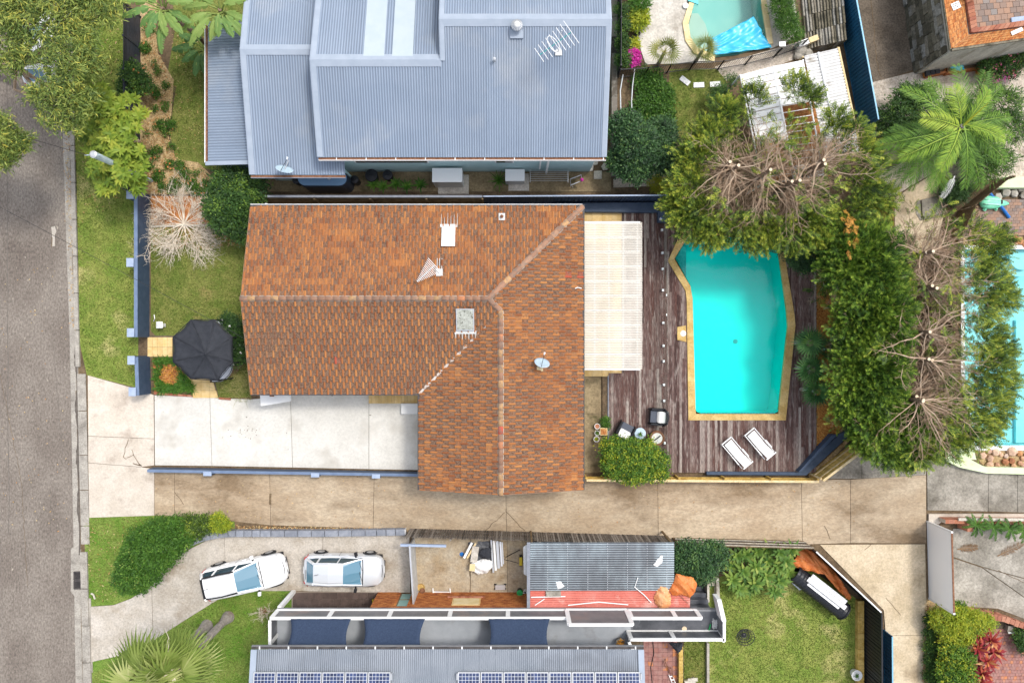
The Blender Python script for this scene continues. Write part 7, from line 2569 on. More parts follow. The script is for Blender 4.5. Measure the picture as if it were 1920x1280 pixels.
# ---------------------------------------------------------------- cars
def build_car(label,paint,L_,W_,Hh,kind,loc,ang,glass='car_glass_sky',group=None):
 t=thing('parked_car',label,'car',(0,0,0),group)
 hx,hw=L_/2,W_/2
 suv=kind=='suv'
 bz=.98 if not suv else 1.08
 hood0=.40*hx if not suv else .42*hx
 S_=[(-1.0,.62,.72),(-.985,.74,.84),(-.955,.86,.93),(-.90,.945,.98),(-.80,.985,1.0),(-.45,1.0,1.0),(0,1.0,1.0),(.30,1.0,1.0),(.44,.99,.995),(.55,.975,.965),(.70,.95,.92),(.82,.91,.865),
 (.90,.84,.80),(.955,.72,.72),(.985,.58,.64),(1.0,.42,.58)]
 V,Fs=[],[]
 ring=[]
 for fx,fw,fz in S_:
  w,z=hw*fw,bz*fz
  x=fx*hx
  low=.22+(.1 if abs(fx)>.95 else 0)
  half=[(w*.86,low),(w*.97,low+.12),(w*1.0,.52),(w*.995,min(.74,z-.1)),(w*.965,z-.05),(w*.90,z-.004),(w*.62,z+.028),(w*.3,z+.045)]
  prof_=[(y,zz)for y,zz in half]+[(0,z+.05)]+[(-y,zz)for y,zz in reversed(half)]
  ring.append(len(V))
  V+=[(x,y,zz)for y,zz in prof_]
 k=17
 for i in range(len(S_)-1):
  for j in range(k-1):
   Fs.append((ring[i]+j,ring[i+1]+j,ring[i+1]+j+1,ring[i]+j+1))
 Fs=[f[::-1]for f in Fs]
 Fs.append(tuple(range(ring[0],ring[0]+k)))
 Fs.append(tuple(reversed(range(ring[-1],ring[-1]+k))))
 body=MB().add(V,Fs).build('body',M[paint],t,smooth=True)
 body.modifiers.new('s','SUBSURF').levels=1
 body.modifiers[-1].render_levels=1
 # floor pan keeps the underside dark
 MB().box(-hx*.93,-hw*.84,.18,hx*.93,hw*.84,.3).build('underbody',M['car_trim'],t)
 # glass house
 xr0,xr1=(-.68*hx,.06*hx)if not suv else(-.84*hx,-.08*hx)
 xg0,xg1=(-.915*hx if not suv else-.945*hx),(.48 if not suv else .43)*hx
 wr,wb=hw*.66,hw*.87
 zr=Hh
 st=[(xg0,wb*.86,bz*.96,wb*.88),(xr0,wr*.96,zr-.06,wb*.97),((xr0+xr1)/2,wr,zr,wb),(xr1,wr*.97,zr-.035,wb),(xg1,wb*.90,bz*.985,wb*.95)]
 V,Fs,mi=[],[],[]
 for x,wt_,zt,wbt in st:
  V+=[(x,-wbt,bz*.95),(x,-wt_,zt-.04 if zt>bz*1.1 else zt),(x,-wt_*.75,zt),(x,0,zt+(.02 if zt>bz*1.1 else .03)),(x,wt_*.75,zt),(x,wt_,zt-.04 if zt>bz*1.1 else zt),(x,wbt,bz*.95)]
 m_=MB()
 for i in range(4):
  for j in range(6):
   side=j in(0,5)
   glassy=side or i in(0,3)
   m_.add([V[i*7+j],V[(i+1)*7+j],V[(i+1)*7+j+1],V[i*7+j+1]],[(0,1,2,3)],(1 if side else 2)if glassy else 0)
 gh=m_.build('cabin',[M[paint],M['car_glass'],M[glass]],t)
 tb=lambda pts_,r_,nm,mm,par=t,nn=6:MB().tube(pts_,r_,nn).build(nm,M[mm],par)
 for s in(-1,1):
  A0=(xg1+.02,s*wb*.93,bz*.98)
  A1=(xr1,s*wr*.96,zr-.05)
  C1=(xr0,s*wr*.95,zr-.075)
  C0=(xg0+.02,s*wb*.88,bz*.97)
  mid=((xr0+xr1)/2,s*wr,zr-.03)
  tb([A0,A1],.045,'pillar',paint)
  tb([C0,C1],.085,'pillar',paint)
  tb([A1,mid,C1],.045,'roof_rail','car_trim' if suv else paint)
  tb([(-.05*hx,s*wb*.99,bz*.96),(-.1*hx,s*wr*1.0,zr-.04)],.035,'pillar',paint)
  tb([(-.55*hx,s*wb*.99,bz*.96),(-.6*hx,s*wr*.99,zr-.06)],.05,'pillar',paint)
  tb([(xg1,s*wb*.985,bz*.965),(0,s*wb*1.01,bz*.965),(xg0+.2,s*wb*.95,bz*.965)],.025,'waist_trim','car_trim' if not suv else paint)
  for xd in(.30,-.10,-.50):       # door shut lines
   tb([(xd*hx,s*hw*1.0,.3),(xd*hx,s*hw*1.001,.6),(xd*hx,s*hw*.972,bz-.05)],.008,'shut_line','car_trim',nn=4)
  for xd in(.08,-.34):
   MB().obox(xd*hx,s*hw*.992,.78,.82,.2,.035).build('door_handle',M[paint],t,bevel=.008)
  mr_=MB().obox(.33*hx,s*(hw+.10),bz-.02,bz+.14,.16,.22,s*.2).build('mirror',M[paint if suv else 'car_trim'],t,bevel=.03)
  MB().obox(.33*hx,s*(hw-.02),bz-.03,bz+.03,.08,.16).build('mirror_arm',M['car_trim'],mr_)
  # lamps
  MB().hexa([(hx*.80,s*hw*.80,.62),(hx*.93,s*hw*.52,.60),(hx*.95,s*hw*.70,.60),(hx*.84,s*hw*.90,.62)][::s]+
 [(hx*.80,s*hw*.78,.862*bz+.012),(hx*.925,s*hw*.50,.79*bz+.012),(hx*.945,s*hw*.66,.74*bz+.012),(hx*.85,s*hw*.865,.80*bz+.012)][::s]).build('headlight',M['lamp_clear'],t,bevel=.02)
  MB().hexa([(-hx*1.0,s*hw*.66,.6),(-hx*.99,s*hw*.78,.6),(-hx*.88,s*hw*.985,.62),(-hx*.90,s*hw*.90,.62)][::-s]+
 [(-hx*.985,s*hw*.64,bz*.90),(-hx*.972,s*hw*.78,bz*.90),(-hx*.87,s*hw*.955,bz*.955),(-hx*.90,s*hw*.86,bz*.985)][::-s]).build('tail_light',M['lamp_red'],t,bevel=.02)
  for xw in(.62*hx,-.62*hx):
   R0=.315 if not suv else .35
   wl=MB().tube([(xw,s*(hw-.21),R0),(xw,s*(hw-.19),R0),(xw,s*(hw+.0),R0),(xw,s*(hw+.02),R0)],[R0-.03,R0,R0,R0-.03],22).build('wheel',M['tyre'],t)
   MB().tube([(xw,s*(hw+.0),R0),(xw,s*(hw+.028),R0)],[R0*.66,R0*.6],14).build('rim',M['alloy'],wl)
   arch=[(xw+(R0+.06)*math.cos(a_),s*(hw*.995),R0+(R0+.06)*math.sin(a_))for a_ in[PI*q/10 for q in range(11)]]
   tb(arch,.03,'wheel_arch','car_trim')
 # grille, plate, badge bar, wipers, rear spoiler, aerial
 MB().obox(hx*.972,0,.44,.60,.1,hw*.95).build('grille',M['car_trim'],t,bevel=.02)
 MB().obox(hx*.985,0,.30,.40,.08,hw*1.05).build('lower_grille',M['car_trim'],t)
 MB().obox(hx*1.0,0,.42,.52,.03,.38).build('number_plate',M['white'],t)
 MB().obox(-hx*1.003,0,.68,.79,.03,.38).build('number_plate',M['white'],t)
 tb([(hx*.955,-hw*.38,.71*bz+.03),(hx*.97,0,.70*bz+.045),(hx*.955,hw*.38,.71*bz+.03)],.018,'bonnet_edge','car_trim',nn=5)
 tb([(xg1+.02,-hw*.55,bz+.02),(xg1-.12,hw*.05,bz+.10)],.012,'wiper','car_trim',nn=4)
 tb([(xg1+.02,hw*.1,bz+.035),(xg1-.12,hw*.62,bz+.07)],.012,'wiper','car_trim',nn=4)
 tb([(xg1+.035,-hw*.86,bz*.985),(xg1+.06,0,bz+.035),(xg1+.035,hw*.86,bz*.985)],.03,'cowl','car_trim',nn=5)
 tb([(-hx*.93,hw*.1,bz*1.02),(-hx*.9,-hw*.45,bz*1.1)],.012,'wiper','car_trim',nn=4)
 if suv:
  MB().obox(xr0-.06,0,zr-.10,zr-.05,.14,wr*1.8).build('spoiler',M['car_trim'],t,bevel=.02)
  for s in(-1,1):
   tb([(xr0+.15,s*wr*.86,zr-.01),((xr0+xr1)/2,s*wr*.9,zr+.035),(xr1-.15,s*wr*.86,zr+.0)],.02,'luggage_rail','alu')
 tb([(xr0+.3,0,zr-.0),(xr0+.12,0,zr+.18)],.012,'aerial','car_trim',nn=4)
 t.location=loc
 t.rotation_euler=(0,0,ang)
 return t
cc=P2(460,1079,.7)
build_car('white family car with red tail lights, parked at an angle on the drive','carpaint_white',4.62,1.82,1.62,'suv',(cc[0],cc[1],.03),math.radians(12.5))
cc=P2(645,1068,.7)
build_car('silver hatchback parked straight on the drive beside the brown porch tiles','carpaint_silver',4.4,1.78,1.46,'hatch',(cc[0],cc[1],.03),math.radians(-.8))
cc=P2(76,88,.7)
build_car('white car at the kerb, mostly hidden under the street tree','carpaint_white',4.5,1.8,1.5,'hatch',(cc[0],cc[1],.01),math.radians(91.5))
# ---------------------------------------------------------------- deck furniture
def lounger(label,px,py,ang):
 c=P2(px,py,.5)
 r=thing('sun_lounger',label,'sun lounger',(0,0,0),'white sun loungers on the deck')
 L_,w=1.75,.72
 zt=.32
 for s in(-1,1):
  MB().box(-L_/2,s*(w/2-.05),zt-.05,L_/2,s*w/2,zt+.03).build('side_rail',M['white'],r,bevel=.012)
  MB().box(.0,s*(w/2-.03),zt+.16,.55,s*(w/2+.03),zt+.2).build('armrest',M['white'],r,bevel=.01)
  for x in(.05,.5):
   MB().box(x-.02,s*(w/2-.02),zt,x+.02,s*(w/2+.02),zt+.17).build('arm_post',M['white'],r)
  for x in(-L_/2+.12,L_/2-.3):
   MB().box(x-.03,s*(w/2-.05),.0,x+.03,s*(w/2),zt-.05).build('leg',M['white'],r)
 MB().box(-L_/2,-w/2,zt-.04,-L_/2+.06,w/2,zt+.03).build('end_rail',M['white'],r)
 m_=MB()
 n_=16
 for i in range(n_):
  x0,x1=-L_/2+.14+i*(L_-.2)/n_,-L_/2+.14+(i+1)*(L_-.2)/n_
  zf=lambda x:zt+.01+max(0,x-.25)*.55
  m_.hexa([(x0,-w/2+.115,zf(x0)-.01),(x1,-w/2+.115,zf(x1)-.01),(x1,w/2-.115,zf(x1)-.01),(x0,w/2-.115,zf(x0)-.01),
 (x0,-w/2+.115,zf(x0)+.012),(x1,-w/2+.115,zf(x1)+.012),(x1,w/2-.115,zf(x1)+.012),(x0,w/2-.115,zf(x0)+.012)])
 m_.build('sling',M['white'],r)
 MB().box(L_/2-.06,-w/2+.02,zt+.3,L_/2,w/2-.02,zt+.36).build('head_rail',M['white'],r)
 r.location=(c[0],c[1],.145)
 r.rotation_euler=(0,0,ang)
 return r
lounger('white sling sun lounger nearer the glass fence',1381,848,math.radians(-50))
lounger('white sling sun lounger nearer the orange pebble bed',1424,831,math.radians(-50))
def armchair(label,px,py,ang):
 c=P2(px,py,.5)
 r=thing('rattan_armchair',label,'armchair',(0,0,0),'black rattan armchairs on the deck')
 MB().box(-.36,-.36,.12,.36,.36,.32).build('base',M['rattan'],r,bevel=.04)
 for s in(-1,1):
  MB().box(-.36,s*.36,.1,.36,s*.47,.62).build('arm',M['rattan'],r,bevel=.05)
  MB().tube([(.36,s*.40,0),(.40,s*.44,.15)],.035,6).build('leg',M['rattan'],r)
  MB().tube([(-.40,s*.40,0),(-.44,s*.44,.15)],.035,6).build('leg',M['rattan'],r)
 MB().tube([(-.34,-.45,.62),(-.50,-.3,.80),(-.54,0,.86),(-.50,.3,.80),(-.34,.45,.62)],.06,8).build('back_rail',M['rattan'],r,smooth=True)
 MB().hexa([(-.44,-.36,.3),(-.36,-.36,.3),(-.36,.36,.3),(-.44,.36,.3),(-.56,-.34,.82),(-.50,-.34,.82),(-.50,.34,.82),(-.56,.34,.82)]).build('backrest',M['rattan'],r)
 MB().box(-.33,-.34,.325,.36,.34,.44).build('seat_cushion',M['cushion_grey'],r,bevel=.04)
 m_=MB().hexa([(-.30,-.33,.44),(.02,-.30,.445),(.02,.30,.445),(-.30,.33,.44),(-.46,-.31,.70),(-.10,-.34,.60),(-.08,.34,.60),(-.46,.31,.70)])
 m_.build('back_cushion',M['cushion_white'],r,bevel=.05)
 r.location=(c[0],c[1],.145)
 r.rotation_euler=(0,0,ang)
 return r
armchair('black rattan armchair with grey and white cushions against the glass fence',1231,781,math.radians(176))
armchair('black rattan armchair with grey and white cushions beside the round glass table',1173,806,math.radians(62))
gt=thing('glass_table','round pale glass table with a small spiky plant on the deck','table',P(1200,812))
c=P2(1200.5,812.5,.6)
MB().lathe(c[0],c[1],[(.3,.555),(.315,.57),(.3,.585)],28).build('tabletop',mat('pale_glass',(.45,.58,.68),(.52,.64,.72),scale=5,rough=.1,spec=.6),gt)
for j in range(3):
 a_=2*PI*j/3+.4
 MB().tube([(c[0]+.26*math.cos(a_),c[1]+.26*math.sin(a_),.145),(c[0]+.12*math.cos(a_),c[1]+.12*math.sin(a_),.56)],.02,6).build('leg',M['black_steel'],gt)
tp=thing('table_plant','small spiky green pot plant in the middle of the round glass table','pot plant',(c[0],c[1],.585))
MB().lathe(c[0],c[1],[(.06,.587),(.085,.68),(.07,.68)],12).build('pot',M['alu_white'],tp)
pot_spots.append((tp,c[0],c[1],.68))
ft=thing('barrel_table','round rust brown table with a pale top and dark bar, beside the citrus bush','table',P(1232,822))
c=P2(1232,821.5,.5)
MB().lathe(c[0],c[1],[(.34,.145),(.42,.3),(.42,.48),(.40,.50),(.36,.50),(.34,.47)],26).build('drum',M['rust'],ft)
MB().lathe(c[0],c[1],[(.30,.472),(.30,.485),(.02,.488)],26).build('top',M['conc_white'],ft)
MB().obox(c[0]+.02,c[1]+.02,.489,.52,.42,.06,.65).build('bar',M['car_trim'],ft)
for a_,b_ in((-.12,.1),(.08,-.12)):
 MB().lathe(c[0]+a_,c[1]+b_,[(.05,.489),(.05,.53),(.03,.53)],10).build('cup',M['alu'],ft)
def pot(label,px,py,r,h,m,square=False,fill='soil',group='pots beside the deck edge'):
 c_=P2(px,py,h)
 t=thing('plant_pot',label,'plant pot',(c_[0],c_[1],.04),group)
 if square:
  MB().obox(c_[0],c_[1],.04,h,r*2,r*2).build('pot',M[m],t,bevel=.02)
  MB().obox(c_[0],c_[1],h+.002,h+.012,r*1.6,r*1.6).build('soil',M[fill],t)
 else:
  MB().lathe(c_[0],c_[1],[(r*.7,.04),(r,h),(r*.84,h),(r*.82,h-.05)],18).build('pot',M[m],t)
  MB().lathe(c_[0],c_[1],[(r*.8,h-.055),(r*.8,h-.04)],14).build('soil',M[fill],t)
 return t
pot('white rimmed pot of red soil, furthest from the citrus bush',1120,799,.16,.34,'white',fill='terracotta')
pot('white rimmed pot with a dark green plant, middle of the round three',1120,811.5,.15,.34,'white',fill='soil')
pot_spots.append((None,*P2(1120,811.5,.34),.3))
pot('white rimmed pot with a yellow leaved plant, nearest the citrus bush',1118.5,823,.165,.34,'white',fill='soil')
pot_spots.append((None,*P2(1118.5,823,.34),.3))
pot('square cream planter of bare brown soil beside the deck edge',1132,809,.21,.36,'coping_pale',True,fill='mulch')
# ---------------------------------------------------------------- gazebo, tiles and small things in front of the house
gz=thing('gazebo','octagonal charcoal canvas gazebo on the front lawn beside the tiled house','gazebo',P(382,655))
oz,pz=2.15,2.85
octo=[(357.5,599.5),(402,599),(435.5,632),(436,680),(408,713.5),(357.5,710),(324,678),(324,631.5)]
ov=[Vector(P(x,y,oz))for x,y in octo]
apex=Vector(P(386,664,pz))
for i in range(8):
 a,b=ov[i],ov[(i+1)%8]
 n_=8
 V,Fs=[],[]
 rows=[]
 for k_ in range(n_+1):
  t=k_/n_
  row=[]
  for j in range(n_+1):
   u=j/n_
   e_=a.lerp(b,u)+(apex.xy.to_3d()-a.lerp(b,u).xy.to_3d())*.035*math.sin(PI*u)
   p_=apex.lerp(e_,t)
   p_.z-=.05*math.sin(PI*u)*math.sin(PI*t)+.07*math.sin(PI*t)
   p_.z+=.012*math.sin(u*9+i)*t
   row.append(len(V))
   V.append(p_)
  rows.append(row)
 for k_ in range(n_):
  for j in range(n_):
   Fs.append((rows[k_][j],rows[k_][j+1],rows[k_+1][j+1],rows[k_+1][j]))
 Fs=[f[::-1]for f in Fs]
 o=MB().add(V,Fs,0,random.random()).build('canvas_panel',M['fabric_black'],gz,smooth=True)
 o.modifiers.new('t','SOLIDIFY').thickness=.012
 MB().tube([apex+Vector((0,0,.012)),apex.lerp(a,.5)+Vector((0,0,-.055)),a+Vector((0,0,.012))],.012,5).build('seam',M['fabric_black'],gz)
 mid=a
 MB().tube([(a.x*.985+apex.x*.015,a.y*.985+apex.y*.015,.02),(a.x*.985+apex.x*.015,a.y*.985+apex.y*.015,oz-.03)],.04,8).build('post',M['black_steel'],gz)
 e0,e1=a-Vector((0,0,.03)),b-Vector((0,0,.03))
 MB().tube([e0,e1],.02,5).build('edge_rail',M['black_steel'],gz)
MB().prism([(v.x*.93+apex.x*.07,v.y*.93+apex.y*.07)for v in ov],.02,.12).build('floor',M['timber_brown'],gz)
# two pale curved seats reaching past the canopy
cx_,cy_=P2(382,656)
def crescent(label,a0,a1,r0,r1,z):
 n_=14
 pts_o=[(cx_+(r1-.25*abs(2*i/n_-1)**2)*math.cos(math.radians(a0+(a1-a0)*i/n_)),cy_+(r1-.25*abs(2*i/n_-1)**2)*math.sin(math.radians(a0+(a1-a0)*i/n_)))for i in range(n_+1)]
 pts_i=[(cx_+r0*math.cos(math.radians(a0+(a1-a0)*i/n_)),cy_+r0*math.sin(math.radians(a0+(a1-a0)*i/n_)))for i in range(n_+1)]
 t_=thing('curved_bench',label,'bench',(*pts_i[n_//2],0))
 MB().prism(pts_o+pts_i[::-1],z-.06,z).build('seat',M['alu_white'],t_)
 for i in(2,n_-2):
  q=lerp2(pts_o[i],pts_i[i],.5)
  MB().obox(q[0],q[1],.02,z-.062,.06,.06).build('leg',M['black_steel'],t_)
 MB().tube([(*lerp2(pts_o[i],pts_i[i],.1),z+.02)for i in range(n_+1)],.02,5).build('rim',M['car_trim'],t_)
crescent('pale curved bench reaching out from under the gazebo on the drive side',-68,-18,1.82,2.16,.5)
crescent('short pale curved bench end beside the dark shrub behind the gazebo',40,62,1.82,2.12,.5)
bt2=sheet('tile_path',[(276,629),(326,629),(326,670),(276,670)],.02,'joint')
for i in range(5):
 for j in range(2):
  xa,xb=277.5+i*9.3,277.5+(i+1)*9.3
  ya,yb=632+j*18.3,632+(j+1)*18.3
  if i==3 and j==0:
   t=1.0
  else:
   t=random.uniform(.2,.7)
  MB().prism(inset(poly([(xa,ya),(xb,ya),(xb,yb),(xa,yb)]),.006),.021,.06,0,t).build('paving_tile',M['timber_step'],bt2)
bt3=sheet('tile_path',[(345,700),(400,700),(411,746),(362,746),(361,728)],.02,'joint')
for i in range(4):
 xa,xb=346+i*16,346+(i+1)*16
 for j in range(3):
  ya,yb=702+j*14.6,702+(j+1)*14.6
  q=[(max(xa,346+j*6.3),ya),(min(xb,396+j*5),ya),(min(xb,400+j*5),yb),(max(xa,352+j*5.2),yb)]
  if q[1][0]-q[0][0]>2 and q[2][0]-q[3][0]>1:
   MB().prism(inset(poly(q),.006),.021,.06,0,random.uniform(.2,.8)).build('paving_tile',M['timber_step'],bt3)
kb2=thing('brick_edging','thin pinkish brick edging between the strap leaf bed and the white driveway','edging',P(340,739))
for a,b in(((290,737),(362,742)),((411,746),(434,748)),((283,425),(404,422))):
 pa,pb=P2(*a),P2(*b)
 k_=max(1,round(math.dist(pa,pb)/.28))
 for i in range(k_):
  MB().seg(lerp2(pa,pb,(i+.03)/k_),lerp2(pa,pb,(i+.97)/k_),.01,.11,.11,0,random.random()).build('brick',M['brick_red']if a[1]>500 else M['stone_pale'],kb2)
pl=thing('post_light','small white square post light on the front lawn','post light',P(297,609))
c=P2(297.5,609,.6)
MB().obox(c[0],c[1],.02,.5,.2,.2).build('post',M['white'],pl)
m_=MB()
m_.add([(c[0]-.18,c[1]-.18,.52),(c[0]+.18,c[1]-.18,.52),(c[0]+.18,c[1]+.18,.52),(c[0]-.18,c[1]+.18,.52),(c[0],c[1],.62)],[(3,2,1,0),(0,1,4),(1,2,4),(2,3,4),(3,0,4)])
m_.build('cap',M['white'],pl)
o=MB().tube([P(289,590,.3),P(290,597,.32),P(288,602,.1)],.025,6).build('tap_pipe',M['white'])
tag(o,'thin white garden tap standing by the navy front wall','tap')
# ---------------------------------------------------------------- street things
pole=thing('street_pole','tall pale steel service pole among the bright rosette tree by the verge','pole',P(284,339))
b0=Vector(P(284,339))
t0=Vector(P(181,291,5.15))
tip=Vector((b0.x-.12,b0.y+.08,5.15))
MB().tube([b0,tip],[.10,.17],12).build('shaft',M['steel_pole'],pole)
MB().tube([tip-Vector((.5,-.0,.15)),tip+Vector((.35,.0,-.15))],.03,6).build('crossarm',M['steel_pole'],pole)
MB().tube([tip-Vector((0,0,.0)),tip+Vector((0,0,.06))],[.19,.12],12).build('cap',M['alu'],pole)
def wire(label,a,b,sag,r=.014):
 a,b=Vector(a),Vector(b)
 pts_=[a.lerp(b,i/24)-Vector((0,0,sag*4*(i/24)*(1-i/24)))for i in range(25)]
 o_=MB().tube(pts_,r,4).build('overhead_wire',M['car_trim'])
 tag(o_,label,'wire')
wire('black overhead wire crossing the road and verge towards the tiled house',P(-60,357,5.2),P(458,634,3.1),.2)
wire('black overhead wire from the road to the pale steel pole',P(-60,225,5.3),tip-Vector((.4,0,.1)),.25)
dr=thing('drain_grate','two dark iron grates over the roadside drain in the gutter','drain grate',P(146,1086))
for y in(1071,1088):
 q=poly([(139.5,y),(152.5,y),(152.5,y+15),(139.5,y+15)])
 fr_=MB()
 q=ccw(q)
 for i in range(4):
  fr_.seg(q[i],q[(i+1)%4],.012,.05,.05)
 g_=fr_.build('frame',M['gutter_dark'],dr)
 g_['kind']='stuff'
 for i in range(7):
  ya=y+1.5+i*2
  MB().seg(P2(140.5,ya),P2(151.5,ya),.014,.045,.028).build('bar',M['gutter_dark'],dr)
MB().prism(poly([(139.5,1071),(152.5,1071),(152.5,1103),(139.5,1103)]),.0095,.0125).build('pit',M['car_trim'],dr)
kl=MB().prism(poly([(133,1028),(146,1020),(152,1030),(152,1120),(147,1126),(133,1108)]),.008,.0118).build('gutter_apron',M['kerb'])
kl['kind']='structure'
o=MB().tube([P(171,1112,.05),P(175,1114,.09),P(178,1122,.05)],.05,6).build('pvc_offcut',M['stone_pale'])
tag(o,'short curved pale pipe offcut on the corner verge lawn','pipe offcut')
# ---------------------------------------------------------------- vegetation tools
def unit(v):return v/np.maximum(np.linalg.norm(v,axis=-1,keepdims=True),1e-9)
def leaf_quads(P0,D,N,L,Wd,fold=.12):
 D,N=unit(D),unit(N)
 Sd=unit(np.cross(D,N))
 N2=np.cross(Sd,D)
 L,Wd=np.asarray(L)[:,None],np.asarray(Wd)[:,None]
 V=np.empty((len(P0),4,3),np.float32)
 V[:,0]=P0
 V[:,1]=P0+D*L*.45+Sd*Wd*.5+N2*Wd*fold
 V[:,2]=P0+D*L
 V[:,3]=P0+D*L*.45-Sd*Wd*.5+N2*Wd*fold
 return V
def quads_obj(name,V,tint,m,parent=None):
 k=len(V)
 return np_mesh(name,V.reshape(-1,3),np.arange(4*k).reshape(-1,4),M[m],parent,np.clip(tint,0,1))
def shell(lobes,n,lo=.6,hi=1.06,up=.25):
 """points spread over the outer part of ellipsoid lobes (cx,cy,cz,rx,ry,rz); also outward directions"""
 wts=np.array([l[3]*l[4]for l in lobes])
 idx=rng.choice(len(lobes),n,p=wts/wts.sum())
 Lb=np.array(lobes)[idx]
 d=rng.normal(size=(n,3))
 d[:,2]=np.abs(d[:,2])*1.0-up*rng.random(n)
 d=unit(d)
 r=hi-(hi-lo)*rng.random(n)**1.6
 r*=rng.normal(1,.06,n)
 Pt=Lb[:,:3]+d*Lb[:,3:6]*r[:,None]
 Pt[:,2]=np.maximum(Pt[:,2],.05)
 return Pt,d
def lobes_px(items,ky=1.0,flat=.8):
 """(px,py,z,r_px[,rz]) -> world lobes; z is the lobe centre"""
 out=[]
 for it in items:
  px,py,z,r=it[:4]
  x,y,_=P(px,py,z)
  rm=r*(H-z)/F
  out.append((x,y,z,rm,rm*ky,it[4]if len(it)>4 else rm*flat))
 return out
def foliage(lobes,clumps,per,L,Wd,m,parent,name='crown',spread=.2,droop=.15,tint=(.45,.2),lw=.25,lo=.55,flat=.6,tones=None):
 Pc,Dc=shell(lobes,clumps,lo)
 ct=rng.normal(tint[0],tint[1],clumps)
 k=clumps*per
 P0=np.repeat(Pc,per,0)+rng.normal(size=(k,3))*spread*np.array([1,1,.6])
 D=np.repeat(Dc,per,0)*.55+rng.normal(size=(k,3))*np.array([.75,.75,.35])
 D[:,2]-=droop
 N=np.repeat(Dc,per,0)*.4+rng.normal(size=(k,3))*.45+np.array([0,0,flat+.35])
 Lk=L*np.exp(rng.normal(0,lw,k))
 V=leaf_quads(P0,D,N,Lk,Wd*np.exp(rng.normal(0,lw,k)))
 T=np.repeat(ct,per)+rng.normal(0,.1,k)
 return quads_obj(name,V,T,m,parent)
def limbs(base,lobes,r0,m,parent,name='trunk',h0=.45,wob=.1):
 mb_=MB()
 b=Vector(base)
 top=Vector((sum(l[0]for l in lobes)/len(lobes),sum(l[1]for l in lobes)/len(lobes),min(l[2]for l in lobes)))
 fork=b.lerp(top,h0)
 fork.z=max(.15,top.z*h0)
 mb_.tube([b,b.lerp(fork,.5)+Vector((random.uniform(-wob,wob),random.uniform(-wob,wob),0)),fork],[r0,r0*.85,r0*.7],8)
 for l in lobes:
  e=Vector(l[:3])+Vector((0,0,l[5]*.2))
  mid=fork.lerp(e,.5)+Vector((random.uniform(-wob,wob)*2,random.uniform(-wob,wob)*2,random.uniform(0,wob)))
  mb_.tube([fork,mid,e],[r0*.5,r0*.35,r0*.12],6)
  for _ in range(3):
   t=Vector((random.uniform(-1,1)*l[3]*.8,random.uniform(-1,1)*l[4]*.8,random.uniform(0,.8)*l[5]))
   mb_.tube([mid.lerp(e,random.random()),Vector(l[:3])+t],[r0*.2,r0*.05],4)
 return mb_.build(name,M[m],parent)
def shrub(name,label,cat,items,clumps,per,L,Wd,m,base=None,r0=.05,bark='bark',group=None,flowers=None,**kw):
 lb=lobes_px(items)
 bx_,by_=(base if base else(sum(l[0]for l in lb)/len(lb),sum(l[1]for l in lb)/len(lb)))
 t=thing(name,label,cat,(bx_,by_,0),group)
 limbs((bx_,by_,0),lb,r0,bark,t,'stem')
 foliage(lb,clumps,per,L,Wd,m,t,**kw)
 if flowers:
  fm,cnt,sz=flowers
  Pc,Dc=shell(lb,cnt,.95,1.08)
  k=cnt*6
  a_=rng.uniform(0,2*PI,k)
  D=np.stack([np.cos(a_),np.sin(a_),np.full(k,.25)],1)
  V=leaf_quads(np.repeat(Pc,6,0),D,np.tile([0,0,1.0],(k,1)),np.full(k,sz)*rng.uniform(.7,1.2,k),np.full(k,sz*.7))
  quads_obj('flowers',V,rng.random(k),fm,t)
 return t
def blades(P0,az,L,Wd,el,droop,wprof=(.55,1.0,.75,.06)):
 """arching strap leaves; every argument an array"""
 k=len(P0)
 ts=np.linspace(0,1,4)
 V=np.empty((k,8,3),np.float32)
 rad=np.stack([np.cos(az),np.sin(az),0*az],1)
 sd=np.stack([-np.sin(az),np.cos(az),0*az],1)
 for i,t in enumerate(ts):
  c=P0+rad*(L*np.cos(el)*t)[:,None]
  c=c+np.array([0,0,1.0])*(L*(np.sin(el)*t-droop*t*t))[:,None]
  c[:,2]=np.maximum(c[:,2],.02)
  w=(Wd*wprof[i]*.5)[:,None]
  V[:,2*i]=c+sd*w
  V[:,2*i+1]=c-sd*w
 base=np.array([(0,1,3,2),(2,3,5,4),(4,5,7,6)])
 Fq=(base[None]+8*np.arange(k)[:,None,None]).reshape(-1,4)
 return V.reshape(-1,3),Fq
def blade_obj(name,P0,az,L,Wd,el,droop,m,parent,tint,**kw):
 V,Fq=blades(P0,az,L,Wd,el,droop,**kw)
 # keep the upper side up
 return np_mesh(name,V,Fq[:,::-1],M[m],parent,np.repeat(np.clip(tint,0,1),3))
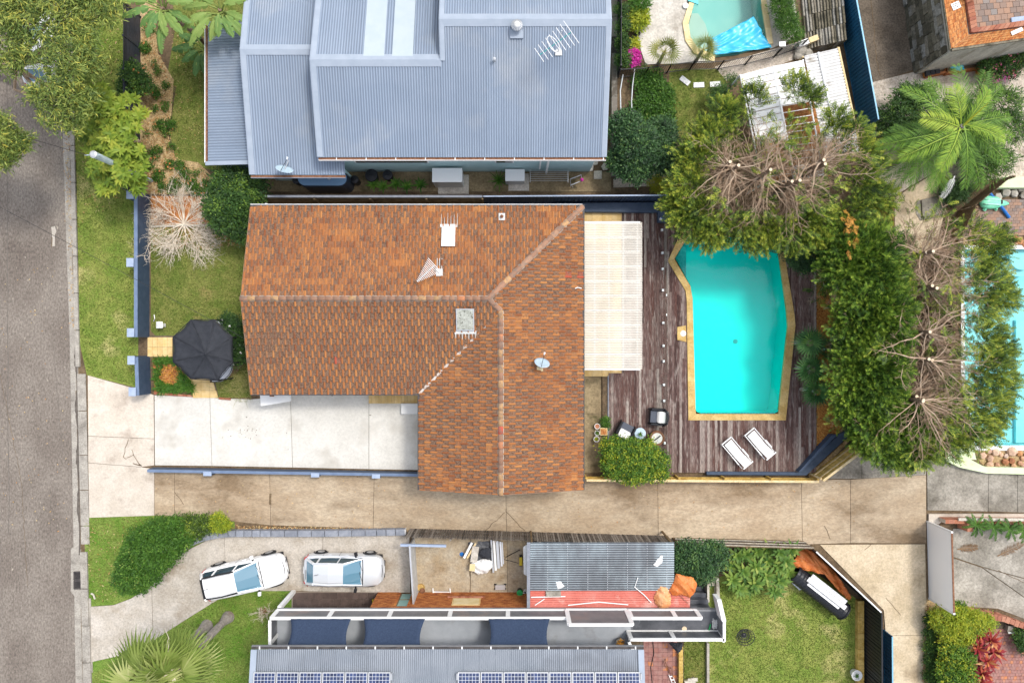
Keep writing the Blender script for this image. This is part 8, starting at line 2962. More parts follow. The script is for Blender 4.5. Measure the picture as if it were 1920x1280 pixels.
# ---------------------------------------------------------------- conifers with lopped tops
def spray_template():
 P_,D_,L_=[],[],[]
 for i in range(5):
  t=.08+i*.085
  for s in(-1,1):
   P_.append((t,0,0))
   a_=math.radians(38)
   D_.append((math.cos(a_),s*math.sin(a_),0))
   L_.append(.20-i*.026)
 P_.append((.35,0,0))
 D_.append((1,0,0))
 L_.append(.17)
 P_.append((0,0,0))
 D_.append((1,0,0))
 L_.append(.4)
 return np.array(P_,float),np.array(D_,float),np.array(L_,float)
SP,SD,SLn=spray_template()
def sprays(Pt,Dr,Up,scale,tint,m,parent,name='crown',wd=.031):
 Dr=unit(Dr)
 Sd=unit(np.cross(Up,Dr))
 Nn=np.cross(Dr,Sd)
 R=np.stack([Dr,Sd,Nn],2)                        # columns
 k,q=len(Pt),len(SP)
 base=np.einsum('kij,qj->kqi',R,SP)*scale[:,None,None]+Pt[:,None]
 dd=np.einsum('kij,qj->kqi',R,SD)
 dd+=rng.normal(0,.10,dd.shape)
 nn=np.repeat(Nn[:,None],q,1)
 Ls=np.repeat(SLn[None],k,0)*scale[:,None]
 V=leaf_quads(base.reshape(-1,3),dd.reshape(-1,3),nn.reshape(-1,3),Ls.ravel(),np.full(k*q,wd)*np.repeat(scale,q))
 T=np.repeat(tint,q)+rng.normal(0,.1,k*q)+np.tile(np.where(np.arange(q)>=6,.16,-.12)+.02*np.arange(q)-.1,k)   # paler new growth at tips; dark bases put local shade into the tint
 return quads_obj(name,V,T,m,parent)
def conifer(label,base_px,ztop,lobes,n_branch,R,m='leaf_conifer',n_spray=1500,trunks=1,bare=.8,az_w=None,name='lopped_conifer',stub=.0,group=None):
 """trunk cut off at ztop; long bare boughs below; green sprays on the outer lobes and bough ends"""
 bx_,by_,_=P(*base_px,ztop)
 t=thing(name,label,'tree',(bx_,by_,0),group)
 lb=lobes_px(lobes,flat=.62)
 tips=[Vector(l[:3])for l in lb]
 ends_P,ends_D=[],[]
 bough,twig=MB(),MB()
 for q in range(trunks):
  ox,oy=(random.uniform(-.35,.35),random.uniform(-.35,.35))if q else(0,0)
  zt=ztop-q*random.uniform(.1,.6)
  m_=MB().tube([(bx_+ox*.4,by_+oy*.4,0),(bx_+ox*.8,by_+oy*.8,zt*.6),(bx_+ox,by_+oy,zt)],[.17,.13,.085],9)
  tr=m_.build('trunk',M['bark'],t)
  MB().lathe(bx_+ox,by_+oy,[(.082,zt+.002),(.078,zt+.012)],12).build('cut_face',M['cut_wood'],tr)
  for i in range(int(n_branch*1.7)):
   az=2*PI*(i+random.random())/n_branch
   if tips and random.random()<.5:
    tp_=random.choice(tips)
    az=math.atan2(tp_.y-by_,tp_.x-bx_)+random.gauss(0,.35)
   z0=zt*random.uniform(.45,.98)
   Rb=R*random.choice((random.uniform(.45,.8),random.uniform(.8,1.25)))
   el=random.uniform(-.05,.35)
   pts,p=[],Vector((bx_+ox,by_+oy,z0))
   d_=Vector((math.cos(az)*math.cos(el),math.sin(az)*math.cos(el),math.sin(el)))
   k_=7
   for j in range(k_+1):
    pts.append(p.copy())
    d_=(d_+Vector((random.gauss(0,.17),random.gauss(0,.17),random.gauss(-.02,.1)))).normalized()
    p=p+d_*(Rb/k_)
   r0=random.uniform(.024,.05)
   bough.tube(pts,[r0*(1-.75*j/k_)for j in range(k_+1)],5)
   for j in range(1,k_+1):
    for s in(-1,1):
     if random.random()<.35:
      continue
     fr=j/k_
     tl=random.uniform(.35,1.1)*(1.15-fr*.5)
     dd=(pts[j]-pts[j-1]).normalized()
     sd=Vector((-dd.y,dd.x,0))*s
     td=(dd*.75+sd*random.uniform(.35,.85)+Vector((0,0,random.uniform(-.15,.3)))).normalized()
     e1=pts[j]+td*tl*.55+Vector((random.gauss(0,.03),random.gauss(0,.03),0))
     e2=e1+(td+Vector((random.gauss(0,.25),random.gauss(0,.25),random.gauss(0,.1)))).normalized()*tl*.45
     twig.tube([pts[j],e1,e2],[.012,.009,.005],3)
     for _ in range(3):
      e3=e1+(td+Vector((random.gauss(0,.6),random.gauss(0,.6),random.gauss(0,.2)))).normalized()*tl*.4
      twig.tube([e1,e3],[.008,.004],3)
     if fr>bare:
      for _ in range(4 if random.random()<.6 else 0):
       q_=e1.lerp(e2,random.random())
       ends_P.append(q_)
       ends_D.append(td+Vector((random.gauss(0,.5),random.gauss(0,.5),random.gauss(.1,.2))))
 bough.build('boughs',M['bark_pale'],t)
 o_=twig.build('twigs',M['twig'],t)
 o_['kind']='stuff'
 if lb:
  Pc,Dc=shell(lb,int(n_spray*.8),.35,1.08,up=.1)
  out=Pc-np.array([bx_,by_,ztop*.6])
  Dr=unit(out)*.5+Dc*.55+rng.normal(size=Pc.shape)*.42
  Dr[:,2]=Dr[:,2]*.6+.12
 else:
  Pc,Dr=np.zeros((0,3)),np.zeros((0,3))
 if ends_P:
  Pc=np.concatenate([Pc,np.array([list(v)for v in ends_P])])
  Dr=np.concatenate([Dr,np.array([list(v)for v in ends_D])])
 k=len(Pc)
 Up=np.tile([0,0,1.0],(k,1))+rng.normal(size=(k,3))*.55
 ct=.45+.2*np.sin(Pc[:,0]*2.3+Pc[:,1]*1.7)*np.cos(Pc[:,1]*2.9-Pc[:,2])+rng.normal(0,.2,k)
 sprays(Pc,Dr,Up,rng.uniform(.75,1.35,k),ct,m,t)
 return t
conifer('lopped conifer nearest the deck, with bare twiggy middle and green skirt over the pool top',(1385,310),4.8,
 [(1288,350,3.2,36),(1272,385,2.8,26),(1305,300,3.4,30),(1328,258,3.5,28),(1360,215,3.6,24),(1298,408,3.0,34),(1340,428,3.0,30),(1392,436,3.1,26),(1322,445,2.7,20)],
 13,2.5,'leaf_conifer2',3000,2,group='lopped conifers round the pools')
conifer('lopped conifer in the middle of the row above the pool, straw coloured boughs',(1445,318),5.2,
 [(1425,440,2.9,28),(1452,432,3.2,26),(1412,186,3.8,20),(1490,168,4.0,22),(1515,185,3.8,18)],
 15,2.5,'leaf_conifer2',1150,2,group='lopped conifers round the pools')
conifer('lopped conifer above the dark glossy pool shrub, with an orange withered spray',(1500,338),5.0,
 [(1495,436,3.0,30),(1535,422,3.2,32),(1565,442,3.0,30),(1595,405,3.3,28)],
 14,2.5,'leaf_conifer2',2000,2,group='lopped conifers round the pools')
conifer('lopped conifer beside the grey white awning and the blue fence end',(1545,300),5.0,
 [(1618,350,3.4,28),(1628,300,3.5,22),(1602,258,3.6,24),(1565,228,3.7,20),(1642,375,3.2,26)],
 13,2.3,'leaf_conifer2',1250,2,group='lopped conifers round the pools')
# orange withered spray
k=26
c=np.array(P(1592,425,4.2))
Pt=c+rng.normal(size=(k,3))*np.array([.22,.45,.1])
o=sprays(Pt,rng.normal(size=(k,3))+np.array([0,-1.2,0]),np.tile([0,0,1.0],(k,1)),rng.uniform(.7,1.2,k),rng.random(k),'leaf_orange',None,name='withered_spray',wd=.03)
o['kind']='stuff'
tag(o,'orange withered conifer spray above the pale path corner of the pool trees','conifer spray')
# eastern row
HG='lopped conifers round the pools'
conifer('lopped conifer at the pale path, first of the row beside the sky blue pool',(1750,471),4.8,
 [(1845,470,3.2,34),(1825,500,3.2,30),(1865,450,3.0,24),(1820,430,3.2,20)],12,2.4,'leaf_conifer2',800,2,group=HG)
conifer('second lopped conifer of the row, its green tips reaching over the sky blue water',(1757,540),4.8,
 [(1850,535,3.2,36),(1875,560,3.0,26),(1835,575,3.2,26)],12,2.5,'leaf_conifer2',850,2,group=HG)
conifer('third lopped conifer of the row, broken boughs over the dark paling fence',(1744,622),4.7,
 [(1845,630,3.1,32),(1865,655,3.0,26)],12,2.5,'leaf_conifer2',600,2,group=HG)
conifer('fourth lopped conifer of the row with two pale cut stems',(1742,673),4.8,
 [(1855,690,3.1,36),(1835,715,3.1,34),(1875,720,2.9,26)],12,2.6,'leaf_conifer2',850,2,group=HG)
conifer('last lopped conifer of the row, five pale cut stems above the lane slabs',(1731,752),5.0,
 [(1850,765,3.1,36),(1815,795,3.1,38),(1770,815,3.1,36),(1720,835,3.1,34),(1845,800,2.9,26),(1685,850,2.8,26),(1700,810,3.2,24)],14,2.9,'leaf_conifer2',2300,4,group=HG)
# dense green conifers on the pool side
dense=[((1605,500),[(1590,460,3.3,40),(1635,470,3.5,42),(1600,515,3.4,40),(1655,520,3.6,40),(1570,495,3.0,30)],'dense green conifer behind the dark glossy shrub at the pool corner',4200),
 ((1640,590),[(1610,570,3.5,38),(1655,580,3.7,44),(1595,610,3.3,34),(1660,630,3.6,40),(1625,640,3.5,38)],'dense green conifer behind the dark fan palms',4200),
 ((1640,700),[(1605,680,3.4,38),(1650,690,3.7,42),(1600,730,3.3,38),(1645,740,3.6,42),(1590,765,3.0,26)],'dense green conifer beside the orange pebble bed',4200),
 ((1670,790),[(1640,790,3.4,40),(1690,790,3.5,38),(1660,830,3.2,36),(1625,815,3.0,28),(1700,840,3.0,30)],'dense green conifer over the splayed golden fence',3800)]
for bp_,lbs,lab,ns in dense:
 conifer(lab,bp_,3.6,lbs,8,1.8,'leaf_conifer',ns,1,name='conifer',bare=.3,group='dense conifers between the pools')
# ---------------------------------------------------------------- street trees
def gum(label,base,items,clumps,per,r0,bark='bark_pale',dens=None):
 lb=lobes_px(items,flat=.55)
 t=thing('street_tree',label,'tree',(*base[:2],0),'street trees along the road')
 limbs((*base[:2],0),lb,r0,bark,t,wob=.25)
 Pc,Dc=shell(lb,clumps,.3,1.08,up=.1)
 ct=rng.normal(.42,.2,clumps)
 k=clumps*per
 P0=np.repeat(Pc,per,0)+rng.normal(size=(k,3))*.13
 a_=np.repeat(rng.uniform(0,2*PI,clumps),per)+rng.normal(0,.9,k)
 D=np.stack([np.cos(a_),np.sin(a_),rng.normal(-.25,.35,k)],1)
 N=rng.normal(size=(k,3))*.5+np.array([0,0,1.0])
 V=leaf_quads(P0,D,N,.26*np.exp(rng.normal(0,.25,k)),.042*np.exp(rng.normal(0,.2,k)),fold=.2)
 quads_obj('crown',V,np.repeat(ct,per)+rng.normal(0,.2,k),'leaf_gum',t)
 return t
gum('olive leaved street tree overhanging the white car and the top of the verge',P(-30,135),
 [(25,25,6.3,52),(90,30,6.4,52),(160,30,6.0,42),(205,20,5.8,24),(50,90,6.2,38),(15,115,6.0,26),(135,105,6.2,48),(175,120,5.8,26),(110,165,6.0,40),(150,190,5.6,34),(105,215,5.6,28),(70,185,5.8,22),(135,235,5.4,18),(-40,60,6.3,50),(60,-40,6.3,60),(150,-40,6.2,50)],
 1650,17,.2)
gum('lower olive leaved street tree at the road edge of the picture',P(-55,262),[(-10,250,5.6,40),(25,268,5.4,30),(5,290,5.3,26),(45,268,5.2,16),(-50,250,5.8,50)],700,17,.15)
# bright rosette tree by the verge
def rosette_tree(label,base,items,n_ros,per,L,Wd,m):
 lb=lobes_px(items,flat=.6)
 t=thing('rosette_tree',label,'tree',(*base[:2],0))
 limbs((*base[:2],0),lb,.11,'bark_pale',t,wob=.2)
 Pc,Dc=shell(lb,n_ros,.55,1.05,up=.0)
 k=n_ros*per
 az=np.tile(np.arange(per)*2*PI/per,n_ros)+np.repeat(rng.uniform(0,6,n_ros),per)+rng.normal(0,.15,k)
 V,Fq=blades(np.repeat(Pc,per,0),az,L*rng.uniform(.65,1.2,k),Wd*rng.uniform(.8,1.2,k),rng.normal(.32,.22,k),rng.uniform(.1,.4,k),(.3,.95,.9,.12))
 T=np.repeat(rng.normal(.5,.2,n_ros),per)+rng.normal(0,.12,k)
 np_mesh('crown',V,Fq[:,::-1],M[m],t,np.repeat(np.clip(T,0,1),3))
 return t
rosette_tree('bright yellow green tree of leaf rosettes beside the charcoal slat fence',P(262,268),
 [(188,190,3.0,28),(225,210,3.4,36),(262,222,3.2,24),(190,250,3.2,32),(232,262,3.6,38),(195,300,3.2,32),(235,320,3.2,30),(205,342,2.8,22),(262,290,3.0,20),(258,345,2.6,18),(170,225,2.8,16)],260,11,.40,.12,'leaf_frangi')
# paddle leaf plants
def paddle(parent,p,az,L,Wd,el,droop,t0):
 k_=14
 m_=MB()
 rad=Vector((math.cos(az),math.sin(az),0))
 sd=Vector((-math.sin(az),math.cos(az),0))
 cs=[]
 p=Vector(p)+rad*.32*L+Vector((0,0,.25*L))        # the blade starts beyond its stalk
 for i in range(k_+1):
  t=i/k_
  cs.append(Vector(p)+rad*L*math.cos(el)*t+Vector((0,0,L*(math.sin(el)*t-droop*t*t))))
 m_.tube([Vector(p)-rad*L*.35-Vector((0,0,L*.5)),cs[0],cs[k_//2],cs[k_]],[.05,.035,.02,.006],5,t=.95)
 wp=lambda t:Wd*(math.sin(PI*min(1,t*.93+.07))**.6)*.5
 for s in(-1,1):
  i=0
  while i<k_:
   n_=random.choice((1,2,3,4))
   e=min(k_,i+n_)
   sag=random.uniform(.0,.7)
   gap=random.uniform(.03,.12)
   for j in range(i,e):
    f0=(j-i)/n_
    q=[cs[j],cs[j+1]]
    w0,w1=wp(j/k_),wp((j+1)/k_)
    sh=rad*(gap if j==i else 0)
    o0=cs[j]+sd*s*w0+sh-Vector((0,0,sag*w0))
    o1=cs[j+1]+sd*s*w1-Vector((0,0,sag*w1))
    m0=cs[j]+sd*s*w0*.5+Vector((0,0,.06*w0))
    m1=cs[j+1]+sd*s*w1*.5+Vector((0,0,.06*w1))
    tt=t0+random.uniform(-.06,.06)
    fs=[(0,1,2,3),(3,2,4,5)]if s<0 else[(3,2,1,0),(5,4,2,3)]
    m_.add([cs[j],cs[j+1],m1,m0,o1,o0],fs,0,min(1,max(0,tt)))
   i=e
 return m_.build('leaf',M['leaf_banana'],parent)
bp1=thing('paddle_leaf_palm','tall paddle leaved plant with brown trunk leaning over the slat fence','tree',P(392,88))
top=Vector(P(303,14,4.9))
b0=Vector(P(392,88))
MB().tube([b0,b0.lerp(top,.35)+Vector((.1,0,.1)),b0.lerp(top,.7),top],[.15,.12,.11,.1],9).build('trunk',M['bark'],bp1)
for i,(a_,l_)in enumerate(((200,1.5),(150,1.3),(250,1.5),(285,1.3),(100,1.4),(40,1.3),(330,1.2),(225,1.1),(5,1.2),(175,1.7),(265,1.7),(310,1.6),(70,1.1))):
 paddle(bp1,top+Vector((random.uniform(-.1,.1),random.uniform(-.1,.1),random.uniform(-.5,.1))),math.radians(a_),l_,.46,random.uniform(.1,.5),random.uniform(.25,.5),random.uniform(.3,.75))
bp2_=thing('paddle_leaf_palm','second paddle leaved plant against the edge of the street side verandah roof','tree',P(400,70))
top=Vector(P(412,18,3.9))
b0=Vector(P(418,62))
MB().tube([b0,b0.lerp(top,.5)+Vector((.05,.1,0)),top],[.13,.11,.09],9).build('trunk',M['bark'],bp2_)
for i,(a_,l_)in enumerate(((215,1.6),(250,1.3),(180,1.5),(300,1.4),(335,1.3),(150,1.3),(20,1.3),(270,1.2),(70,1.3),(235,1.9),(200,1.2),(315,1.8))):
 paddle(bp2_,top+Vector((random.uniform(-.1,.1),random.uniform(-.1,.1),random.uniform(-.4,.1))),math.radians(a_),l_,.48,random.uniform(.1,.5),random.uniform(.25,.45),random.uniform(.35,.8))
bp3=thing('paddle_leaf_plant','low dark paddle leaved plant beside the verandah gutter','plant',P(372,98))
for i,(a_,l_)in enumerate(((185,1.35),(215,1.1),(255,1.3),(150,1.2),(120,1.1),(275,1.2))):
 paddle(bp3,(*P2(384,92,1.2),1.2),math.radians(a_),l_,.52,.35,.4,random.uniform(.0,.35))
# ---------------------------------------------------------------- palms
def frond(parent,p,az,L,el,droop,n=34,ll=.55,m='leaf_palm',t0=.5,roll=0.,name='frond',lw=.035,vee=.35):
 rad=np.array([math.cos(az),math.sin(az),0])
 sd=np.array([-math.sin(az),math.cos(az),0])
 up=np.array([0,0,1.0])
 sd2=sd*math.cos(roll)+up*math.sin(roll)
 ts=np.linspace(.12,1,n)
 cx__=lambda t:np.array(p)[None]+rad[None]*(L*math.cos(el)*t-L*.12*droop*t**3)[:,None]+up[None]*(L*(math.sin(el)*t-droop*t**2.2))[:,None]
 Cc_=cx__(ts)
 tg=unit(cx__(np.minimum(ts+.01,1.02))-cx__(ts-.01))
 Vs,Ts=[],[]
 prof_=np.sin(PI*np.clip(ts*.9+.08,0,1))**.7*.75+.25
 for s in(-1,1):
  D=tg*.72+sd2*s*.78+up*(vee-.75*rng.random((n,1))*.5)*.5+rng.normal(size=(n,3))*.07
  D=unit(D)
  Ln=ll*prof_*rng.uniform(.88,1.1,n)
  Nn=np.tile(up,(n,1))+sd2*s*-.3
  q=leaf_quads(Cc_,D,Nn,Ln,np.full(n,lw),fold=.25)
  q[:,2,2]-=.22*Ln
  Vs.append(q)
  Ts.append(np.full(n,t0)+rng.normal(0,.08,n))
 # rachis
 k_=10
 tr=np.linspace(0,1,k_+1)
 Rr=cx__(tr)
 q=np.empty((k_,4,3))
 for i in range(k_):
  w0,w1=.028*(1-.8*tr[i]),.028*(1-.8*tr[i+1])
  q[i]=[Rr[i]-sd*w0+up*.01,Rr[i+1]-sd*w1+up*.01,Rr[i+1]+sd*w1+up*.01,Rr[i]+sd*w0+up*.01]
 Vs.append(q)
 Ts.append(np.full(k_,min(.9,t0+.2)))
 return quads_obj(name,np.concatenate(Vs),np.concatenate(Ts),m,parent)
qp=thing('feather_palm','tall bright feather palm by the pebble court, its long fronds arching outward','palm',P(1765,285))
c=Vector(P(1806,236,5.2))
b0=Vector((c.x+.1,c.y-.1,0))
MB().tube([b0,b0.lerp(c,.5),c-Vector((0,0,.3)),c],[.2,.17,.16,.1],10).build('trunk',M['bark_grey'],qp)
spec=[(205,3.6,.25,.35,.75),(190,3.9,.12,.40,.5),(170,2.7,.5,.55,.95),(225,3.4,.1,.5,.45),(150,3.6,.3,.5,.6),(130,3.0,.35,.45,.55),(100,3.2,.3,.5,.45),(70,3.0,.3,.5,.4),
 (40,2.9,.3,.55,.5),(15,2.9,.25,.5,.55),(350,2.8,.25,.5,.6),(325,2.9,.2,.5,.5),(300,3.2,.1,.5,.45),(275,3.2,.15,.5,.5),(250,3.3,.1,.5,.6),(240,2.6,.4,.5,.8),(200,2.6,.1,.7,.3),(115,2.2,.6,.6,.85),(330,2.3,.55,.6,.8),(60,2.2,.55,.6,.75),(180,3.2,.0,.45,.35)]
for a_,l_,el,dr_,t0 in spec:
 frond(qp,c+Vector((random.uniform(-.15,.15),random.uniform(-.15,.15),random.uniform(-.3,.1))),math.radians(a_+random.uniform(-5,5)),l_,el,dr_*.55,n=46,ll=.72,t0=t0,roll=random.uniform(-.35,.35),lw=.036)
sp=MB().tube([c,c+Vector((.5,.75,1.0))],[.06,.015],6,t=.8).build('spear',M['leaf_lime'],qp)
qp2=thing('feather_palm','lower feather palm over the top end of the pale path, with one dead hanging frond','palm',P(1720,320))
c=Vector(P(1722,285,3.0))
MB().tube([(c.x,c.y,0),c],[.16,.12],9).build('trunk',M['bark_grey'],qp2)
for a_,l_,t0 in((195,2.3,.8),(215,2.4,.45),(240,2.3,.5),(165,2.2,.6),(265,2.0,.55),(290,2.4,.45),(310,2.6,.5),(325,2.7,.7),(350,2.2,.5),(130,1.9,.5),(30,1.8,.4),(80,1.7,.4)):
 frond(qp2,c+Vector((0,0,random.uniform(-.2,.1))),math.radians(a_),l_,random.uniform(.1,.4),.3,n=34,ll=.55,t0=t0,roll=random.uniform(-.2,.2),lw=.04)
frond(qp2,Vector(P(1790,330,2.6)),math.radians(250),1.2,-.1,.3,n=22,ll=.3,m='flower_white',t0=.5,name='dead_frond')
shrub('dark_shrub','dark bushy shrub between the blue fence end and the tall feather palm','shrub',[(1690,215,1.4,34),(1665,235,1.2,24),(1705,185,1.6,26),(1730,180,1.6,22),(1690,250,1.2,22)],700,14,.16,.05,'leaf_dark',spread=.12)
shrub('palm_understorey','feathery green undergrowth round the foot of the tall palm','shrub',[(1800,262,1.6,38),(1765,262,1.5,34),(1830,240,1.6,34),(1790,220,1.6,34),(1760,230,1.4,26),(1825,285,1.4,30),(1880,200,1.2,30),(1895,240,1.2,26),(1870,300,1.3,26),(1850,175,1.4,20),(1840,320,1.0,24)],1400,14,.26,.035,'leaf_palm',spread=.16,tint=(.25,.2))
def fan_leaf(parent,c,az,el,R_,m,t0,n=18,span=200,pet=.5,name='leaf',droop=.3):
 rad=np.array([math.cos(az)*math.cos(el),math.sin(az)*math.cos(el),math.sin(el)])
 sd=np.array([-math.sin(az),math.cos(az),0])
 nn=np.cross(rad,sd)
 hub=np.array(c)+rad*pet
 aa=np.radians(np.linspace(-span/2,span/2,n))
 D=rad[None]*np.cos(aa)[:,None]+sd[None]*np.sin(aa)[:,None]-np.array([0,0,1.0])*droop*.4
 Ln=R_*(1-.25*np.abs(aa)/PI)*rng.uniform(.92,1.06,n)
 q=leaf_quads(np.tile(hub,(n,1)),D,np.tile(nn*-1 if nn[2]<0 else nn,(n,1)),Ln,Ln*.08,fold=.3)
 q[:,2,2]-=droop*.25*Ln
 pq=np.array([[np.array(c)-sd*.015,hub-sd*.012,hub+sd*.012,np.array(c)+sd*.015]])
 return quads_obj(name,np.concatenate([q,pq]),np.concatenate([np.full(n,t0)+rng.normal(0,.08,n),[.9]]),m,parent)
def fan_palm(label,px,py,z,R_,n,m,cat='palm',seg_=13,trunk_r=.09,pet=.35,group=None,tmean=.45,base=None):
 c=Vector(P(px,py,z))
 b=Vector((*(base or(c.x,c.y)),0))
 t=thing('fan_palm',label,cat,b,group)
 MB().tube([b,b.lerp(c,.5),c],[trunk_r*1.3,trunk_r,trunk_r],9).build('trunk',M['bark_grey'],t)
 for i in range(n):
  el=random.choice((random.uniform(.7,1.2),random.uniform(.2,.6),random.uniform(-.2,.2)))
  fan_leaf(t,c,2.399963*i,el,R_*random.uniform(.85,1.1),m,random.gauss(tmean,.24),n=seg_,pet=pet*random.uniform(.8,1.2))
 return t
GP='dark fan palms beside the deck'
fan_palm('dark star shaped fan palm in the middle of the pool side deck edge',1520,692,2.0,.74,20,'leaf_fan',group=GP,pet=.28)
fan_palm('dark star shaped fan palm nearest the orange pebbles by the deck',1530,734,2.0,.74,20,'leaf_fan',group=GP,pet=.28)
fan_palm('dark star shaped fan palm furthest from the sun loungers by the deck',1518,642,2.0,.74,20,'leaf_fan',group=GP,pet=.28)
fan_palm('dark fan palm tucked against the conifers behind the other deck palms',1550,655,1.5,.6,14,'leaf_fan',group=GP,pet=.28)
fan_palm('olive fan palm under the conifers at the top of the pebble bed',1556,522,2.0,.75,13,'leaf_fan_y',tmean=.15,group=GP)
fan_palm('yellow green fan palm at the railing beside the bougainvillea, by the pale pool',1246,98,1.5,.62,14,'leaf_fan_y',group='small fan palms by the pale teal pool',pet=.45)
fan_palm('yellow green fan palm between the yellow coping and the blue pool cover',1318,94,1.5,.58,14,'leaf_fan_y',group='small fan palms by the pale teal pool',pet=.4)
# two tall fan palms at the lower left, trunks seen in full
M['leaf_cabb']=leaf_mat('tall_fan_leaf',[(.06,.10,.02),(.12,.18,.03),(.2,.27,.05),(.33,.38,.11),(.5,.5,.22)])
for(bx_,by_),ztop,lab,tm in(((428,1156),6.3,'tall fan palm with ringed brown trunk on the front lawn, nearer the grey roof',.5),((388,1172),6.4,'tall fan palm with smooth grey trunk on the front lawn, nearer the street',.55)):
 b=Vector(P(bx_,by_))
 off=Vector((.1,-.05,0))if bx_>400 else Vector((-.1,.15,0))
 c=Vector((b.x,b.y,ztop))+off
 t=thing('tall_fan_palm',lab,'palm',b,'tall fan palms on the front lawn')
 tr=MB().tube([b,b.lerp(c,.12),b.lerp(c,.5),c],[.36,.2,.19,.15],12).build('trunk',M['bark_grey'],t)
 for i in range(24):
  f_=.16+i*.034
  q=b.lerp(c,f_)
  rr=.202-.04*f_
  MB().tube([q,q+(c-b).normalized()*.03],[rr,rr],12).build('ring',M['bark']if bx_>400 else M['bark_grey'],tr)
 for i in range(20):
  el=random.choice((random.uniform(.5,1.1),random.uniform(.1,.5),random.uniform(-.4,.1)))
  fan_leaf(t,c,2.399963*i,el,random.uniform(1.2,1.7),'leaf_cabb',random.gauss(tm,.18),n=26,span=240,pet=random.uniform(.5,.9),droop=.7)
 for i in range(4):
  a_=random.uniform(0,2*PI)
  s_=c+Vector((0,0,.1))
  MB().tube([s_,s_+Vector((math.cos(a_)*.7,math.sin(a_)*.7,.35)),s_+Vector((math.cos(a_)*1.6,math.sin(a_)*1.6,-.1)),s_+Vector((math.cos(a_+.2)*2.0,math.sin(a_+.2)*2.0,-.6))],[.03,.025,.015,.006],5).build('flower_stalk',M['bark_white'],t)
# ---------------------------------------------------------------- shrubs and hedges
shrub('flowering_shrub','dark green shrub with orange flowers between the two charcoal slat fences','shrub',[(250,140,1.2,22),(243,165,1.0,18),(268,160,1.0,16)],420,12,.12,.06,'leaf_dark',spread=.1,flowers=('flower_orange',7,.1))
shrub('broad_shrub','broad dark green shrub with lime tips at the front corner of the tiled roof','shrub',[(435,350,1.7,36),(470,358,1.6,30),(430,400,1.8,38),(455,425,1.5,26),(412,385,1.5,26),(440,380,2.0,30)],1500,13,.13,.07,'leaf_dark',spread=.12,tint=(.45,.26))
shrub('white_flower_shrub','dark shrub with white flowers squeezed between gazebo and tiled roof','shrub',[(440,615,1.2,18),(448,640,1.2,16),(447,668,1.1,16),(428,600,1.0,12)],500,12,.11,.05,'leaf_dark',spread=.1,tint=(.3,.2),flowers=('flower_white',16,.09))
shrub('camellia','large dark glossy shrub at the corner by the blue grey roof end','shrub',[(1172,240,1.9,30),(1200,275,2.2,38),(1190,312,1.8,30),(1240,290,2.0,34),(1268,300,1.6,24),(1240,250,1.8,26),(1160,300,1.5,20)],2400,12,.13,.065,'leaf_glossy',spread=.11,tint=(.45,.22))
shrub('ground_cover','leafy green ground cover filling the bed beside the grey pipes','plant',[(1215,155,.25,26,.3),(1232,185,.28,30,.3),(1215,205,.25,28,.3),(1240,220,.25,22,.3),(1200,235,.25,20,.25)],900,12,.13,.07,'leaf_hedge',spread=.14,tint=(.35,.2))
shrub('narrow_hedge','narrow dark climbing hedge along the black privacy screen','hedge',[(1165,20,.9,10),(1167,50,.9,10),(1168,80,.9,11),(1168,112,.9,11)],380,12,.1,.05,'leaf_dark',spread=.1)
shrub('variegated_shrub','yellow green tufted shrub on the pale pool terrace','shrub',[(1198,34,.6,15),(1194,50,.5,9)],110,14,.2,.05,'leaf_lime',spread=.1)
shrub('strappy_shrub','dark strappy shrub at the top of the pale pool terrace','shrub',[(1199,6,.7,16),(1196,-14,.7,14)],160,12,.2,.035,'leaf_strap',spread=.1)
shrub('yellow_shrub','small yellow shrub between the bougainvillea and the hedge screen','shrub',[(1186,88,.5,11),(1192,84,.5,8)],120,10,.09,.05,'leaf_lime',spread=.08,tint=(.7,.15))
shrub('bougainvillea','round magenta bougainvillea at the black railing corner','shrub',[(1187,109,.7,12),(1190,103,.7,9)],170,10,.09,.07,'flower_pink',spread=.07)
pot_b=thing('plant_pot','dark pot beside the magenta bougainvillea on the pale pool terrace','plant pot',P(1195,64))
q=P2(1195,64,.3)
MB().lathe(q[0],q[1],[(.11,.02),(.16,.34),(.12,.34),(.12,.28)],14).build('pot',M['black_steel'],pot_b)
shrub('fern_hedge','fresh green ferny hedge between the pale pool and the sleeper bank','hedge',[(1466,12,.8,18),(1474,38,.8,18),(1486,62,.8,16),(1462,-10,.8,18)],700,12,.15,.03,'leaf_hedge',spread=.12,tint=(.4,.2))
shrub('low_shrub','low leafy shrub on the shady lawn beside the white carport corner','shrub',[(1348,185,.9,20),(1362,205,1.0,18),(1372,152,.8,10)],280,12,.11,.05,'leaf_dark',spread=.12)
shrub('citrus_bush','yellow green citrus bush at the foot of the deck beside the barrel table','bush',[(1150,845,1.0,24),(1178,850,1.2,28),(1205,850,1.2,26),(1155,872,1.0,24),(1190,878,1.1,26),(1228,868,1.0,24),(1238,885,.9,14),(1215,885,1.0,16),(1180,895,.9,12)],1500,12,.11,.06,'leaf_citrus',spread=.1,tint=(.45,.26))
shrub('corner_hedge','rounded bright green hedge on the corner of the neighbour\'s curved drive','hedge',[(245,1080,.7,28),(255,1050,.8,30),(272,1020,.9,32),(305,1005,.9,34),(338,998,.8,28),(300,1035,.9,32),(278,1065,.8,28),(330,1022,.7,18),(262,1090,.6,20)],2300,12,.11,.06,'leaf_hedge',spread=.1,tint=(.42,.2))
shrub('brown_tipped_hedge','olive brown end of the hedge beside the grey block wall','hedge',[(365,988,.7,20),(382,983,.6,18),(350,985,.7,18)],500,12,.10,.045,'leaf_conifer2',spread=.1,tint=(.3,.18))
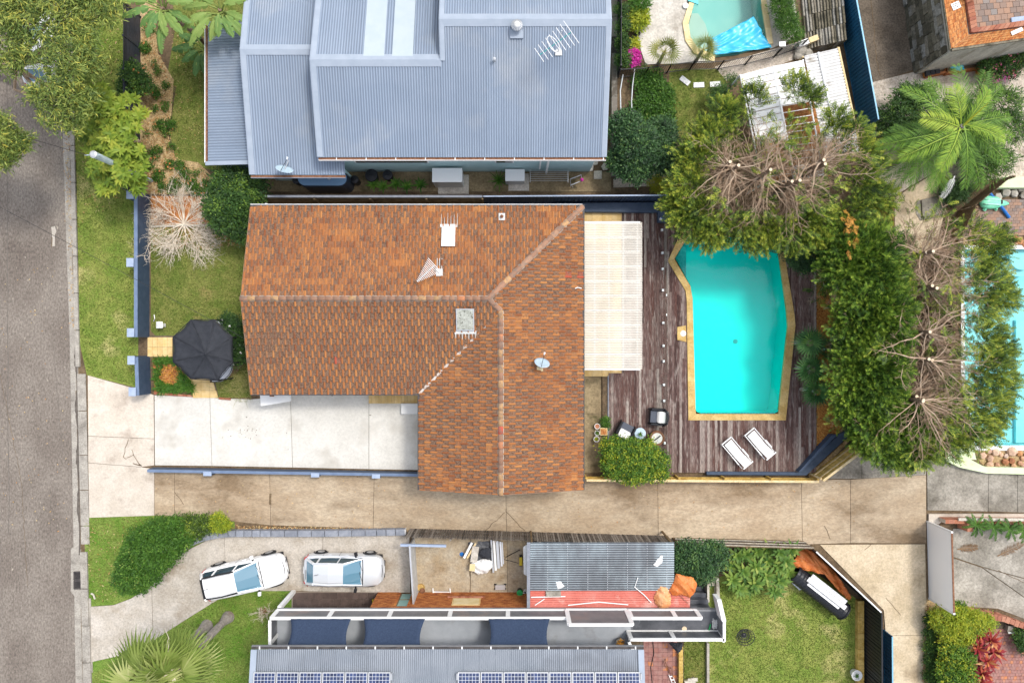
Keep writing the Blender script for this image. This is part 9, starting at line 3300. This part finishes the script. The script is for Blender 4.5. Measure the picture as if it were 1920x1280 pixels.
shrub('yellow_tipped_shrub','small yellow tipped shrub at the last curve of the grey block wall','shrub',[(410,980,.6,15),(424,984,.4,8)],220,12,.13,.04,'leaf_lime',spread=.09,tint=(.4,.25))
shrub('lemon_tree','dark leaved lemon tree hanging over the zinc workshop roof end','tree',[(1290,1042,1.7,28),(1275,1058,1.6,22),(1312,1052,1.8,28),(1335,1040,1.6,26),(1322,1070,1.5,20),(1300,1066,1.7,20)],1100,12,.13,.06,'leaf_glossy',spread=.12,tint=(.5,.22))
shrub('lime_hedge','lime coloured leafy hedge at the foot of the white fence panel','hedge',[(1768,1160,.9,22),(1795,1165,1.0,24),(1822,1165,1.0,22),(1845,1168,.8,16),(1785,1188,.9,20),(1805,1185,.9,18)],900,12,.15,.045,'leaf_lime',spread=.12,tint=(.45,.25))
shrub('variegated_hedge','green and cream leaved hedge below the lime coloured hedge','hedge',[(1785,1220,.9,22),(1805,1235,.9,20),(1778,1255,.9,22),(1800,1268,.9,24),(1790,1295,.9,26)],1000,12,.12,.06,'leaf_citrus',spread=.1,tint=(.4,.28))
shrub('creeper_strip','dark creeper strip along the edge of the pale lane branch','hedge',[(1745,1160,.3,10),(1746,1185,.3,10),(1745,1210,.3,11),(1746,1238,.3,11),(1745,1265,.3,11),(1752,1280,.3,10)],600,11,.09,.05,'leaf_dark',spread=.1)
shrub('pool_shrub','dark glossy shrub overhanging the coping at the conifer corner of the pool','shrub',[(1490,470,1.6,26),(1515,475,1.7,28),(1505,492,1.5,20),(1530,490,1.6,18)],900,12,.09,.05,'leaf_glossy',spread=.1,tint=(.4,.2))
shrub('flower_bed_shrub','rosy flowering shrubs spilling from the long planter box','shrub',[(1850,125,.7,16),(1880,115,.8,18),(1910,112,.8,18),(1865,140,.5,10),(1895,135,.5,12)],700,10,.1,.05,'leaf_dark',spread=.1,flowers=('flower_mix',110,.08))
shrub('pink_flower_patch','loose magenta flowers fallen over the pebble court by the palm','plant',[(1860,150,.35,14,.3),(1850,168,.3,9,.2),(1874,142,.35,12,.3)],110,6,.06,.05,'flower_pink',spread=.13)
shrub('golden_grass','small golden grass tuft by the passage fence corner near the conifers','plant',[(1230,345,.6,14),(1245,350,.5,12)],130,12,.2,.02,'leaf_lime',spread=.08,tint=(.75,.2))
shrub('creeping_shrub','green conifer seedlings growing over the lower end of the pale path','shrub',[(1695,455,.7,16),(1690,475,.8,16),(1705,470,.6,10)],240,12,.14,.03,'leaf_conifer',spread=.1)
shrub('dark_fern','dark ferny plant in the shade behind the pit cover','plant',[(1785,365,.5,18),(1800,358,.6,16),(1775,355,.5,12)],300,12,.18,.025,'leaf_dark',spread=.12,tint=(.25,.15))
shrub('white_bottom_shrub','small pale leaved shrub at the foot of the split stone wall','shrub',[(1800,1138,.5,10),(1792,1142,.5,8)],120,10,.08,.05,'leaf_citrus',spread=.08)
shrub('corner_green','dark green plant under the white rail at the brick paving edge','plant',[(1912,1192,.4,14),(1925,1205,.5,18)],260,11,.11,.05,'leaf_dark',spread=.1)
for x,y in((1150,700),(1133,788)):
 pass
shrub('weed_clump','small weed clump between deck edge and mossy side path','plant',[(1134,790,.25,8),(1137,798,.2,6)],90,9,.07,.04,'leaf_hedge',spread=.06)
# ---------------------------------------------------------------- rosettes, strap leaves, ferns
def rosette(label,name,cat,px,py,z,n,L,Wd,m,group=None,tmean=.5,el=(.2,1.1),stem=.05,parts=True,droop=.35):
 c=Vector(P(px,py,z))
 t=thing(name,label,cat,(c.x,c.y,0),group)
 MB().tube([(c.x,c.y,0),c],[stem*1.2,stem],7).build('stem',M['bark'],t)
 for i in range(n):
  f_=i/n
  e_=el[0]+(el[1]-el[0])*f_+random.uniform(-.1,.1)
  l_=L*(1-.35*f_)*random.uniform(.85,1.12)
  blade_obj('leaf',np.array([list(c)]),np.array([2.399963*i]),np.array([l_]),np.array([Wd]),np.array([e_]),np.array([droop*random.uniform(.6,1.3)]),m,t,np.array([random.gauss(tmean,.2)]),wprof=(.5,1,.8,.08))
 return t
RG='grey green rosette plants along the dark rail fence'
ros=[(1372,1062,'beside the lemon tree'),(1398,1040,'second from the lemon tree, against the rail fence'),(1395,1072,'front middle, above the lawn edge'),(1374,1088,'lowest on the lemon tree side'),(1418,1062,'centre of the cluster'),
 (1416,1095,'lowest, nearest the lawn'),(1440,1030,'against the rail fence in the middle'),(1440,1052,'just inside the middle'),(1438,1080,'lower middle by the lawn'),(1462,1036,'next to the fence end'),(1462,1062,'near the tarpaulin'),
 (1462,1090,'lowest on the black pipe side'),(1484,1030,'closest to the orange tarpaulin'),(1480,1075,'at the black pipe end'),(1420,1035,'tucked under the rail fence'),(1382,1042,'half under the lemon tree'),
 (1405,1102,'on the lawn edge, second from the lemon tree'),(1388,1104,'on the lawn edge, nearest the lemon tree'),(1452,1108,'furthest out on the lawn'),(1474,1052,'between fence end and black pipe'),(1428,1078,'in the crowded lower middle')]
for x,y,l_ in ros:
 rosette(f'grey green rosette plant {l_}','rosette_plant','plant',x,y,random.uniform(.5,1.0),19,.74,.17,'leaf_brom',RG,tmean=random.uniform(.4,.65),droop=.4)
CG='crimson rosette plants by the brick paving'
for x,y,l_ in((1836,1188,'topmost, below the lime hedge'),(1858,1200,'reaching furthest over the brick paving at the top'),(1834,1216,'in the middle, deepest red'),(1864,1222,'on the paving side of the middle'),(1852,1240,'lower of the upper cluster'),(1822,1254,'golden one beside the cream leaved hedge'),(1842,1262,'second from the bottom'),(1838,1280,'lowest at the picture edge')):
 rosette(f'crimson and gold rosette plant, {l_}','crimson_plant','plant',x,y,random.uniform(.9,1.2),22,.84,.15,'leaf_cordy',CG,tmean=random.uniform(.35,.6),el=(.15,1.2),droop=.35)
rosette('spiky agave like plant against the passage fence between the two air conditioners','spiky_plant','plant',935,338,.25,22,.75,.055,'leaf_strap',None,tmean=.55,el=(.1,1.2),droop=.15)
for i,(x,y,l_)in enumerate(((700,346,'first, beside the round bins'),(718,349,'second of the row'),(742,345,'third of the row'),(762,349,'fourth of the row'),(788,346,'last, nearest the large air conditioner'))):
 rosette(f'bright broad leaved plant in the passage, {l_}','passage_plant','plant',x,y,.5,16,.55,.1,'leaf_strap','bright plants along the passage fence',tmean=.75-.08*i,el=(.2,1.1),droop=.3)
# strap leaf bed beside the gazebo path
sb_=thing('strap_leaf_plants','bed of bright strap leaves round an orange mulch patch beside the gazebo path','plant bed',P(322,705))
sheet('mulch_bed',[(286,672),(330,672),(345,700),(362,734),(290,736)],.016,'mulch')
sb_poly=poly([(286,672),(322,672),(345,706),(360,724),(360,735),(290,735)],.3)
X,Y=tri_area_sample(sb_poly,900)
hx_,hy_=P2(316,702,.3)
d_=np.hypot((X-hx_)*1.0,(Y-hy_)*.8)
kp=d_>.52
X,Y=X[kp][:230],Y[kp][:230]
k=len(X)*7
P0=np.repeat(np.stack([X,Y,np.full(len(X),.08)],1),7,0)
blade_obj('leaves',P0,rng.uniform(0,2*PI,k),rng.uniform(.25,.48,k),rng.uniform(.025,.045,k),rng.uniform(.5,1.3,k),rng.uniform(.2,.7,k),'leaf_strap',sb_,np.repeat(rng.normal(.5,.2,len(X)),7)+rng.normal(0,.1,k))
n_=160
a_=rng.uniform(0,2*PI,n_)
rr=.5*np.sqrt(rng.random(n_))
Pm=np.stack([hx_+rr*np.cos(a_),hy_+rr*1.2*np.sin(a_),rng.uniform(.1,.25,n_)],1)
V=leaf_quads(Pm,rng.normal(size=(n_,3)),np.tile([0,0,1.0],(n_,1)),rng.uniform(.06,.13,n_),rng.uniform(.04,.08,n_))
quads_obj('fallen_petals',V,rng.random(n_),'leaf_orange',sb_)
# dry ornamental grass at the roof corner
dg_=thing('dry_grass','dry straw coloured grass tussock at the driveway corner of the tiled roof','grass tussock',P(455,722))
k=700
X=rng.normal(0,.45,k)
Y=rng.normal(0,.4,k)
c=P2(452,718)
blade_obj('blades',np.stack([c[0]+X,c[1]+Y,np.full(k,.02)],1),rng.uniform(0,2*PI,k),rng.uniform(.35,.8,k),np.full(k,.014),rng.uniform(.6,1.4,k),rng.uniform(.2,.8,k),'grass_blade',dg_,rng.uniform(.5,1,k))
# ferns over the brick planter
for i,(x,y,l_)in enumerate(((1830,992,'nearest the brick pier'),(1862,996,'second from the brick pier'),(1892,999,'third from the brick pier'),(1918,1002,'at the picture edge'))):
 t=thing('fern',f'green fern hanging over the brown brick wall, {l_}','fern',P(x,y),'ferns along the brown brick wall')
 c=Vector(P(x,y-8,.9))
 MB().tube([(c.x,c.y,0),c],.04,5).build('stem',M['bark'],t)
 for j in range(11):
  frond(t,c,2.4*j,random.uniform(.55,.85),random.uniform(.1,.6),.35,n=12,ll=.14,m='leaf_hedge',t0=random.uniform(.1,.5),lw=.05)
for i,(x,y,a_,l_)in enumerate(((1795,1029,.1,'short dead brown palm frond lying on the side drive by the white panel'),(1870,1042,.45,'long dead brown palm frond lying on the side drive'))):
 o=frond(None,np.array(P(x,y,.08)),a_,1.1+.5*i,.02,.02,n=20,ll=.4,m='leaf_brown',t0=.4,name='dead_frond')
 tag(o,l_,'palm frond')
# plants in the pots gathered so far
for(t,x,y,z)in pot_spots:
 k=40
 col='leaf_strap'
 if t is not None and 'mustard' in t.get('label',''):
  n_=90
  V=leaf_quads(np.stack([x+rng.normal(0,.1,n_),y+rng.normal(0,.1,n_),z+rng.uniform(0,.1,n_)],1),rng.normal(size=(n_,3)),np.tile([0,0,1.0],(n_,1)),np.full(n_,.09),np.full(n_,.06))
  quads_obj('flowers',V,rng.random(n_),'leaf_orange',t)
  continue
 par=t
 if t is None:
  par=thing('pot_plant','dark leafy plant growing in the middle white rimmed pot' if y>P2(0,817,.3)[1]else 'yellow leaved plant growing in the lowest white rimmed pot','pot plant',(x,y,z),'pot plants beside the deck edge')
  col='leaf_dark' if y>P2(0,817,.3)[1]else 'leaf_lime'
 blade_obj('leaves',np.tile([x,y,z],(k,1)),rng.uniform(0,6.28,k),rng.uniform(.1,.24,k),np.full(k,.03),rng.uniform(.3,1.2,k),rng.uniform(.2,.6,k),col,par,rng.random(k))
# ---------------------------------------------------------------- bare dead bush, bare sapling
def dead_bush(label,px,py,R_,n_main,seed,m='bark_white',name='dead_bush',z0=.05,up=(.25,.9),r0=.022,cat='bush'):
 r_=random.Random(seed)
 t=thing(name,label,cat,P(px,py))
 mb_=MB()
 b=Vector(P(px,py,z0))
 def grow(p,d_,L_,r,depth):
  pts=[p]
  k_=4
  for j in range(k_):
   d_=(d_+Vector((r_.gauss(0,.16),r_.gauss(0,.16),r_.gauss(-.03,.1)))).normalized()
   p=p+d_*(L_/k_)
   p.z=max(.05,p.z)
   pts.append(p)
   if depth<3 and j>=(1 if depth==0 else 0):
    for _ in range(2 if depth<2 else 1):
     if r_.random()<.8:
      nd=(d_+Vector((r_.gauss(0,.55),r_.gauss(0,.55),r_.gauss(.05,.25)))).normalized()
      grow(p,nd,L_*r_.uniform(.35,.6),r*.6,depth+1)
  mb_.tube(pts,[r*(1-.7*j/k_)for j in range(k_+1)],4 if depth<2 else 3)
 for i in range(n_main):
  a_=2*PI*(i+r_.random())/n_main
  e_=r_.uniform(*up)
  grow(b,Vector((math.cos(a_)*math.cos(e_),math.sin(a_)*math.cos(e_),math.sin(e_))),R_*r_.uniform(.7,1.05),r0,0)
 mb_.build('branches',M[m],t)
 return t
dead_bush('bleached leafless bush spreading over the orange mulch bed at the front fence',345,420,1.85,40,4,r0=.027,up=(.03,.5))
dead_bush('small leafless sapling on the front lawn beside the white terrace corner',500,1150,.8,5,9,name='bare_sapling',up=(.7,1.3),r0=.018,cat='sapling')
t=thing('withered_stump','rust coloured withered plant at the foot of the small leafless sapling','plant',P(493,1144))
k=40
blade_obj('leaves',np.tile(P(493,1145,.1),(k,1)),rng.uniform(0,6.28,k),rng.uniform(.15,.35,k),np.full(k,.05),rng.uniform(.1,.9,k),rng.uniform(.2,.5,k),'leaf_brown',t,rng.random(k))
# ---------------------------------------------------------------- bedding plants and litter (uncountable)
def scatter(polys,n,L,Wd,m,name,z=.03,tint=None):
 Vs,Ts=[],[]
 for pts in polys:
  p=poly(pts)
  X_,Y_=tri_area_sample(p,n)
  X_,Y_=X_[:n],Y_[:n]
  k_=len(X_)
  D=np.stack([rng.normal(size=k_),rng.normal(size=k_),rng.normal(0,.15,k_)],1)
  N=np.stack([rng.normal(0,.3,k_),rng.normal(0,.3,k_),np.ones(k_)],1)
  V=leaf_quads(np.stack([X_,Y_,z+rng.uniform(0,.02,k_)],1),D,N,L*rng.uniform(.6,1.4,k_),Wd*rng.uniform(.7,1.3,k_))
  Vs.append(V)
  Ts.append(rng.random(k_))
 o_=quads_obj(name,np.concatenate(Vs),np.concatenate(Ts),m)
 o_['kind']='stuff'
 return o_
bed=[(268,40),(292,40),(298,100),(320,150),(320,260),(335,300),(395,330),(395,362),(268,362)]
scatter([bed],2600,.13,.045,'leaf_litter','leaf_litter')
scatter([[(140,0),(232,0),(255,360),(150,420)]],330,.17,.035,'leaf_litter','leaf_litter')
scatter([[(112,0),(140,0),(148,480),(124,480)]],160,.18,.035,'leaf_litter','leaf_litter')
scatter([[(325,60),(388,60),(388,300),(330,280)]],140,.11,.04,'leaf_litter','leaf_litter')
scatter([[(290,890),(1600,900),(1600,1000),(290,970)]],260,.09,.05,'leaf_litter','leaf_litter',z=.035)
scatter([[(0,500),(125,500),(130,1000),(0,1000)]],90,.10,.05,'leaf_litter','leaf_litter',z=.012)
scatter([[(283,425),(420,425),(460,460),(290,470)]],900,.11,.04,'leaf_litter','leaf_litter')
scatter([[(1590,440),(1800,440),(1800,850),(1600,840)]],2200,.15,.05,'leaf_litter','leaf_litter',z=.04)
scatter([[(1734,1130),(1752,1140),(1745,1280),(1728,1280)]],900,.12,.05,'leaf_litter','leaf_litter',z=.04)
scatter([[(165,975),(260,975),(220,1125),(172,1125)]],80,.13,.04,'leaf_litter','leaf_litter',z=.06)
scatter([[(430,984),(770,990),(770,996),(430,991)]],420,.1,.05,'leaf_litter','leaf_litter',z=.04)
scatter([[(1100,898),(1500,900),(1500,908),(1100,904)]],160,.08,.05,'leaf_litter','leaf_litter',z=.04)
scatter([[(124,200),(137,200),(147,620),(134,620)]],260,.14,.04,'leaf_litter','leaf_litter',z=.02)
# low bedding plants in the north front bed
items=[]
for x,y in((278,55),(275,90),(300,135),(296,180),(312,200),(285,205),(300,235),(318,235),(290,290),(320,310),(345,325),(300,330),(365,345),(330,345),(385,345),(305,350),(350,350),(310,250),(280,250),(300,280),(318,275),(275,310),(335,310),(372,325),(285,120),(310,160),(290,170),(390,358),(322,356),(370,358)):
 items.append((x+random.uniform(-4,4),y,.12,random.uniform(5,10),.15))
lb=lobes_px(items)
o=foliage(lb,800,9,.09,.045,'leaf_hedge',None,name='bedding_plants',spread=.08,tint=(.35,.2))
o['kind']='stuff'
Pc,Dc=shell(lb,40,.95,1.05)
k=240
V=leaf_quads(np.repeat(Pc,6,0),np.stack([np.cos(np.arange(k)*1.047),np.sin(np.arange(k)*1.047),np.full(k,.3)],1),np.tile([0,0,1.0],(k,1)),np.full(k,.06),np.full(k,.045))
o=quads_obj('flowers',V,rng.random(k),'flower_orange')
o['kind']='stuff'
